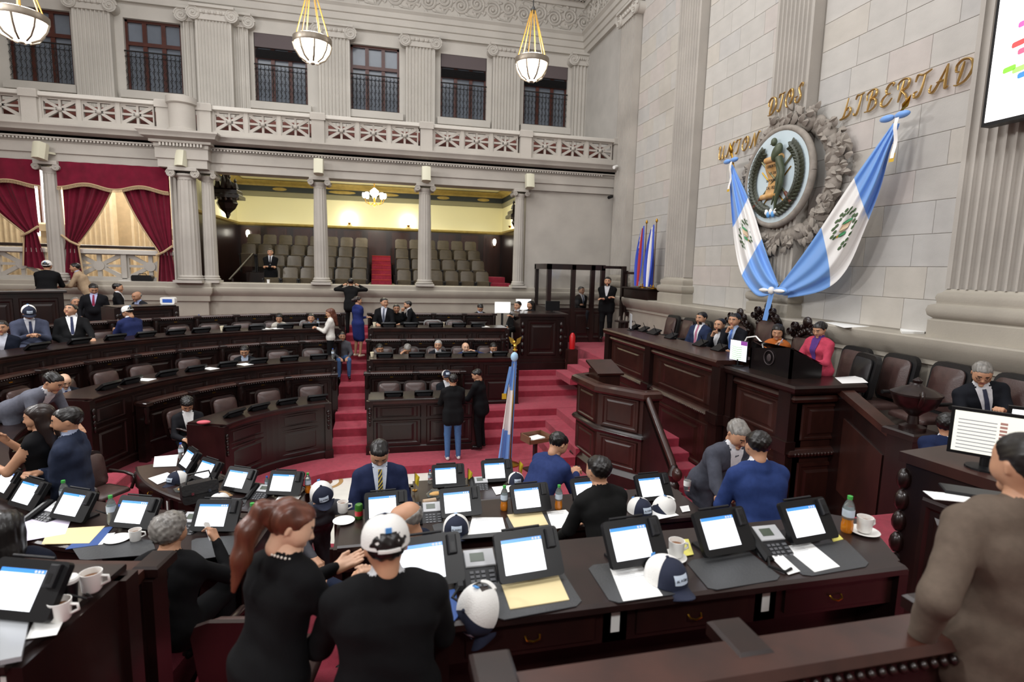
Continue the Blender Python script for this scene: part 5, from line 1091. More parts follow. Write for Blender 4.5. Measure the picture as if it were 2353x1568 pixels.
# --- cap template
def cap_parts():
    dome = lambda u, v: (.096*math.sin(v*math.pi/2)*math.sin(u*2*math.pi), .108*math.sin(v*math.pi/2)*math.cos(u*2*math.pi)-.002, .022+.112*math.cos(v*math.pi/2)**.75)
    q = M().grid(dome, 33, 10); q.m = [0 if (i < 6 or i >= 26) else 1 for j in range(9) for i in range(32)]
    # opening at the back above the strap
    keep = [(f, m) for (f, m), (j, i) in zip(zip(q.f, q.m), [(j, i) for j in range(9) for i in range(32)]) if not (j >= 6 and 14 <= i <= 17)]
    q.f = [k[0] for k in keep]; q.m = [k[1] for k in keep]
    q.tube([dome(u, 1.0) for u in np.linspace(.43, .57, 6)], .009, 5, 1); q.ell((0, 0, .135), (.009, .009, .006), 8, 6, 0)
    vis = M().grid(lambda u, v: ((u-.5)*2*.088*(1-.18*v*v), .088+(.085-.05*(2*u-1)**2)*v-.03*(2*u-1)**2, .03-.03*(2*u-1)**2-.012*v), 12, 5)
    vis.v += [(x, y, z-.004) for x, y, z in vis.v]; n = 60; vis.f += [tuple(i+n for i in f[::-1]) for f in list(vis.f)]; vis.m += [0]*(len(vis.f)-len(vis.m))
    pat = M().grid(lambda u, v: ((u-.5)*.075, .1095-.03*(2*u-1)**2*.35-.022*(1-math.cos((v)*1.25)), .05+.042*v), 6, 4)
    return q, vis, pat
CAPQ, CAPV, CAPP = cap_parts()
NAVY = mat('navy_cloth', '161d33', .85, bump=.1, bscale=150); CAPW = mat('white_mesh_cloth', 'dedcd8', .85, bump=.3, bscale=220); PATCH = mat('pale_patch', 'c9d6e6', .7)
FLAGP = mat('patch_blue', '4d8fd0', .7)
CAPME = [CAPQ.mesh('crown', [NAVY, CAPW], 60), CAPV.mesh('visor', NAVY, 60), CAPP.mesh('patch', PATCH, 60)]
def text_mesh(txt, size, mt, ext=.0008):
    cu = bpy.data.curves.new('txt', 'FONT'); cu.body = txt; cu.size = size; cu.align_x = 'CENTER'; cu.align_y = 'CENTER'; cu.extrude = ext; cu.resolution_u = 2
    o = bpy.data.objects.new('txt', cu); COL.objects.link(o); dg = bpy.context.evaluated_depsgraph_get(); me = bpy.data.meshes.new_from_object(o.evaluated_get(dg)); bpy.data.objects.remove(o); me.materials.clear(); me.materials.append(mt); return me
CAPTXT = text_mesh('AL AGRO', .0165, NAVY)
def add_cap(par, mt4=None, name='cap'):
    c = link(name, CAPME[0], par); v = link('visor', CAPME[1], c); p = link('patch', CAPME[2], c); x = link('patch_lettering', CAPTXT, c); x.matrix_basis = Matrix.Translation((0, .1055, .071)) @ Matrix.Rotation(math.pi, 4, 'Z') @ Matrix.Rotation(math.pi/2-.28, 4, 'X')
    b = M().box((-.012, -.098, .088), (.012, -.094, .108)).obj('flag_tag', FLAGP, c)
    if mt4 is not None: c.matrix_basis = mt4
    return c
NP = [0]; PINF = {}
def hray(x, y, Rd, near=False):
    d = ray(x, y); ts = np.linspace(1.2, 22, 4000); X = CAM[0]+d[0]*ts; Y = CAM[1]+d[1]*ts; D = np.where(X > OX, abs(Y-OY), np.hypot(X-OX, Y-OY))-Rd
    k = np.where(np.sign(D[1:]) != np.sign(D[:-1]))[0]; return CAM+d*ts[k[0] if near else k[-1]]
def person(lab, loc=None, face=0, H=1.7, pose='stand', lean=0, side=0, twist=0, head=(0, 0, 0), R=('down',), L=('down',), top='20202a', bottom=None, shirt=None, tie=None, skin='tan', hair='short', hc='black', cap=None, female=False, sleeve='long', skirt=None, px=None, pl=None, floor=0, vox=.02, hi=0, bulk=1.0, vneck=.2, glasses=False, shoes=None, vopen=.06, legs=None, beard=False, kneel=0):
    """face: heading in degrees, 0 looks along +y, positive turns left (ccw). arms: (preset or (out,fwd,up)), optional hand shape"""
    s = H/1.70; B = bulk*s
    hz = .92*s if pose == 'stand' else .50*s
    hz -= kneel
    ln, sd, tw = R_(lean), R_(side), R_(twist)
    up = V3(math.sin(sd), math.sin(ln)*math.cos(sd), math.cos(ln)*math.cos(sd)); Rz = np.array([[math.cos(tw), -math.sin(tw), 0], [math.sin(tw), math.cos(tw), 0], [0, 0, 1]])
    up = Rz @ up; xr = Rz @ V3(math.cos(sd), 0, -math.sin(sd)); fd = np.cross(up, xr)
    P0 = V3(0, 0, hz); T = lambda x, f, u: P0+(xr*x+fd*f+up*u)*s
    prims = []; TOPM, SK, BOT, SH, SHR = 1, 0, 2, 3, 7
    f_ = female; sw = .14 if f_ else .165
    lv = [(0, .08, .110 if not f_ else .115), (.15, .058, .103 if not f_ else .085), (.32, .082, .108 if not f_ else .098), (.41, .09, .078)]
    for (u0, w0, r0), (u1, w1, r1) in zip(lv[:-1], lv[1:]):
        for sx in (-1, 0, 1): prims.append(pr(T(sx*w0*bulk, 0, u0), T(sx*w1*bulk, 0, u1), r0*B, r1*B, TOPM, .03))
    if f_: 
        for sx in (-1, 1): prims.append(pr(T(sx*.065, .075, .31), T(sx*.06, .06, .34), .058*B, .05*B, TOPM, .03))
    elif bulk > 1.08: prims.append(pr(T(0, .05, .12), T(0, .04, .2), .12*B, .1*B, TOPM, .04))
    if pose == 'stand' and not skirt and not f_:
        for sx in (-1, 0, 1): prims.append(pr(T(sx*.085, 0, 0), T(sx*.09, 0, -.14), .118*B, .115*B, TOPM, .02))
    hd = [R_(a) for a in head]; Rh = Matrix.Rotation(hd[0]+tw, 4, 'Z') @ Matrix.Rotation(hd[1], 4, 'X') @ Matrix.Rotation(hd[2], 4, 'Y')
    nb = T(0, -.012, .455); nd = V3(0, 0, 1)*.6+up*.6+fd*.12; nd /= np.linalg.norm(nd); HC = nb+nd*.15*s
    prims.append(pr(nb+nd*.05*s, HC-V3(0, 0, .05*s), .056*s, .055*s, SK, .012))
    if shirt: prims.append(pr(T(0, -.01, .45), nb+nd*.045*s, .07*s, .064*s, SHR, .008)); prims.append(pr(T(0, -.03, .43), nb+nd*.018*s-fd*.012*s, .074*s, .066*s, TOPM, .008))
    elif sleeve != 'none': prims.append(pr(T(0, -.018, .43), nb+nd*.02*s, .074*s, .064*s, TOPM, .012))
    # trapezius and shoulders
    for sx in (-1, 1): prims.append(pr(T(sx*.03, -.02, .455), T(sx*sw*bulk, 0, .395), .05*s, .06*B, TOPM, .03))
    hands = []; NT = len(prims)
    PRE = {'down': (.05, .04, -.53), 'desk': (-.06, .36, -.27), 'lap': (-.05, .3, -.33), 'cross': (-.27, .2, -.2), 'crossb': (-.24, .22, -.24), 'phone': (-.13, .33, -.16), 'chin': (-.15, .2, .03), 'reach': (0, .48, -.2), 'hip': (.12, .0, -.45), 'rail': (.02, .34, .0)}
    for sx, arm in ((1, R), (-1, L)):
        a0 = PRE[arm[0]] if isinstance(arm[0], str) else arm[0]; sh = arm[1] if len(arm) > 1 else 'relax'; Sp = T(sx*sw*bulk, 0, .395); tv = (Rz @ V3(sx*a0[0], a0[1], a0[2]))*s; d = np.linalg.norm(tv); l1, l2 = .285*s, .255*s
        d2 = min(d, (l1+l2)*.985); tv = tv/d*d2; cosA = (l1*l1+d2*d2-l2*l2)/(2*l1*d2); A = math.acos(max(-1, min(1, cosA))); e = tv/d2; pole = Rz @ V3(sx*.55, -.35, -.8)
        if len(arm) > 2: pole = Rz @ V3(sx*arm[2][0], arm[2][1], arm[2][2])
        pole = pole-e*(pole @ e); pole /= np.linalg.norm(pole); El = Sp+(e*math.cos(A)+pole*math.sin(A))*l1; Wr = Sp+tv
        m1 = SK if sleeve == 'none' else TOPM; m2 = TOPM if sleeve == 'long' else SK; tk = (1.12 if sleeve == 'long' else .95)*(.88 if f_ else 1)*(.5+.5*bulk)
        prims += [pr(Sp, El, .056*s*tk, .047*s*tk, m1, .025), pr(El, Wr-(Wr-El)*.1 if m2 else Wr, .046*s*tk, .034*s*tk, m2, .02)]
        if sleeve == 'short': prims.append(pr(Sp, Sp+(El-Sp)*.55, .063*s*tk, .06*s*tk, TOPM, .01))
        if m2 == TOPM: prims.append(pr(El+(Wr-El)*.85, Wr-(Wr-El)*.02, .033*s, .031*s, SHR if shirt else TOPM, .006))
        hdv = (Wr-El)/np.linalg.norm(Wr-El); 
        if len(arm) > 3 and arm[3] is not None: hdv = Rz @ V3(sx*arm[3][0], arm[3][1], arm[3][2]); hdv /= np.linalg.norm(hdv)
        pn = V3(0, 0, -1) if abs(hdv[2]) < .75 else Rz @ V3(-sx, 0, 0)
        if len(arm) > 4: pn = Rz @ V3(sx*arm[4][0], arm[4][1], arm[4][2])
        pn = pn-hdv*(pn @ hdv); pn /= np.linalg.norm(pn); xx = np.cross(hdv, -pn)
        hm = Matrix(((xx[0]*sx, hdv[0], -pn[0], Wr[0]), (xx[1]*sx, hdv[1], -pn[1], Wr[1]), (xx[2]*sx, hdv[2], -pn[2], Wr[2]), (0, 0, 0, 1))) @ Matrix.Scale(s*(.92 if f_ else 1.05), 4) 
        hands.append((HANDS[sh], hm, sx))
    # legs
    tm = BOT; r_ = [.088, .062, .046]
    for sx in (-1, 1):
        if pose == 'stand':
            hp = P0+V3(sx*.085, 0, -.03)*s; kn = V3(sx*.1*s, .03*s, (.49*s-kneel*.5)); an = V3(sx*.105*s, -.02*s, .085*s)
            if legs: kn = kn+V3(0, legs[0] if sx > 0 else legs[1], 0)*s*.5; an = an+V3(0, legs[0] if sx > 0 else legs[1], 0)*s
            ft = V3(0, 1, 0)
        else:
            hp = P0+V3(sx*.09, .02, 0)*s; kn = V3(sx*.13*s, .44*s, .5*s); an = V3(sx*.13*s, .42*s, .085*s); ft = V3(0, 1, 0)
        lm = SK if skirt else tm; sc_ = .82 if skirt else 1
        prims += [pr(hp, kn, .092*B*sc_, .064*B*sc_, lm, .025), pr(kn, an, .064*B*sc_, .047*B*sc_*(.8 if skirt else 1), lm, .02), pr(an+V3(0, -.03, -.05)*s, an+V3(0, .13, -.055)*s, .036*s, .03*s, SH, .012)]
        if skirt: prims.append(pr(hp, hp+(kn-hp)*skirt, .112*B, .095*B, TOPM, .03))
    if skirt: prims.append(pr(P0, P0+V3(0, .02, -.43*skirt)*s, .115*B, .1*B, TOPM, .05))
    F, lo = field(prims, vox); 
    # cloth folds
    Pv, Q = nets(F, lo, vox); c = Pv[Q].mean(1)
    D = np.stack([rcone(c, p[0], p[1], p[2], p[3]) for p in prims], 1); mi = np.array([p[4] for p in prims])[D.argmin(1)]
    if vox < .015:
        nrm = np.stack([np.sin(Pv[:, 2]*46+Pv[:, 0]*22)*np.sin(Pv[:, 1]*31+Pv[:, 2]*14)], 1)*.003+np.stack([np.sin(Pv[:, 2]*19+Pv[:, 0]*17+Pv[:, 1]*9)], 1)*.004; cen = V3(0, 0, 0); dvec = Pv-np.array([0, 0, 1])*Pv[:, 2:3]; dvec[:, 2] = 0; Pv = Pv+nrm*dvec/np.maximum(.05, np.linalg.norm(dvec, axis=1, keepdims=True))
    q = to_m(Pv, Q, mi); hs2 = s*(1.0 if not f_ else .97)
    HM = Matrix.Translation(HC) @ Rh @ Matrix.Scale(hs2, 4); q.cat(HEADS[(hi, 1 if f_ else 0)], HM)
    for hmsh, hm, sx in hands:
        k0 = len(q.f); q.cat(hmsh, hm, 0)
        if sx < 0: q.f[k0:] = [f[::-1] for f in q.f[k0:]]
    # placement
    ctop = HM @ Vector((0, 0, .118)); fz = R_(face); Rf = np.array([[math.cos(fz), -math.sin(fz)], [math.sin(fz), math.cos(fz)]])
    if px is not None:
        if pl[0] == 'y': W_ = oy(px[0], px[1], pl[1])
        elif pl[0] == 'x': W_ = ox(px[0], px[1], pl[1])
        elif pl[0] in ('r', 'rn'): W_ = hray(px[0], px[1], pl[1], pl[0] == 'rn')
        elif pl[0] == 't': W_ = atd(px[0], px[1], pl[1])
        else: W_ = oz(px[0], px[1], floor+ctop.z)
        off = Rf @ np.array([ctop.x, ctop.y]); loc = (W_[0]-off[0], W_[1]-off[1], W_[2]-ctop.z)
        if abs(loc[2]-floor) > .12 and floor: print('PERSON dz %.2f' % (loc[2]-floor), lab)
    if cap is not None and hair == 'short': hair = 'under'
    skm = SKINS[skin]; topm = cloth(top); bot = cloth(bottom or top); shm = cloth(shirt) if shirt else topm
    o = q.obj('person', [skm, topm, bot, mat('shoe_'+shoes, shoes, .4) if shoes else SHOE, EYEW, DKB, LIP, shm], None, 180, loc); o.rotation_euler = (0, 0, fz); tag(o, lab, 'person'); NP[0] += 1
    PINF[lab] = (nb, up, fd, s, [h_[1] for h_ in hands], o)
    if hair and hair != 'none': o2 = M().cat(HAIR[hair], HM @ Matrix.Scale(1.0, 4)).obj('hair', HAIRC[hc], o, 180)
    if beard: M().grid(lambda u, v: tuple(HM @ Vector((.056*math.sin((u-.5)*3.0), .045+.052*math.cos((u-.5)*2.7)-.012*v, -.05-.055*v))), 12, 5).obj('beard', HAIRC['darkbrown'], o, 180)
    if cap is not None: add_cap(o, HM @ Matrix.Rotation(R_(cap), 4, 'Z') @ Matrix.Rotation(.05, 4, 'X') @ Matrix.Scale(1.05, 4))
    if glasses:
        g = M()
        for sx in (-1, 1): g.tube([tuple(HM @ Vector((sx*.033+.022*math.cos(a), .103, .001+.016*math.sin(a)))) for a in np.linspace(0, 2*math.pi, 13)], .0022, 5, cap=False); g.tube([tuple(HM @ Vector(p)) for p in ((sx*.055, .1, .005), (sx*.08, .03, .01), (sx*.085, -.01, .006))], .0022, 5)
        g.obj('glasses', BLACKP, o)
    # shirt front and tie draped on the chest
    def sdf(X):
        d = np.full(X.shape[:-1], 9.0)
        for p in prims[:NT]: d = smin(d, rcone(X, p[0], p[1], p[2], p[3]), p[5])
        return d
    def patch(wf, u0, u1, n, name, mt, off, nx=7):
        X = np.array([[T(wf(j/(n-1))*(2*i/(nx-1)-1), .45, u0+(u1-u0)*j/(n-1)) for i in range(nx)] for j in range(n)]); 
        for _ in range(16): X = X-fd*np.clip(sdf(X)-off, -.02, .2)[..., None]
        return M().add(X.reshape(-1, 3), [(j*nx+i, j*nx+i+1, (j+1)*nx+i+1, (j+1)*nx+i) for j in range(n-1) for i in range(nx-1)]).obj(name, mt, o, 180)
    if shirt and vneck: patch(lambda v: vopen*(1-v)**.8+.012 if vneck < .4 else vopen*(1-.25*v), .487, .487-vneck-.06, 11, 'shirt_front', shm, .006)
    if tie: patch(lambda v: (.017+.01*v) if v < .92 else .014, .478, .478-vneck-.04, 11, 'tie', tie if not isinstance(tie, str) else cloth(tie, .5), .012, 5)
    return o
# ------------------------------------------------------------------ the people
BLK, CHAR, NAV, BLU = '141417', '24242a', '1c2540', '25407e'
WS = 'e9e9ee'
def Pn(lab, px, pl, face, floor=0, **k): return person(lab, None, face, px=px, pl=pl, floor=floor, **k)
# upper left
Pn('man in black suit and white cap, back to us, at the high desk', (107, 600), ('t', 13.3), 8, 1.98, lean=14, top=BLK, cap=0, R=('desk',), L=('desk',), H=1.74, bulk=1.12)
Pn('man in tan jacket leaning on the high desk', (172, 605), ('t', 13.9), 100, 1.98, lean=26, top='b29a7e', bottom='5a5560', shirt='aab0c8', R=('desk',), L=('desk',), H=1.68, bulk=1.1)
Pn('standing man with red tie looking down among the left rows', (215, 654), ('t', 12.7), 195, 1.483, head=(15, -25, 0), top='1a1a1f', shirt='b9bbe0', tie='8c2244', H=1.74, bulk=1.12, R=((.05, .25, -.4),))
Pn('man in dark suit in profile behind the one with red tie', (270, 651), ('t', 13.5), -75, 1.6, top='1c1c20', shirt=WS, H=1.68, R=('lap',))
Pn('grey-haired man peeking out behind the reclining man', (173, 684), ('t', 12.9), 215, 1.483, pose='sit', top='26262c', shirt=WS, hair='recede', hc='grey', H=1.72)
Pn('bald man seated at the upper desk by the pier', (312, 671), ('r', 7.85), 150, 1.983, pose='sit', lean=28, top='22242c', shirt='a9b4d8', hair='bald', hc='grey', skin='brown', H=1.62, head=(0, -10, 0))
Pn('seated man in grey-blue suit and white cap reading his phone', (66, 706), ('r', 6.35), 215, 1.483, pose='sit', lean=14, head=(0, -32, 0), top='4a5064', shirt='d4d6de', tie='3a4260', cap=0, R=('phone', 'grip'), L=('phone', 'grip'), H=1.75, bulk=1.15)
Pn('seated man in black suit with navy tie, head thrown back', (166, 700), ('r', 6.4), 205, 1.483, pose='sit', lean=-14, head=(-35, 22, 0), top='18181b', shirt='f2f2f4', tie='2a3050', L=((.1, .45, -.3), 'flat'), R=('lap',), H=1.75, vneck=.3, vopen=.075, bulk=1.12)
Pn('seated man in navy jacket and white cap, back to us', (287, 706), ('r', 6.3), 60, 1.483, pose='sit', lean=16, head=(15, -25, 0), top='232c56', shirt='d8d8dc', cap=0, R=('phone', 'grip'), L=('phone', 'grip'), H=1.72, bulk=1.12)
Pn('man with crossed arms cut by the left edge, third row', (2, 738), ('r', 6.2), 200, 1.483, pose='sit', top='1d2436', shirt='c8ccd8', R=('cross', 'relax'), L=('crossb',), H=1.7)
Pn('man in light grey suit bending over the second-row desk', (131, 860), ('t', 6.7), -108, .983, lean=64, head=(10, -28, 0), top='6c6e7a', shirt=WS, R=((.0, .28, -.42), 'flat'), L=((.05, .2, -.42), 'flat'), H=1.72)
Pn('balding man seated beside the bending man in grey', (150, 863), ('r', 4.75), 225, .983, pose='sit', lean=22, head=(0, -25, 0), top='1f2330', shirt='c4cadc', tie='2a3f78', hair='bald', skin='fair', R=('phone', 'grip'), L=('desk',), H=1.66)
Pn('woman in black sleeveless top with long dark hair', (82, 932), ('t', 4.75), 88, .983, female=True, sleeve='none', top='16161a', hair='long', hc='darkbrown', R=((-.1, .3, .0), 'relax'), L=((-.05, .38, -.16), 'flat'), H=1.62, vox=.014, head=(10, -5, 0))
Pn('man in blue suit with crossed arms beside the long-haired woman', (152, 938), ('t', 4.75), 98, .983, top='2c3448', shirt='a8b2cc', beard=True, R=('cross', 'fist'), L=('crossb', 'fist'), H=1.7, vox=.014, bulk=1.1, head=(10, 0, 0))
Pn('seated man in charcoal jacket and white shirt at the curved front desk', (430, 919), ('r', 3.05), 205, .483, pose='sit', lean=8, head=(-5, -32, 0), top='26262c', shirt='f4f4f4', R=('desk',), L=('desk',), hair='curly', H=1.72, vneck=.3, vopen=.07, vox=.016)
# second and third row, centre
Pn('seated man in black suit alone in the second row left of the stairs', (561, 797), ('r', 4.75), 185, .983, pose='sit', lean=18, head=(0, -22, 0), top='1d1f25', shirt='aebcd0', R=('desk',), L=('desk',), H=1.66)
Pn('seated woman in pale blouse in the third row reading papers', (641, 722), ('r', 6.3), 182, 1.483, pose='sit', female=True, lean=18, head=(0, -20, 0), top='c9c3b8', hair='long', R=('desk',), L=('desk',), H=1.6)
Pn('seated man in dark suit at the right end of the third row, left side', (715, 722), ('r', 6.3), 182, 1.483, pose='sit', lean=12, top='1f222c', shirt='a9b6cf', R=('desk',), L=('desk',), H=1.62)
Pn('woman in white blouse standing by the central stairs', (756, 710), ('y', 13.3), 95, 1.15, female=True, top='e2ddd6', bottom='17171a', hair='long', hc='brown', R=('phone', 'grip'), L=('phone', 'grip'), H=1.55, head=(10, -12, 0))
Pn('person in grey top and jeans sitting on the stairs behind the blouse', (786, 764), ('y', 13.7), -170, 1.0, pose='sit', top='5a5a60', bottom='4c6a98', lean=10, R=('lap',), L=('lap',), H=1.5)
Pn('man in black suit leaning on the stone ledge, back to us', (806, 640), ('y', 16.35), 2, 1.98, lean=18, top='18181a', R=((.05, .22, .12), 'fist', (1, 0, -.3)), L=((.05, .22, .12), 'fist', (1, 0, -.3)), H=1.68)
Pn('woman in navy dress and heels with folded arms on the stairs', (822, 682), ('y', 14.25), -50, 1.4, female=True, top='242f68', skirt=.95, hair='bun', hc='darkbrown', R=('cross', 'relax'), L=('crossb', 'relax'), H=1.56, head=(-25, 0, 0), shoes='cbb6a2', vox=.016)
Pn('man in black suit and grey tie at the stairs end of the third row', (883, 685), ('y', 14.75), 170, 1.483, pose='sit', top='17171b', shirt='d5d7e2', tie='5a5f70', head=(35, 0, 0), R=('desk',), L=('desk',), H=1.85, vneck=.28)
Pn('man in black with head low between two suited men, third row', (911, 700), ('y', 14.9), 180, 1.483, pose='sit', lean=15, top='151517', R=('desk',), L=('desk',), skin='brown', H=1.72)
Pn('bearded man in black suit stooping toward his neighbours', (937, 692), ('y', 14.7), 95, 1.483, lean=24, top='17171a', shirt=WS, beard=True, R=('chin', 'fist'), L=('lap',), H=1.55)
Pn('man in dark suit looking down by the stone wall, far row', (1105, 701), ('y', 15.7), 185, 1.483, pose='sit', lean=10, head=(0, -35, 0), top='1f2128', shirt='b9c1d6', tie='2d3e6a', R=('desk',), L=('desk',), H=1.68)
Pn('man in black reclining beside the two white monitors', (1190, 693), ('y', 14.9), 130, 1.5, pose='sit', lean=-10, top='141416', shirt='d0d0d4', R=('lap',), L=((.0, .42, -.05), 'relax'), H=1.78, hair='short')
Pn('woman with dark hair behind the clerk podium', (1219, 692), ('y', 15.1), 120, 1.5, pose='sit', female=True, top='1c1c22', hair='long', H=1.78)
for px, lab, kw in (((873, 792), 'man in dark suit nearest the stairs in the second row, right side', dict(lean=20, shirt='8b97c4', skin='brown', head=(10, -10, 0))), ((937, 795), 'grey-haired man holding his head in the second row', dict(lean=30, hc='grey', head=(0, -38, 0), R=((.0, .16, .1), 'relax'))), ((1007, 783), 'smiling grey-haired man in the second row', dict(lean=14, hc='white', shirt=WS, head=(-15, 0, 0))), ((1070, 788), 'bald man in blue suit touching his ear, second row', dict(lean=18, hair='bald', hc='grey', top='2c3a66', shirt=WS, L=((.04, .1, .12), 'relax', (1, 0, -.3)), skin='fair')), ((1135, 790), 'man in navy suit at the far end of the second row', dict(lean=22, head=(0, -18, 0), shirt='c6ccdc'))):
    kk = dict(pose='sit', top='20222a', R=('desk',), L=('desk',), H=1.72); kk.update(kw); Pn(lab, px, ('y', 13.25), 182, .983, **kk)
# around the front desk
Pn('seated man in white and navy cap behind the man in jeans', (1026, 853), ('y', 11.55), 190, .483, pose='sit', top='1d2028', shirt=WS, cap=0, R=('desk',), L=('desk',), H=1.66)
Pn('man in dark jacket and blue jeans standing with his back to us', (1041, 860), ('z',), 4, .15, top='191a1c', bottom='4e6e9e', R=('desk',), L=('desk',), H=1.68, shoes='c8c8c8', vox=.016, lean=5)
Pn('man in black suit leaning on the front desk by the steps', (1092, 850), ('y', 10.55), 60, .31, top='15161a', lean=10, R=('lap',), L=('desk',), H=1.64, head=(10, -20, 0), vox=.016, bulk=1.08)
Pn('man in black suit standing in the empty public gallery', (621, 572), ('y', 18.0), 182, 2.62, top='121214', shirt=WS, tie='151518', R=('crossb', 'fist'), L=('crossb', 'fist'), H=1.6, vopen=.045)
Pn('man in grey suit seated inside the glass booth', (1336, 659), ('y', 15.95), 200, 1.9, pose='sit', top='26272d', shirt=WS, tie='4a5878', R=('lap',), L=('cross',), H=1.74)
Pn('guard in black suit standing in front of the booth door', (1397, 637), ('y', 14.75), 150, 1.6, top='101013', shirt='c8c8cc', beard=True, R=('cross',), L=('crossb',), H=1.84, bulk=1.1)
# on the dais
Pn('seated man in navy suit and pink tie on the dais', (1613, 718), ('x', 6.15), 112, 1.6, pose='sit', lean=-6, top='2a3450', shirt='e6e6ea', tie='b4708a', beard=True, head=(-5, 0, 0), R=('lap',), L=('lap',), H=1.78, vneck=.32)
Pn('man resting his chin on his hand, next to the navy-suited man', (1655, 733), ('x', 6.0), 115, 1.6, pose='sit', lean=4, top='22242c', shirt=WS, beard=True, hair='recede', R=('chin', 'fist'), L=('desk',), H=1.72)
Pn('man in dark suit and blue tie with hand at his mouth', (1689, 721), ('x', 6.0), 118, 1.6, pose='sit', lean=4, top='1b1d25', shirt='b8cdf0', tie='5f86d8', R=('chin', 'fist'), L=('desk',), H=1.76, vneck=.3, vox=.016)
Pn('woman in orange top looking at her phone on the dais', (1788, 748), ('x', 6.1), 125, 1.6, pose='sit', female=True, lean=8, top='b4622c', hair='long', R=((-.2, .26, .02), 'grip'), L=('lap',), H=1.7, vox=.016, head=(10, -15, 0))
pw = Pn('woman in pink cardigan standing at the lectern', (1882, 742), ('x', 5.95), 100, 1.6, female=True, lean=6, shirt='5b3a80', vneck=.34, vopen=.055, top='c2455c', bottom='2a2030', hair='bun', R=((-.02, .34, -.26), 'relax'), L=((-.02, .36, -.26), 'relax'), H=1.6, vox=.013, hi=1, bulk=1.15, head=(5, -18, 0))
Pn('grey-haired man in dark suit leaning over his phone by the stone wall', (2262, 838), ('x', 6.35), 150, 1.6, pose='sit', lean=24, side=14, head=(-15, -25, 0), top='22252d', shirt='dadade', tie='3c4154', hc='grey', glasses=True, R=('phone', 'grip'), L=('phone', 'grip'), H=1.78, vox=.014, hi=1, bulk=1.12, vneck=.3)
# in the well and near desks
STRIPE = mat('striped_tie', 'c2a83a', .5)
nt = STRIPE.node_tree; wv = nt.nodes.new('ShaderNodeTexWave'); wv.inputs['Scale'].default_value = 22; wv.bands_direction = 'DIAGONAL'; rp_ = nt.nodes.new('ShaderNodeValToRGB'); rp_.color_ramp.interpolation = 'CONSTANT'; rp_.color_ramp.elements[0].color = hexc('1c2238'); rp_.color_ramp.elements[1].position = .6; rp_.color_ramp.elements[1].color = hexc('c2a83a')
tc_ = nt.nodes.new('ShaderNodeTexCoord'); nt.links.new(tc_.outputs['Object'], wv.inputs['Vector']); nt.links.new(wv.outputs['Fac'], rp_.inputs[0]); nt.links.new(rp_.outputs[0], nt.nodes['Principled BSDF'].inputs['Base Color'])
Pn('man in navy suit and striped tie looking down, facing us', (873, 1024), ('t', 5.05), 184, .483, lean=6, head=(0, -34, 0), top='232c4c', shirt='d5dcec', tie=STRIPE, R=('lap',), L=('lap',), H=1.68, vox=.012, hi=1, bulk=1.1, vneck=.3, vopen=.055)
Pn('man in grey jacket and cap bowed over the inner desk', (738, 1122), ('z',), 200, .483, lean=48, head=(0, -30, 10), top='4a4a50', cap=0, R=('reach',), L=('desk',), H=1.62, vox=.014)
Pn('man in blue jacket stooping over his phone near the pulpit', (1292, 997), ('z',), -62, .483, lean=38, head=(0, -30, 0), top='2b3968', R=('phone', 'grip'), L=('phone', 'grip'), H=1.74, vox=.012, hi=1, bulk=1.08)
Pn('man in black jacket leaning on the middle desk, back to us', (1377, 1049), ('y', 3.62), 12, .983, lean=22, top='1d1c1c', L=((.02, .3, -.42), 'flat'), R=('lap',), H=1.6, vox=.012, hi=1)
Pn('man in grey suit bending toward the man in blue', (1708, 976), ('t', 4.85), 185, .9, lean=34, head=(0, -30, 0), top='4a4d58', hc='grey', shirt=WS, R=((.1, .4, -.4), 'flat'), L=('desk',), H=1.72, vox=.013, hi=1, bulk=1.1)
Pn('man in bright blue suit, back to us, right of the desks', (1741, 991), ('t', 4.2), -6, .983, lean=14, head=(-8, -12, 0), top='2b3d72', shirt='e2e4ea', R=('lap',), L=('lap',), H=1.68, vox=.012, hi=1, bulk=1.08)
Pn('man in navy suit seated at the monitors, back to us', (2184, 950), ('t', 5.1), -78, 1.26, pose='sit', top='1d2848', shirt='e4e4e8', R=('desk',), L=('desk',), H=1.72, vox=.016)
Pn('man in brown jacket at the right edge, back to us', (2372, 1000), ('t', 1.95), -12, 1.483, top='675a4f', bottom='3a342f', R=((.03, .2, -.5),), L=('hip',), H=1.74, vox=.011, hi=1, bulk=1.15)
Pn('woman with curly grey hair in black seated at the middle desk', (388, 1186), ('t', 3.45), -14, .983, pose='sit', lean=8, female=True, top='131315', hair='curly', hc='grey', R=((-.02, .3, .02), 'grip'), L=('desk',), H=1.7, vox=.012, hi=1, bulk=1.1)
Pn('bald man in navy suit pointing left at the middle desk', (922, 1158), ('t', 3.6), 62, .983, pose='sit', lean=12, head=(10, -18, 0), top='1d2742', hair='bald', hc='grey', skin='tan', L=((.12, .42, -.12), 'point'), R=('desk',), H=1.7, vox=.012, hi=1, bulk=1.08)
ww = Pn('woman in black dress with a brown ponytail and pearl necklace', (688, 1153), ('t', 2.25), -42, 1.317, female=True, lean=14, head=(-38, -22, -6), top='121214', bottom='121214', skirt=1.0, hair='pony', hc='brown', skin='fair', R=((.02, .34, -.2), 'grip', (.6, -.2, -.8), (-.3, .35, 1), (-1, .3, .2)), L=((-.06, .38, -.18), 'flat', (.5, -.2, -.8), (-.5, .8, .25), (-.3, -.5, 1)), H=1.55, vox=.010, hi=1)
Pn('large man in black suit and white cap, back to us in the foreground', (884, 1193), ('t', 2.2), 2, 1.317, lean=10, head=(6, -10, 0), top='161618', bottom='121214', shirt='e4e6ea', cap=0, R=('lap',), L=((-.02, .33, -.22),), H=1.6, vox=.010, hi=1, bulk=1.16)
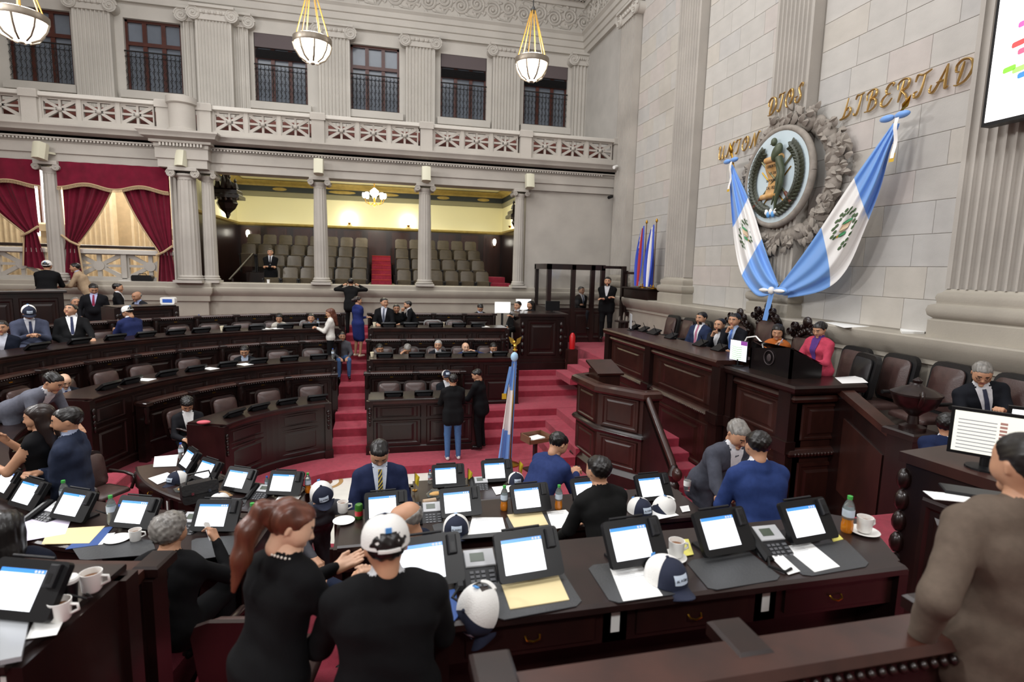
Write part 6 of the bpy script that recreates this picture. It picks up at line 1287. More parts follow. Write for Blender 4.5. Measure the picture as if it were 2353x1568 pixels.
Pn('dark-haired person in navy cut by the left edge', (8, 1176), ('t', 3.1), 15, .983, pose='sit', female=True, top='1a1f33', hair='long', R=('desk',), L=('desk',), H=1.72, vox=.014)
# ------------------------------------------------------------------ things on the desks
SCR_ = mat('lit_tablet_screen', 'f4f8ff', .3, emit=1.05); HDR = mat('blue_screen_header', '3f86d8', .3, emit=.8); KEY = mat('phone_key', '55565a', .5); LCD = mat('phone_lcd', '4a5348', .3); RED = mat('red_plastic', 'b02428', .4)
def tablet():
    t = thing('tablet_terminal', '', 'tablet', (0, 0, 0), 0); tl = R_(55); A = Matrix.Translation((0, -.08, .035)) @ Matrix.Rotation(tl, 4, 'X')   # local x width, y up the face, z out of the face
    def q(m_): return m_.xf(A)
    q(M().plate(rrect(.335, .235, .02, 4), (.01, 0, -.03), (1, 0, 0), (0, 1, 0), (0, 0, .03))).obj('casing', BLACKP, t, 30)
    s_ = q(M().box((-.125, .035, 0), (.085, .195, .002))).obj('screen', SCR_, t); q(M().box((-.125, .178, .002), (.085, .195, .003))).obj('header_bar', HDR, s_)
    for i in range(3): q(M().lathe([(0, 0), (.006, 0)], (.04+.016*i, .1865, .0035), 8, cap=False)).obj('header_icon', WHITE, s_)
    q(M().bbox((.108, .13, 0), (.152, .222, .024), .006)).obj('card_reader', DARKP, t); q(M().box((.12, .145, .024), (.14, .185, .025))).obj('reader_slot', BLACKP, t)
    q(M().tube([(-.11, .245, -.01), (.09, .245, -.01)], .007, 8)).obj('stylus_rail', DARKP, t, 60)
    M().box((-.1, -.02, 0), (.1, .12, .015)).box((-.09, .02, .015), (.09, .05, .1)).obj('stand', BLACKP, t)
    M().tube([(.15, .05, .08), (.2, .09, .04), (.18, .14, .01), (.1, .18, .008)], .005, 5).obj('cable', BLACKP, t)
    return t
TB = tablet(); tu = [False]
def tablet_at(px, py, k, lab, dr=None, yaw=0):
    p = oz(px, py, TOP[k]); s = s_of(p[0], p[1]); n = hsn(s); rz = math.atan2(-n[1], -n[0])-math.pi/2+yaw
    loc = (p[0]+n[0]*-.0, p[1]+n[1]*-.0, TOP[k])
    if not tu[0]: tu[0] = True; o = TB; o.location = loc; o.rotation_euler = (0, 0, rz); o['label'] = lab
    else: o = dup(TB, loc, rz, lab)
    o['group'] = 'voting tablets on the near desks'
    if k == 1: o.scale = (1.12,)*3
    return o
for i, (x, y) in enumerate(((978, 1345), (1208, 1328), (1452, 1297), (1655, 1270), (1848, 1243))): tablet_at(x, y, 3, '%s lit tablet from the left on the nearest desk' % ORD[i], yaw=.1)
tablet_at(60, 1415, 3, 'large lit tablet at the lower left corner', yaw=-.15)
for i, (x, y) in enumerate(((20, 1140), (70, 1168), (172, 1195), (313, 1213), (497, 1220))): tablet_at(x, y, 2, '%s lit tablet from the left on the curved middle desk' % ORD[i])
for i, (x, y) in enumerate(((885, 1198), (1055, 1187), (1215, 1177), (1352, 1160), (1497, 1150))): tablet_at(x, y, 2, '%s lit tablet from the left on the straight middle desk' % ORD[i], yaw=.06)
for i, (x, y) in enumerate(((436, 1082), (478, 1108), (550, 1130), (655, 1138))): tablet_at(x, y, 1, '%s lit tablet from the left on the curved inner desk' % ORD[i])
for i, (x, y) in enumerate(((1028, 1120), (1140, 1108))): tablet_at(x, y, 1, '%s lit tablet behind the yellow pennants' % ('left' if i == 0 else 'right'))
# folded terminals on the far desks, seen from behind
def folded():
    t = thing('folded_terminal', '', 'terminal', (0, 0, 0)); M().plate(rrect(.36, .17, .02, 3), (0, -.05, .02), (1, 0, 0), (0, .8, .6), (0, .02, -.03)).obj('casing', BLACKP, t, 30); M().box((-.12, -.1, 0), (.12, .06, .02)).obj('stand', BLACKP, t); M().box((-.14, .02, .02), (.14, .07, .06)).obj('rear_block', DARKP, t)
    return t
FD = folded(); fu = [False]
def folded_at(px, py, k, lab):
    p = oz(px, py, TOP[k]); s = s_of(p[0], p[1]); n = hsn(s); c = hs(RR[k]+.2, s); rz = math.atan2(-n[1], -n[0])-math.pi/2
    if not fu[0]: fu[0] = True; o = FD; o.location = c+(TOP[k],); o.rotation_euler = (0, 0, rz); o['label'] = lab
    else: o = dup(FD, c+(TOP[k],), rz, lab)
    o['group'] = 'folded terminals on the far desks'
def deskphone():
    t = thing('desk_phone', '', 'phone', (0, 0, 0)); A = Matrix.Rotation(R_(24), 4, 'X')
    M().bbox((-.1, -.1, 0), (.1, .11, .035), .008).xf(A).obj('body', DARKP, t)
    f = M().bbox((-.04, .02, .035), (.1, .112, .043), .003).xf(A).obj('face_plate', GREYP, t); M().box((-.015, .045, .043), (.05, .09, .045)).xf(A).obj('lcd', LCD, f)
    q = M()
    for i in range(3):
        for j in range(4): q.box((-.025+i*.026, -.08+j*.022, .035), (-.008+i*.026, -.067+j*.022, .039))
    for j in range(4): q.box((.062, -.08+j*.022, .035), (.085, -.067+j*.022, .039))
    o = q.xf(A).obj('keypad', KEY, t); o['kind'] = 'stuff'
    M().bbox((-.102, -.1, .04), (-.052, .11, .068), .014).xf(A).obj('handset', BLACKP, t, 30); M().tube([(-.08, -.1, .02), (-.12, -.16, .01), (-.08, -.22, .01), (-.03, -.2, .01)], .007, 6).obj('cord', BLACKP, t)
    M().box((-.08, .0, 0), (.08, .1, .03)).obj('foot', DARKP, t)
    return t
PH = deskphone(); pu_ = [False]
def phone_at(px, py, k, lab, sc=1.1):
    p = oz(px, py, TOP[k]); s = s_of(p[0], p[1]); n = hsn(s); rz = math.atan2(-n[1], -n[0])-math.pi/2
    if not pu_[0]: pu_[0] = True; o = PH; o.location = (p[0], p[1], TOP[k]); o.rotation_euler = (0, 0, rz); o['label'] = lab
    else: o = dup(PH, (p[0], p[1], TOP[k]), rz, lab)
    o['group'] = 'desk telephones'; o.scale = (sc,)*3
for a in ((1090, 1325, 3, 'black desk phone beside the large man in the foreground'), (1765, 1262, 3, 'black desk phone between the two rightmost tablets'), (985, 1190, 2, 'desk phone beside the bald man pointing'), (428, 1215, 2, 'desk phone behind the curly grey hair'), (110, 1190, 2, 'desk phone at the far left beside the clear bottle'), (597, 1140, 1, 'desk phone between the tablets of the curved inner desk'), (462, 1104, 1, 'desk phone behind the black bag'), (1100, 1120, 1, 'desk phone between the two tablets behind the pennants')): phone_at(*a)
def ords(L, k, fmt):
    for i, (x, y) in enumerate(L): folded_at(x, y, k, fmt % ORD[i])
ords(((528, 955), (588, 940), (657, 928), (730, 920)), 1, '%s folded terminal from the left on the front desk, left of the stairs'); ords(((905, 915), (975, 913)), 1, '%s folded terminal from the stairs on the front desk, right side')
ords(((215, 892), (285, 880), (368, 862), (434, 850), (512, 840), (585, 832), (655, 823), (726, 817)), 2, '%s folded terminal from the left on the second-row desk, left of the stairs'); ords(((884, 819), (957, 819), (1019, 819), (1079, 818), (1147, 817)), 2, '%s folded terminal from the stairs on the second-row desk, right side')
ords(((66, 802), (153, 788), (235, 778), (310, 771), (384, 765), (451, 762), (519, 756), (585, 755), (651, 752), (709, 749)), 3, '%s folded terminal from the left on the third-row desk, left of the stairs'); ords(((893, 750), (943, 750), (1001, 750), (1053, 750), (1096, 750)), 3, '%s folded terminal from the stairs on the third-row desk, right side')
# flat sheets: paper, folders, desk pads
SH_ = {}
def sheet(name, lab, cat, quad, z, mt, th=.0015, group=None, rnd=False):
    P = [oz(x, y, z)[:2] for x, y in quad]; c = sum(P)/4; t = thing(name, lab, cat, (c[0], c[1], z), 0, group)
    a = [tuple(p-c) for p in P]; ar = sum(a[i][0]*a[(i+1) % 4][1]-a[(i+1) % 4][0]*a[i][1] for i in range(4))
    if ar < 0: a = a[::-1]
    if rnd: a = [tuple(np.array(a[i])+(np.array(a[j])-np.array(a[i]))*.09) for i in range(4) for j in ((i-1) % 4, (i+1) % 4)]
    M().prism(a, .0005, .0005+th).obj('sheet' if cat == 'paper' else 'body', mt, t); return t, a
PADM = mat('grey_leather_pad', '3a3b3d', .5, bump=.15, bscale=90); MAN = mat('manila', 'dbc99a', .75); PRINT = mat('printed_grey', 'a5a8b0', .8)
def pad(lab, quad, z): sheet('desk_pad', lab, 'desk pad', quad, z, PADM, .004, 'leather desk pads', True)
T1, T2, T3 = TOP[1], TOP[2], TOP[3]
pad('desk pad under the large manila folder', ((1118, 1335), (1285, 1302), (1342, 1392), (1140, 1430)), T3); pad('desk pad under the cap and printed page', ((1348, 1302), (1505, 1283), (1588, 1362), (1405, 1390)), T3); pad('empty desk pad below the fourth tablet of the nearest desk', ((1575, 1292), (1715, 1265), (1800, 1332), (1632, 1360)), T3); pad('desk pad below the rightmost tablet', ((1775, 1275), (1938, 1238), (2002, 1302), (1852, 1328)), T3)
pad('desk pad below the dark cap on the middle desk', ((992, 1205), (1155, 1195), (1165, 1232), (1005, 1245)), T2); pad('desk pad under the manila folder on the middle desk', ((1160, 1190), (1255, 1180), (1270, 1213), (1172, 1222)), T2); pad('desk pad before the curly grey hair, left side', ((165, 1260), (350, 1240), (360, 1275), (185, 1290)), T2); pad('desk pad right of the curly grey hair', ((440, 1240), (560, 1230), (540, 1275), (440, 1290)), T2); pad('desk pad on the inner desk beside the paper bag', ((480, 1150), (570, 1145), (560, 1165), (465, 1168)), T1)
def page(lab, quad, z, lines=0, mt=WHITE, name='paper_sheet', cat='paper', th=.0015):
    t, a = sheet(name, lab, cat, quad, z+.0045, mt, th)
    if lines:
        P = [np.array(oz(x, y, z)[:2])-np.array(t.location[:2]) for x, y in quad]
        for i in range(lines):
            v = .08+.05*i; A = P[0]+(P[3]-P[0])*v; B = P[1]+(P[2]-P[1])*v; p0 = A+(B-A)*.12; p1 = A+(B-A)*random.uniform(.5, .88); d = (P[3]-P[0])*.012
            M().add([(p0[0], p0[1], th+.001), (p1[0], p1[1], th+.001), (p1[0]+d[0], p1[1]+d[1], th+.001), (p0[0]+d[0], p0[1]+d[1], th+.001)], [(0, 1, 2, 3)]).obj('print_line', PRINT, t)
    return t
page('large manila folder on the nearest desk', ((1150, 1338), (1280, 1318), (1308, 1380), (1172, 1402)), T3, 0, MAN, 'manila_folder', 'folder', .004); page('printed page beside the white and navy cap', ((1402, 1308), (1473, 1298), (1523, 1370), (1432, 1383)), T3, 8); page('printed page under the rightmost tablet', ((1800, 1258), (1860, 1246), (1930, 1303), (1872, 1316)), T3, 5); page('narrow white strip beside the right desk phone', ((1760, 1270), (1786, 1266), (1839, 1314), (1812, 1322)), T3)
page('printed sheets right of the dark cap', ((1085, 1190), (1155, 1190), (1163, 1222), (1075, 1230)), T2, 5); page('manila folder on the middle desk', ((1165, 1184), (1245, 1178), (1260, 1207), (1182, 1215)), T2, 0, MAN, 'manila_folder', 'folder', .004); page('printed sheets under the leaning hand', ((1256, 1177), (1300, 1172), (1335, 1208), (1270, 1217)), T2, 4); page('white sheet right of the man in black jacket', ((1478, 1165), (1520, 1160), (1560, 1185), (1500, 1197)), T2, 2); page('small white card near the grey sleeve', ((1562, 1165), (1582, 1162), (1586, 1175), (1568, 1178)), T2)
page('white sheet left on the curved inner desk', ((355, 1050), (410, 1045), (405, 1072), (352, 1074)), T1); page('white sheet at the edge of the inner desk', ((340, 1100), (385, 1086), (405, 1098), (362, 1114)), T1); page('papers on the inner desk right of the phone', ((640, 1142), (692, 1140), (672, 1166), (618, 1168)), T1, 3); page('manila folder on the curved middle desk', ((112, 1218), (242, 1210), (205, 1250), (96, 1252)), T2, 0, MAN, 'manila_folder', 'folder', .004); page('purple-printed page on the curved middle desk', ((52, 1195), (168, 1184), (150, 1228), (48, 1246)), T2+.003, 4, mat('lilac_paper', 'ded4ea', .7)); page('blue folder under the manila folder', ((200, 1222), (262, 1210), (225, 1254), (150, 1264)), T2-.002, 0, mat('blue_folder', '2f4f8c', .6), 'blue_folder', 'folder', .004); page('folded leaflet beside the saucer', ((240, 1228), (265, 1225), (235, 1252), (218, 1254)), T2)
page('blue folder beside the large man in the foreground', ((1020, 1362), (1048, 1356), (1052, 1420), (1035, 1440)), T3, 0, MATS['blue_folder'], 'blue_folder', 'folder', .006); page('white papers on the inner desk behind the food tray', ((1130, 1120), (1180, 1115), (1185, 1128), (1140, 1138)), T1, 2)
page('green and yellow leaflet beside the rightmost tablet', ((1895, 1215), (1910, 1212), (1938, 1240), (1915, 1246)), T3, 0, mat('yellow_green_print', 'd9d06a', .7), 'leaflet', 'leaflet'); page('green and yellow leaflet under the coffee mug', ((1570, 1240), (1582, 1240), (1594, 1275), (1570, 1280)), T3, 0, MATS['yellow_green_print'], 'leaflet', 'leaflet')
page('loose papers on the stone ledge behind the pink cardigan', ((1895, 741), (1960, 740), (2000, 751), (1940, 754)), 2.975, 0); page('stack of booklets on the stone ledge', ((2068, 760), (2120, 761), (2124, 768), (2072, 767)), 2.975, 0, WHITE, 'booklet_stack', 'booklets', .03); page('open white papers at the right end of the rostrum', ((1918, 868), (1975, 864), (1995, 880), (1935, 882)), 2.365, 3)
P_ = [oz(x, y, T3)-np.array(NEARD.location) for x, y in ((1990, 1310), (2068, 1288), (1990, 1195), (1885, 1178))]; M().prism([(p[0], p[1]) for p in P_], TOP[3]-FL[3]-.042, TOP[3]-FL[3]-.001).obj('side_leaf', DTOP, NEARD)
M().prism([(p[0]*.97+P_[0][0]*.03, p[1]) for p in (P_[1], P_[2], P_[2]*.97+P_[3]*.03, P_[1]*.97+P_[0]*.03)], 0, TOP[3]-FL[3]-.042).obj('side_support', WOOD, NEARD)
# caps lying on desks
def cap_at(px, py, z, rz, lab, tilt=0, sc=1.05, flip=False):
    p = oz(px, py, z); t = thing('cap', lab, 'cap', (p[0], p[1], z), rz, 'navy and white caps left on desks'); add_cap(t, Matrix.Rotation(tilt, 4, 'X') @ Matrix.Translation((0, 0, -.015)) @ Matrix.Scale(sc, 4), 'crown')
cap_at(1530, 1335, T3, math.pi+.25, 'navy and white cap beside the printed page, nearest desk'); cap_at(1110, 1400, T3, math.pi-1.0, 'overturned navy cap beside the manila folder', -1.2); cap_at(1048, 1220, T2, math.pi-.1, 'dark cap with patch on the middle desk'); cap_at(1470, 1178, T2, math.pi+.2, 'cap half hidden behind the man in black jacket'); cap_at(1530, 1172, T2, 1.9, 'overturned cap on the white sheet', -1.0); cap_at(407, 1108, T1, 2.6, 'cap beside the food container on the inner desk'); cap_at(1185, 1110, T1, math.pi, 'cap behind the man in blue jacket'); cap_at(505, 1160, T1, .3, 'white cap behind the fifth tablet of the curved desk')
# cups, saucers, bottles
CER = mat('white_ceramic', 'ebeae6', .2); COF = mat('coffee', '7a4a1e', .3); TEA = mat('amber_tea', 'c9761a', .12, coat=.4); PET = mat('clear_plastic', 'e8f0ee', .08, trans=.9); GCAP = mat('green_cap', '3f9e46', .4); BCAP = mat('blue_cap', '2b57b0', .4); LBL = mat('bottle_label', 'c9d6e4', .5)
def mug(px, py, z, lab, sc=1, coffee=True, hz=0):
    p = oz(px, py, z); t = thing('coffee_mug', lab, 'mug', (p[0], p[1], z), hz); t.scale = (sc,)*3; M().lathe([(.028, 0), (.036, .01), (.041, .085), (.038, .085), (.033, .012), (0, .01)], n=20, cap=False).obj('body', CER, t, 40); M().tube([(.038, 0, .065), (.062, 0, .062), (.066, 0, .04), (.036, 0, .025)], .006, 6).obj('handle', CER, t, 60)
    if coffee: M().lathe([(.037, .06), (0, .06)], n=16, cap=False).obj('coffee', COF, t)
def saucer(px, py, z, lab, r=.075):
    p = oz(px, py, z); t = thing('saucer', lab, 'saucer', (p[0], p[1], z)); M().lathe([(r*.5, 0), (r*.95, .012), (r, .016), (r*.93, .016), (r*.5, .006), (0, .006)], n=24, cap=False).obj('plate', CER, t, 50)
def bottle(px, py, z, kind, lab, sc=1):
    p = oz(px, py, z); t = thing('drink_bottle' if kind == 'tea' else 'water_bottle', lab, 'bottle', (p[0], p[1], z)); t.scale = (sc,)*3
    M().lathe([(.028, 0), (.033, .01), (.033, .05), (.029, .07), (.033, .09), (.033, .15), (.024, .18), (.013, .2), (.013, .21)], n=16).obj('shell', PET, t, 60)
    if kind == 'tea': M().lathe([(.0, -.0005), (.0285, -.0005), (.0337, .01), (.0337, .05), (.0297, .07), (.0335, .086)], n=16, cap=False).obj('drink', TEA, t, 60)
    M().lathe([(.0335, .1), (.0335, .145)], n=16, cap=False).obj('label_band', LBL, t, 60); M().lathe([(.015, .205), (.015, .225), (0, .226)], n=12, cap=False).obj('bottle_cap', GCAP if kind in ('tea', 'green') else BCAP, t)
saucer(1985, 1225, T3, 'saucer under the mug at the right end of the nearest desk', .085); mug(1985, 1222, T3+.012, 'white mug on a saucer at the right end of the nearest desk', 1.1); saucer(1545, 1285, T3, 'saucer behind the cap on the nearest desk'); mug(1553, 1278, T3+.012, 'coffee mug behind the cap on the nearest desk', 1.05)
saucer(270, 1242, T2, 'empty white saucer on the curved middle desk', .085); mug(312, 1243, T2, 'coffee cup beside the empty saucer'); saucer(790, 1200, T2, 'white plate beside the pointing hand', .085); mug(788, 1178, T2, 'coffee cup left of the green can', 1.1)
mug(140, 1425, T3, 'white cup on a napkin at the lower left', 1.05); mug(212, 1358, T3, 'white mug behind the black cup at the lower left', 1.1)
p = oz(162, 1382, T3); t = thing('takeaway_cup', 'black takeaway cup with white lid at the lower left', 'cup', (p[0], p[1], T3)); M().lathe([(.026, 0), (.036, .1)], n=18).obj('body', BLACKP, t, 40); M().lathe([(.039, .095), (.04, .108), (.034, .116), (0, .116)], n=18, cap=False).obj('lid', CER, t, 40)
page('white napkin under the cup at the lower left', ((80, 1425), (150, 1420), (130, 1460), (60, 1470)), T3); page('clear plastic food wrap at the lower left edge', ((0, 1430), (70, 1425), (50, 1520), (0, 1530)), T3, 0, mat('cloudy_plastic', 'b9bcc0', .2, trans=.3), 'plastic_tray', 'tray', .02)
for a in ((1945, 1222, T3, 'tea', 'amber drink bottle at the right end of the nearest desk', 1.0), (582, 1225, T2, 'tea', 'amber drink bottle left of the ponytail', 1.05), (708, 1132, T1, 'tea', 'amber drink bottle on the inner desk beside the marble floor', 1.0), (1158, 1172, T2, 'tea', 'half-full amber bottle left of the third tablet, middle desk', .95), (1283, 1170, T2, 'tea', 'half-full amber bottle right of the third tablet, middle desk', .95), (150, 1165, T2, 'green', 'clear green-capped bottle at the left end of the curved desk', 1), (258, 1203, T2, 'green', 'clear green-capped bottle between two curved-desk tablets', 1), (279, 1208, T2, 'water', 'blue-capped water bottle next to the green-capped one', .75), (417, 1055, T1, 'water', 'blue-capped water bottle before the seated man in charcoal', .95), (614, 1128, T1, 'water', 'small water bottle left of the fourth inner tablet', .75), (988, 1112, T1, 'water', 'small water bottle between the pennants', .75), (458, 742, T3, 'water', 'water bottle on the far third-row desk', .9), (731, 752, T3, 'water', 'water bottle before the woman in white blouse', .9), (765, 822, T2, 'water', 'milky bottle at the stairs end of the second-row desk', .9), (1615, 778, 2.45, 'water', 'water bottle before the man with pink tie', .9), (1643, 790, 2.45, 'water', 'water bottle before the man resting his chin', .9), (1688, 800, 2.45, 'water', 'water bottle before the man with blue tie', .9)): bottle(*a)
p = oz(825, 1192, T2); t = thing('soda_can', 'green soda can beside the coffee cup', 'can', (p[0], p[1], T2)); M().lathe([(.026, 0), (.032, .008), (.032, .112), (.026, .122), (0, .12)], n=18, cap=False).obj('can_body', mat('green_can', '3f7a2c', .3, metal=.4), t, 40); M().lathe([(.0325, .03), (.0325, .07)], n=18, cap=False).obj('red_mark', RED, t)
p = oz(1578, 1128, T2); t = thing('water_glass', 'tall glass of water near the right end of the middle desk', 'glass', (p[0], p[1], T2)); M().lathe([(.026, 0), (.032, .13), (.03, .13), (.025, .006), (0, .006)], n=18, cap=False).obj('glass_wall', GLASS, t, 40); M().lathe([(0, .008), (.025, .008), (.028, .07), (0, .07)], n=18, cap=False).obj('water', PET, t, 40); M().lathe([(.0325, .05), (.034, .1)], n=18, cap=False).obj('paper_sleeve', WHITE, t, 60)
# yellow pennants
PEN = mat('yellow_pennant', 'd8c02c', .6)
for i, (x, y, z, h, lab) in enumerate(((953, 1128, T1, .22, 'yellow pennant behind the food tray'), (1075, 1118, T1, .22, 'yellow pennant between the two inner tablets'), (1192, 1098, T1, .22, 'yellow pennant behind the man in blue jacket'))):
    p = oz(x, y, z); t = thing('pennant', lab, 'pennant', (p[0], p[1], z)); M().tube([(0, 0, 0), (0, 0, h)], .004, 5).lathe([(.03, 0), (.03, .008)], n=10).obj('stick', BRASS, t); M().grid(lambda u, v: (.005+.05*u*(1-.3*v), .01*math.sin(u*6+v*3), h-.01-.12*v-.05*u), 7, 6).obj('cloth', PEN, t, 180)
# bag, food
p = oz(460, 1150, T1); t = thing('handbag', 'black leather handbag on the curved inner desk', 'bag', (p[0], p[1], T1), .5); M().plate(rrect(.34, .2, .04), (0, -.06, 0), (1, 0, 0), (0, .2, .98), (0, .12, 0)).obj('body', BLACKL, t, 40); M().plate(rrect(.35, .11, .03), (0, -.045, .1), (1, 0, 0), (0, .25, .97), (0, -.02, 0)).obj('flap', BLACKL, t, 40); M().tube([(-.13, 0, .18), (-.1, .02, .3), (.1, .02, .3), (.13, 0, .18)], .01, 6).obj('strap', BLACKL, t, 60)
for sx in (-1, 1): M().box((sx*.08-.012, -.08, .1), (sx*.08+.012, -.075, .13)).obj('clasp', STEEL, t)
p = oz(490, 1140, T1); t = thing('paper_bag', 'crumpled brown paper bag beside the handbag', 'bag', (p[0]+.08, p[1]-.02, T1), .6); M().grid(lambda u, v: (.2*(u-.5), .14*(v-.5), .05*math.sin(math.pi*u)*math.sin(math.pi*v)**.5+.006*math.sin(u*19)*math.sin(v*15)), 12, 10).obj('bag_body', mat('kraft_paper', 'a8845c', .8), t, 180)
def tray(px, py, z, lab):
    p = oz(px, py, z); t = thing('food_tray', lab, 'tray', (p[0], p[1], z), .3); M().lathe([(.09, 0), (.11, .04), (.105, .04), (.088, .004), (0, .004)], n=4, cap=False).obj('tray_shell', PET, t); M().ell((0, 0, .025), (.07, .045, .02), 10, 8).obj('sandwich', mat('bread', 'c79a5c', .8), t, 60)
tray(425, 1128, T1, 'clear food container with sandwiches beside the handbag'); tray(1000, 1140, T1, 'clear food tray with pastry near the pennants')
p = oz(985, 1150, T1); t = thing('napkin_roll', 'rolled brown napkin beside the food tray', 'napkin', (p[0], p[1]-.1, T1), .2); M().tube([(-.07, 0, .03), (.07, 0, .03)], .03, 12).obj('roll', mat('napkin_brown', 'b99f84', .8), t, 60)
# ------------------------------------------------------------------ rostrum things
lc = thing('tabletop_lectern', 'black lectern box with a round crest before the woman in pink', 'lectern', (5.3, 6.62, 2.37)); M().plate([(-.42, 0), (.42, 0), (.42, .3), (-.42, .42)], (0, 0, 0), (0, 1, 0), (0, 0, 1), (.03, 0, 0)).plate([(0, 0), (.5, 0), (.5, .18), (0, .4)], (0, -.42, 0), (1, 0, 0), (0, 0, 1), (0, .03, 0)).plate([(0, 0), (.5, 0), (.5, .18), (0, .4)], (0, .39, 0), (1, 0, 0), (0, 0, 1), (0, .03, 0)).obj('box_body', mat('black_lacquer', '120d0e', .25), lc)
M().add([(0, -.42, .42), (0, .42, .42), (.5, .42, .2), (.5, -.42, .2)], [(0, 1, 2, 3)]).obj('sloped_top', MATS['black_lacquer'], lc)
M().tube([(-.012, .1*math.cos(a), .22+.1*math.sin(a)) for a in np.linspace(0, 2*math.pi, 25)], .008, 6, cap=False).ell((-.01, 0, .22), (.008, .045, .055), 10, 8).obj('crest', mat('crest_grey', '3f3638', .4), lc, 60)
M().cb((.25, -.1, .325), (.3, .24, .01), 0).obj('notes', WHITE, lc).rotation_euler = (0, R_(24), 0)
gl_ = thing('gooseneck_lamp', 'white curved reading lamp in front of the woman in orange', 'lamp', (5.42, 7.15, 2.37)); M().tube([(0, .22, 0), (-.02, .24, .25), (0, .15, .42), (0, -.05, .46), (0, -.2, .38), (0, -.24, .28)], .012, 8).obj('neck', CER, gl_, 60); M().tube([(0, -.24, .3), (0, -.26, .16)], [.02, .04], 10).obj('shade', CER, gl_, 60)
mo_ = thing('computer_monitor', 'thin monitor with green chart on the rostrum', 'monitor', (5.22, 7.2, 2.37), R_(-80)); mo_.scale = (.85,)*3; M().box((-.2, -.01, .09), (.2, .015, .46)).obj('bezel', DARKP, mo_); s_ = M().box((-.19, -.013, .1), (.19, -.01, .45)).obj('screen', mat('lit_pale_screen', 'e6e8f6', .3, emit=.9), mo_); M().lathe([(.1, 0), (.1, .012), (.02, .02), (.02, .12)], n=14).obj('stand', BLACKP, mo_)
M().box((.05, -.0145, .38), (.19, -.013, .45)).obj('screen_banner', mat('screen_purple', '7d3f8a', .4, emit=.6), s_)
for i in range(7): M().tube([(-.03-.12*math.sin(a), -.015, .12+.035*i+.03*(1-math.cos(a))) for a in np.linspace(-1.2, 1.2, 7)], .004, 4).obj('chart_arc', mat('screen_green', '6fb04a', .4, emit=.5), s_)
def micbase(y, x, lab, big=False):
    t = thing('desk_console', lab, 'console', (x, y, 2.45), -math.pi/2); M().cb((0, 0, .05), (.34 if big else .24, .2, .03), 0, None, .5).box((-.1, -.06, 0), (.1, .06, .03)).obj('console_body', BLACKP, t); M().tube([(.08, .02, .05), (.09, -.06, .2)], .006, 5).obj('microphone', BLACKP, t)
for i, (px, py) in enumerate(((1440, 748), (1475, 754), (1510, 762), (1545, 768), (1590, 778), (1640, 795), (1668, 806))):
    p = oz(px, py, 2.45); micbase(min(11.4, p[1]), max(5.25, min(5.55, p[0])), '%s black console from the far end of the rostrum' % ORD[i], i == 3)
p = oz(1409, 742, 2.45); t = thing('computer_monitor', 'thin monitor seen edge-on at the far end of the rostrum', 'monitor', (5.35, 11.2, 2.45), 0); M().box((-.16, -.01, .05), (.16, .012, .36)).obj('screen', GREYP, t); M().lathe([(.08, 0), (.08, .01), (.015, .02), (.015, .08)], n=12).obj('stand', BLACKP, t)
t.rotation_euler = (0, 0, R_(70))
p = ox(1432, 740, 5.9); t = thing('serving_tray', 'glass carafe and tumblers on a side table by the booth', 'tray', (6.3, 13.6, 1.6)); M().tube([(0, 0, 0), (0, 0, .8)], .04).lathe([(.25, .8), (.25, .83)], n=18).obj('side_table', WOOD, t)
for i, (x, y, h) in enumerate(((0, 0, .22), (.1, .05, .12), (-.1, .06, .12), (.05, -.1, .12))): M().lathe([(.03, .83), (.035, .83+h*.6), (.02, .83+h)], (x, y, 0), 12).obj('glassware', GLASS, t, 50)
# white monitors by the stone wall, podium monitor
for px, py, Y, w_, h_, lab in ((1155, 707, 15.6, .44, .3, 'white lit monitor before the stone wall, left of two'), (1203, 700, 15.9, .44, .3, 'white lit monitor before the stone wall, right of two')):
    p = oy(px, py, Y); t = thing('lit_monitor', lab, 'monitor', (p[0], p[1], p[2]-.15-.0)); M().box((-w_/2-.015, 0, -.015), (w_/2+.015, .04, h_+.015)).obj('bezel', CER, t); M().box((-w_/2, -.003, 0), (w_/2, 0, h_)).obj('screen', SCW, t); M().box((-.03, .02, -(p[2]-.15-1.483)), (.03, .06, 0)).obj('pillar', IRON, t)
p = oy(1270, 708, 14.45); t = thing('computer_monitor', 'black monitor on the clerk podium seen from behind', 'monitor', (p[0], 14.45, 2.58)); M().box((-.2, 0, .04), (.2, .04, .3)).obj('back_shell', BLACKP, t); M().lathe([(.09, 0), (.09, .01), (.02, .02), (.02, .1)], (0, .05, 0), 12).obj('stand', BLACKP, t)
p = oy(1190, 712, 14.3); t = thing('coffee_mug', 'white cup on the clerk podium', 'mug', (p[0]+.12, 14.2, 2.58)); M().lathe([(.03, 0), (.042, .07), (.038, .07), (0, .01)], n=14, cap=False).obj('body', CER, t, 40)
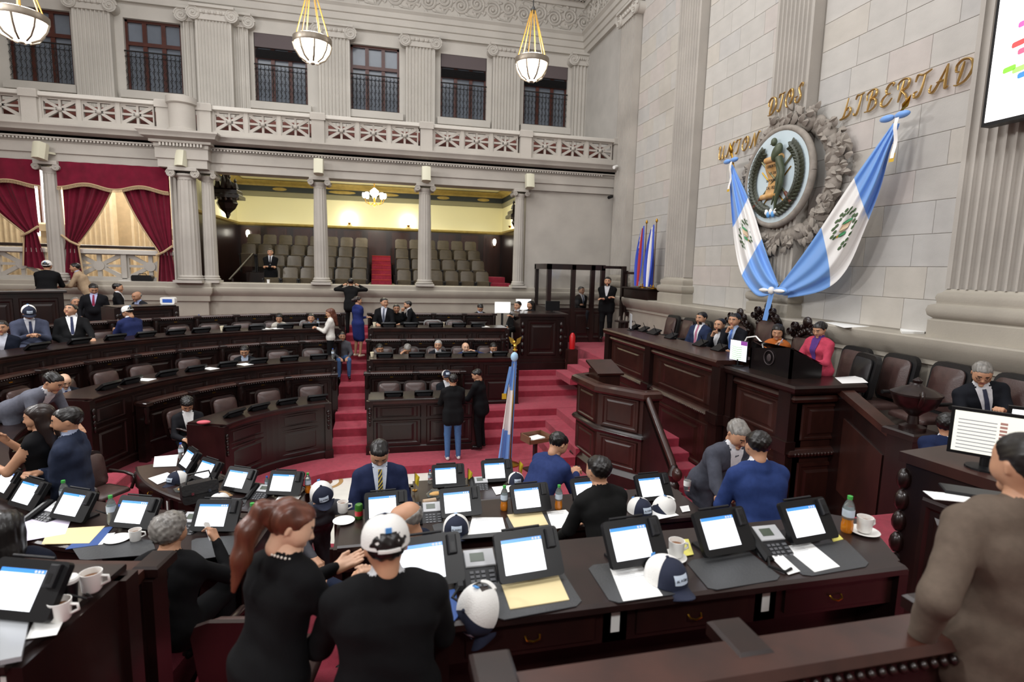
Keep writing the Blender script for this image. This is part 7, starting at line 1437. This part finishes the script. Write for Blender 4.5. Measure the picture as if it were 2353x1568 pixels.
# technicians' monitors at the right
def mon(c, rz, w_, h_, lab, mt_, rows=0):
    t = thing('computer_monitor', lab, 'monitor', c, rz); M().box((-w_/2-.02, 0, .08), (w_/2+.02, .03, h_+.12)).obj('bezel', BLACKP, t); s2_ = M().box((-w_/2, -.003, .1), (w_/2, 0, h_+.1)).obj('screen', mt_, t); M().lathe([(.1, 0), (.1, .012), (.025, .02), (.025, .12)], (0, .03, 0), 14).obj('stand', BLACKP, t)
    for i in range(rows):
        M().box((-w_*.44, -.004, .12+h_*.8*i/rows), (w_*.1, -.003, .126+h_*.8*i/rows)).obj('table_line', PRINT, s2_); M().box((w_*.14, -.004, .12+h_*.8*i/rows), (w_*.24, -.003, .135+h_*.8*i/rows)).obj('table_cell', mat('cell_red', 'b98a80', .6), s2_)
p = atd(2262, 1066, 3.6); mon((p[0], p[1], 2.52), R_(-52), .36, .27, 'monitor showing a table of rows at the right edge', mat('lit_table_screen', 'd9d9cf', .3, emit=.75), 9)
p = atd(2345, 1050, 3.5); mon((p[0]+.2, p[1]-.02, 2.52), R_(-45), .4, .3, 'white lit monitor cut by the right edge', SCW)
q_ = atd(2290, 1110, 3.0); t = thing('keyboard', 'black keyboard before the right-edge monitors', 'keyboard', (q_[0]+.1, q_[1]+.12, 2.525), R_(-38)); M().bbox((-.2, -.07, 0), (.2, .07, .02), .006).obj('key_bed', BLACKP, t)
t = thing('paper_sheet', 'white sheets before the right-edge keyboard', 'paper', (q_[0]-.12, q_[1]+.14, 2.525), R_(-25)); M().box((-.11, -.06, 0), (.11, .06, .003)).obj('sheet', WHITE, t)
# hand-held phones
def held(who, side, lab, mt_=BLACKP):
    _, _, _, _, hm_, o_ = PINF[who]; bpy.context.view_layer.update(); W_ = o_.matrix_basis @ hm_[side] @ Matrix.Translation((0, .075, -.026)); t = thing('mobile_phone', lab, 'phone', W_.translation); t.rotation_euler = W_.to_euler()
    M().plate(rrect(.068, .14, .01), (0, -.06, -.004), (1, 0, 0), (0, 1, 0), (0, 0, .008)).obj('case', mt_, t); M().box((-.03, -.055, -.006), (.03, .075, -.004)).obj('screen', mat('phone_screen', '9fb4e8', .2, emit=.5), t)
held('woman with curly grey hair in black seated at the middle desk', 0, 'white mobile phone held by the curly-haired woman', CER); held('man in blue jacket stooping over his phone near the pulpit', 0, 'mobile phone held by the man in blue jacket'); held('grey-haired man in dark suit leaning over his phone by the stone wall', 1, 'mobile phone held by the grey-haired man by the wall'); held('woman in orange top looking at her phone on the dais', 0, 'mobile phone raised by the woman in orange', GREYP); held('seated man in navy jacket and white cap, back to us', 1, 'mobile phone held by the man in navy jacket and cap'); held('seated man in grey-blue suit and white cap reading his phone', 1, 'mobile phone held by the man in grey-blue suit')
# pearls
pe = M()
HMw = ww.matrix_world
for i in range(30):
    a = i*2*math.pi/30; pe.ell((.073*math.cos(a), .073*math.sin(a), 0), (.0055, .0055, .0055), 6, 5)
prl = pe.obj('pearl_necklace', mat('pearl', 'e6e0d4', .25), ww, 60); prl['kind'] = 'stuff'
_nb, _up, _fd, _s, _, _ = PINF['woman in black dress with a brown ponytail and pearl necklace']; prl.location = tuple(_nb+_up*.02+_fd*.01); prl.rotation_euler = (-.45, 0, R_(0))
# chairs near us
chair_at(-2.0, 3.55, FL[2], R_(-165), 'leather armchair under the curly-haired woman'); chair_at(-.62, 3.2, FL[2], R_(170), 'leather armchair beside the carved bench end at the lower left')
chair_at(.25, 3.45, FL[2], R_(180), 'leather armchair under the bald pointing man'); p = oz(235, 1130, .98); chair_at(p[0], p[1], .65, R_(60), 'leather armchair standing in the left red-carpeted aisle', .8)

# scroll writing on the medallion
for i, (tx, sz) in enumerate((('LIBERTAD', .075), ('15 DE', .07), ('SEPTIEMBRE', .062), ('DE 1821', .075))):
    o = link('scroll_lettering', text_mesh(tx, sz, DKB, .003), me, (.02*math.sin(i), -.185, .2-.13*i)); o.rotation_euler = (math.pi/2, 0, 0)
# small far things
def put(name, lab, cat, px, py, z, parts):
    p = oz(px, py, z)
    if z in (T2, T3): p = hs(RR[3 if z == T3 else 2]+.3, s_of(p[0], p[1]))
    t = thing(name, lab, cat, (p[0], p[1], z))
    for nm, q, mt_ in parts: q.obj(nm, mt_, t, 50)
p = oy(326, 651, BY-.02); t = thing('equipment_case', 'black case on the stone ledge left of the pier', 'case', (p[0], BY+.02, 3.15)); M().plate(rrect(.5, .16, .05), (0, -.06, 0), (1, 0, 0), (0, 0, 1), (0, .2, 0)).obj('case_body', BLACKP, t, 40); M().tube([(-.1, .04, .16), (-.08, .04, .2), (.08, .04, .2), (.1, .04, .16)], .01, 5).obj('handle', BLACKP, t)
p = oy(288, 650, BY-.02); t = thing('paper_sheet', 'white paper on the stone ledge by the black case', 'paper', (p[0], BY, 3.152)); M().box((-.15, -.06, 0), (.15, .06, .006)).obj('sheet', WHITE, t)
p = hray(388, 703, 7.35); t = thing('water_pack', 'blue and white pack of bottles on the upper desk', 'package', (p[0], p[1], TOP[4])); M().plate(rrect(.3, .16, .04), (0, -.08, 0), (1, 0, 0), (0, 0, 1), (0, .16, 0)).obj('wrap', CER, t, 40); M().box((-.1, -.085, .04), (.1, -.08, .12)).obj('blue_label', BCAP, t)
put('pouch', 'pink pouch on the end of the curved front desk', 'pouch', 468, 975, T1, (('pouch_body', M().ell((0, 0, .03), (.1, .06, .03), 12, 8), mat('pink_cloth', 'c65a66', .7)),))
for px, py, z, lab in ((432, 738, T3, 'small candle-coloured cup on the far third-row desk'), (855, 822, T2, 'cream cup at the stairs end of the second-row desk, right side'), (860, 756, T3, 'white cups at the stairs end of the third-row desk, right side'), (1025, 757, T3, 'small white cup midway along the third-row desk, right side')):
    px = px; put('small_cup', lab, 'cup', px, py, z, (('cup_body', M().lathe([(.03, 0), (.045, .1), (.04, .1), (.0, .01)], n=14, cap=False), mat('cream_cup', 'e6dcc0', .5)),))
for px, py, z, lab in ((600, 752, T3, 'white sheet between the second and third terminals from the blouse, third row'), (640, 757, T3, 'white papers before the seated woman in pale blouse'), (1120, 755, T3, 'white sheet at the right end of the third-row desk'), (470, 845, T2, 'white sheet between terminals left of the lone man, second row'), (545, 832, T2, 'white sheet before the lone man in the second row'), (320, 872, T2, 'open white booklet on the left part of the second-row desk')):
    p = oz(px, py, z); s = s_of(p[0], p[1]); c = hs(RR[3 if z == T3 else 2]+.2, s); t = thing('paper_sheet', lab, 'paper', c+(z+.001,), rzin(s)+.2); M().box((-.1, -.13, 0), (.1, .13, .004)).obj('sheet', WHITE, t)
for px, py, X, lab in ((1419, 383, 7.1, 'white security camera at the end of the balcony cornice'), (1407, 452, 7.1, 'dark security camera high on the corner wall')):
    p = ox(px, py, X); t = thing('security_camera', lab, 'camera', p); M().tube([(0, .15, .05), (0, 0, 0)], .02, 6).obj('bracket', IRON, t); M().tube([(-.02, 0, 0), (-.16, -.1, -.05)], .05, 12).obj('housing', CER if py < 400 else BLACKP, t, 40)

p = oz(1218, 1068, .15); t = thing('document_box', 'small open wooden box with papers beside the standing flag', 'box', (p[0], p[1]-.3, .15), .3); M().box((-.03, -.03, 0), (.03, .03, .55)).box((-.16, -.16, 0), (.16, .16, .03)).obj('stand', WOODR, t); M().box((-.22, -.16, .55), (.22, .16, .57)).box((-.22, -.16, .57), (-.2, .16, .68)).box((.2, -.16, .57), (.22, .16, .68)).box((-.22, .14, .57), (.22, .16, .68)).box((-.22, -.16, .57), (.22, -.14, .62)).obj('box_body', mat('tan_wood', '6e4a34', .5), t); M().cb((0, 0, .6), (.3, .2, .03), .2).obj('papers', WHITE, t)
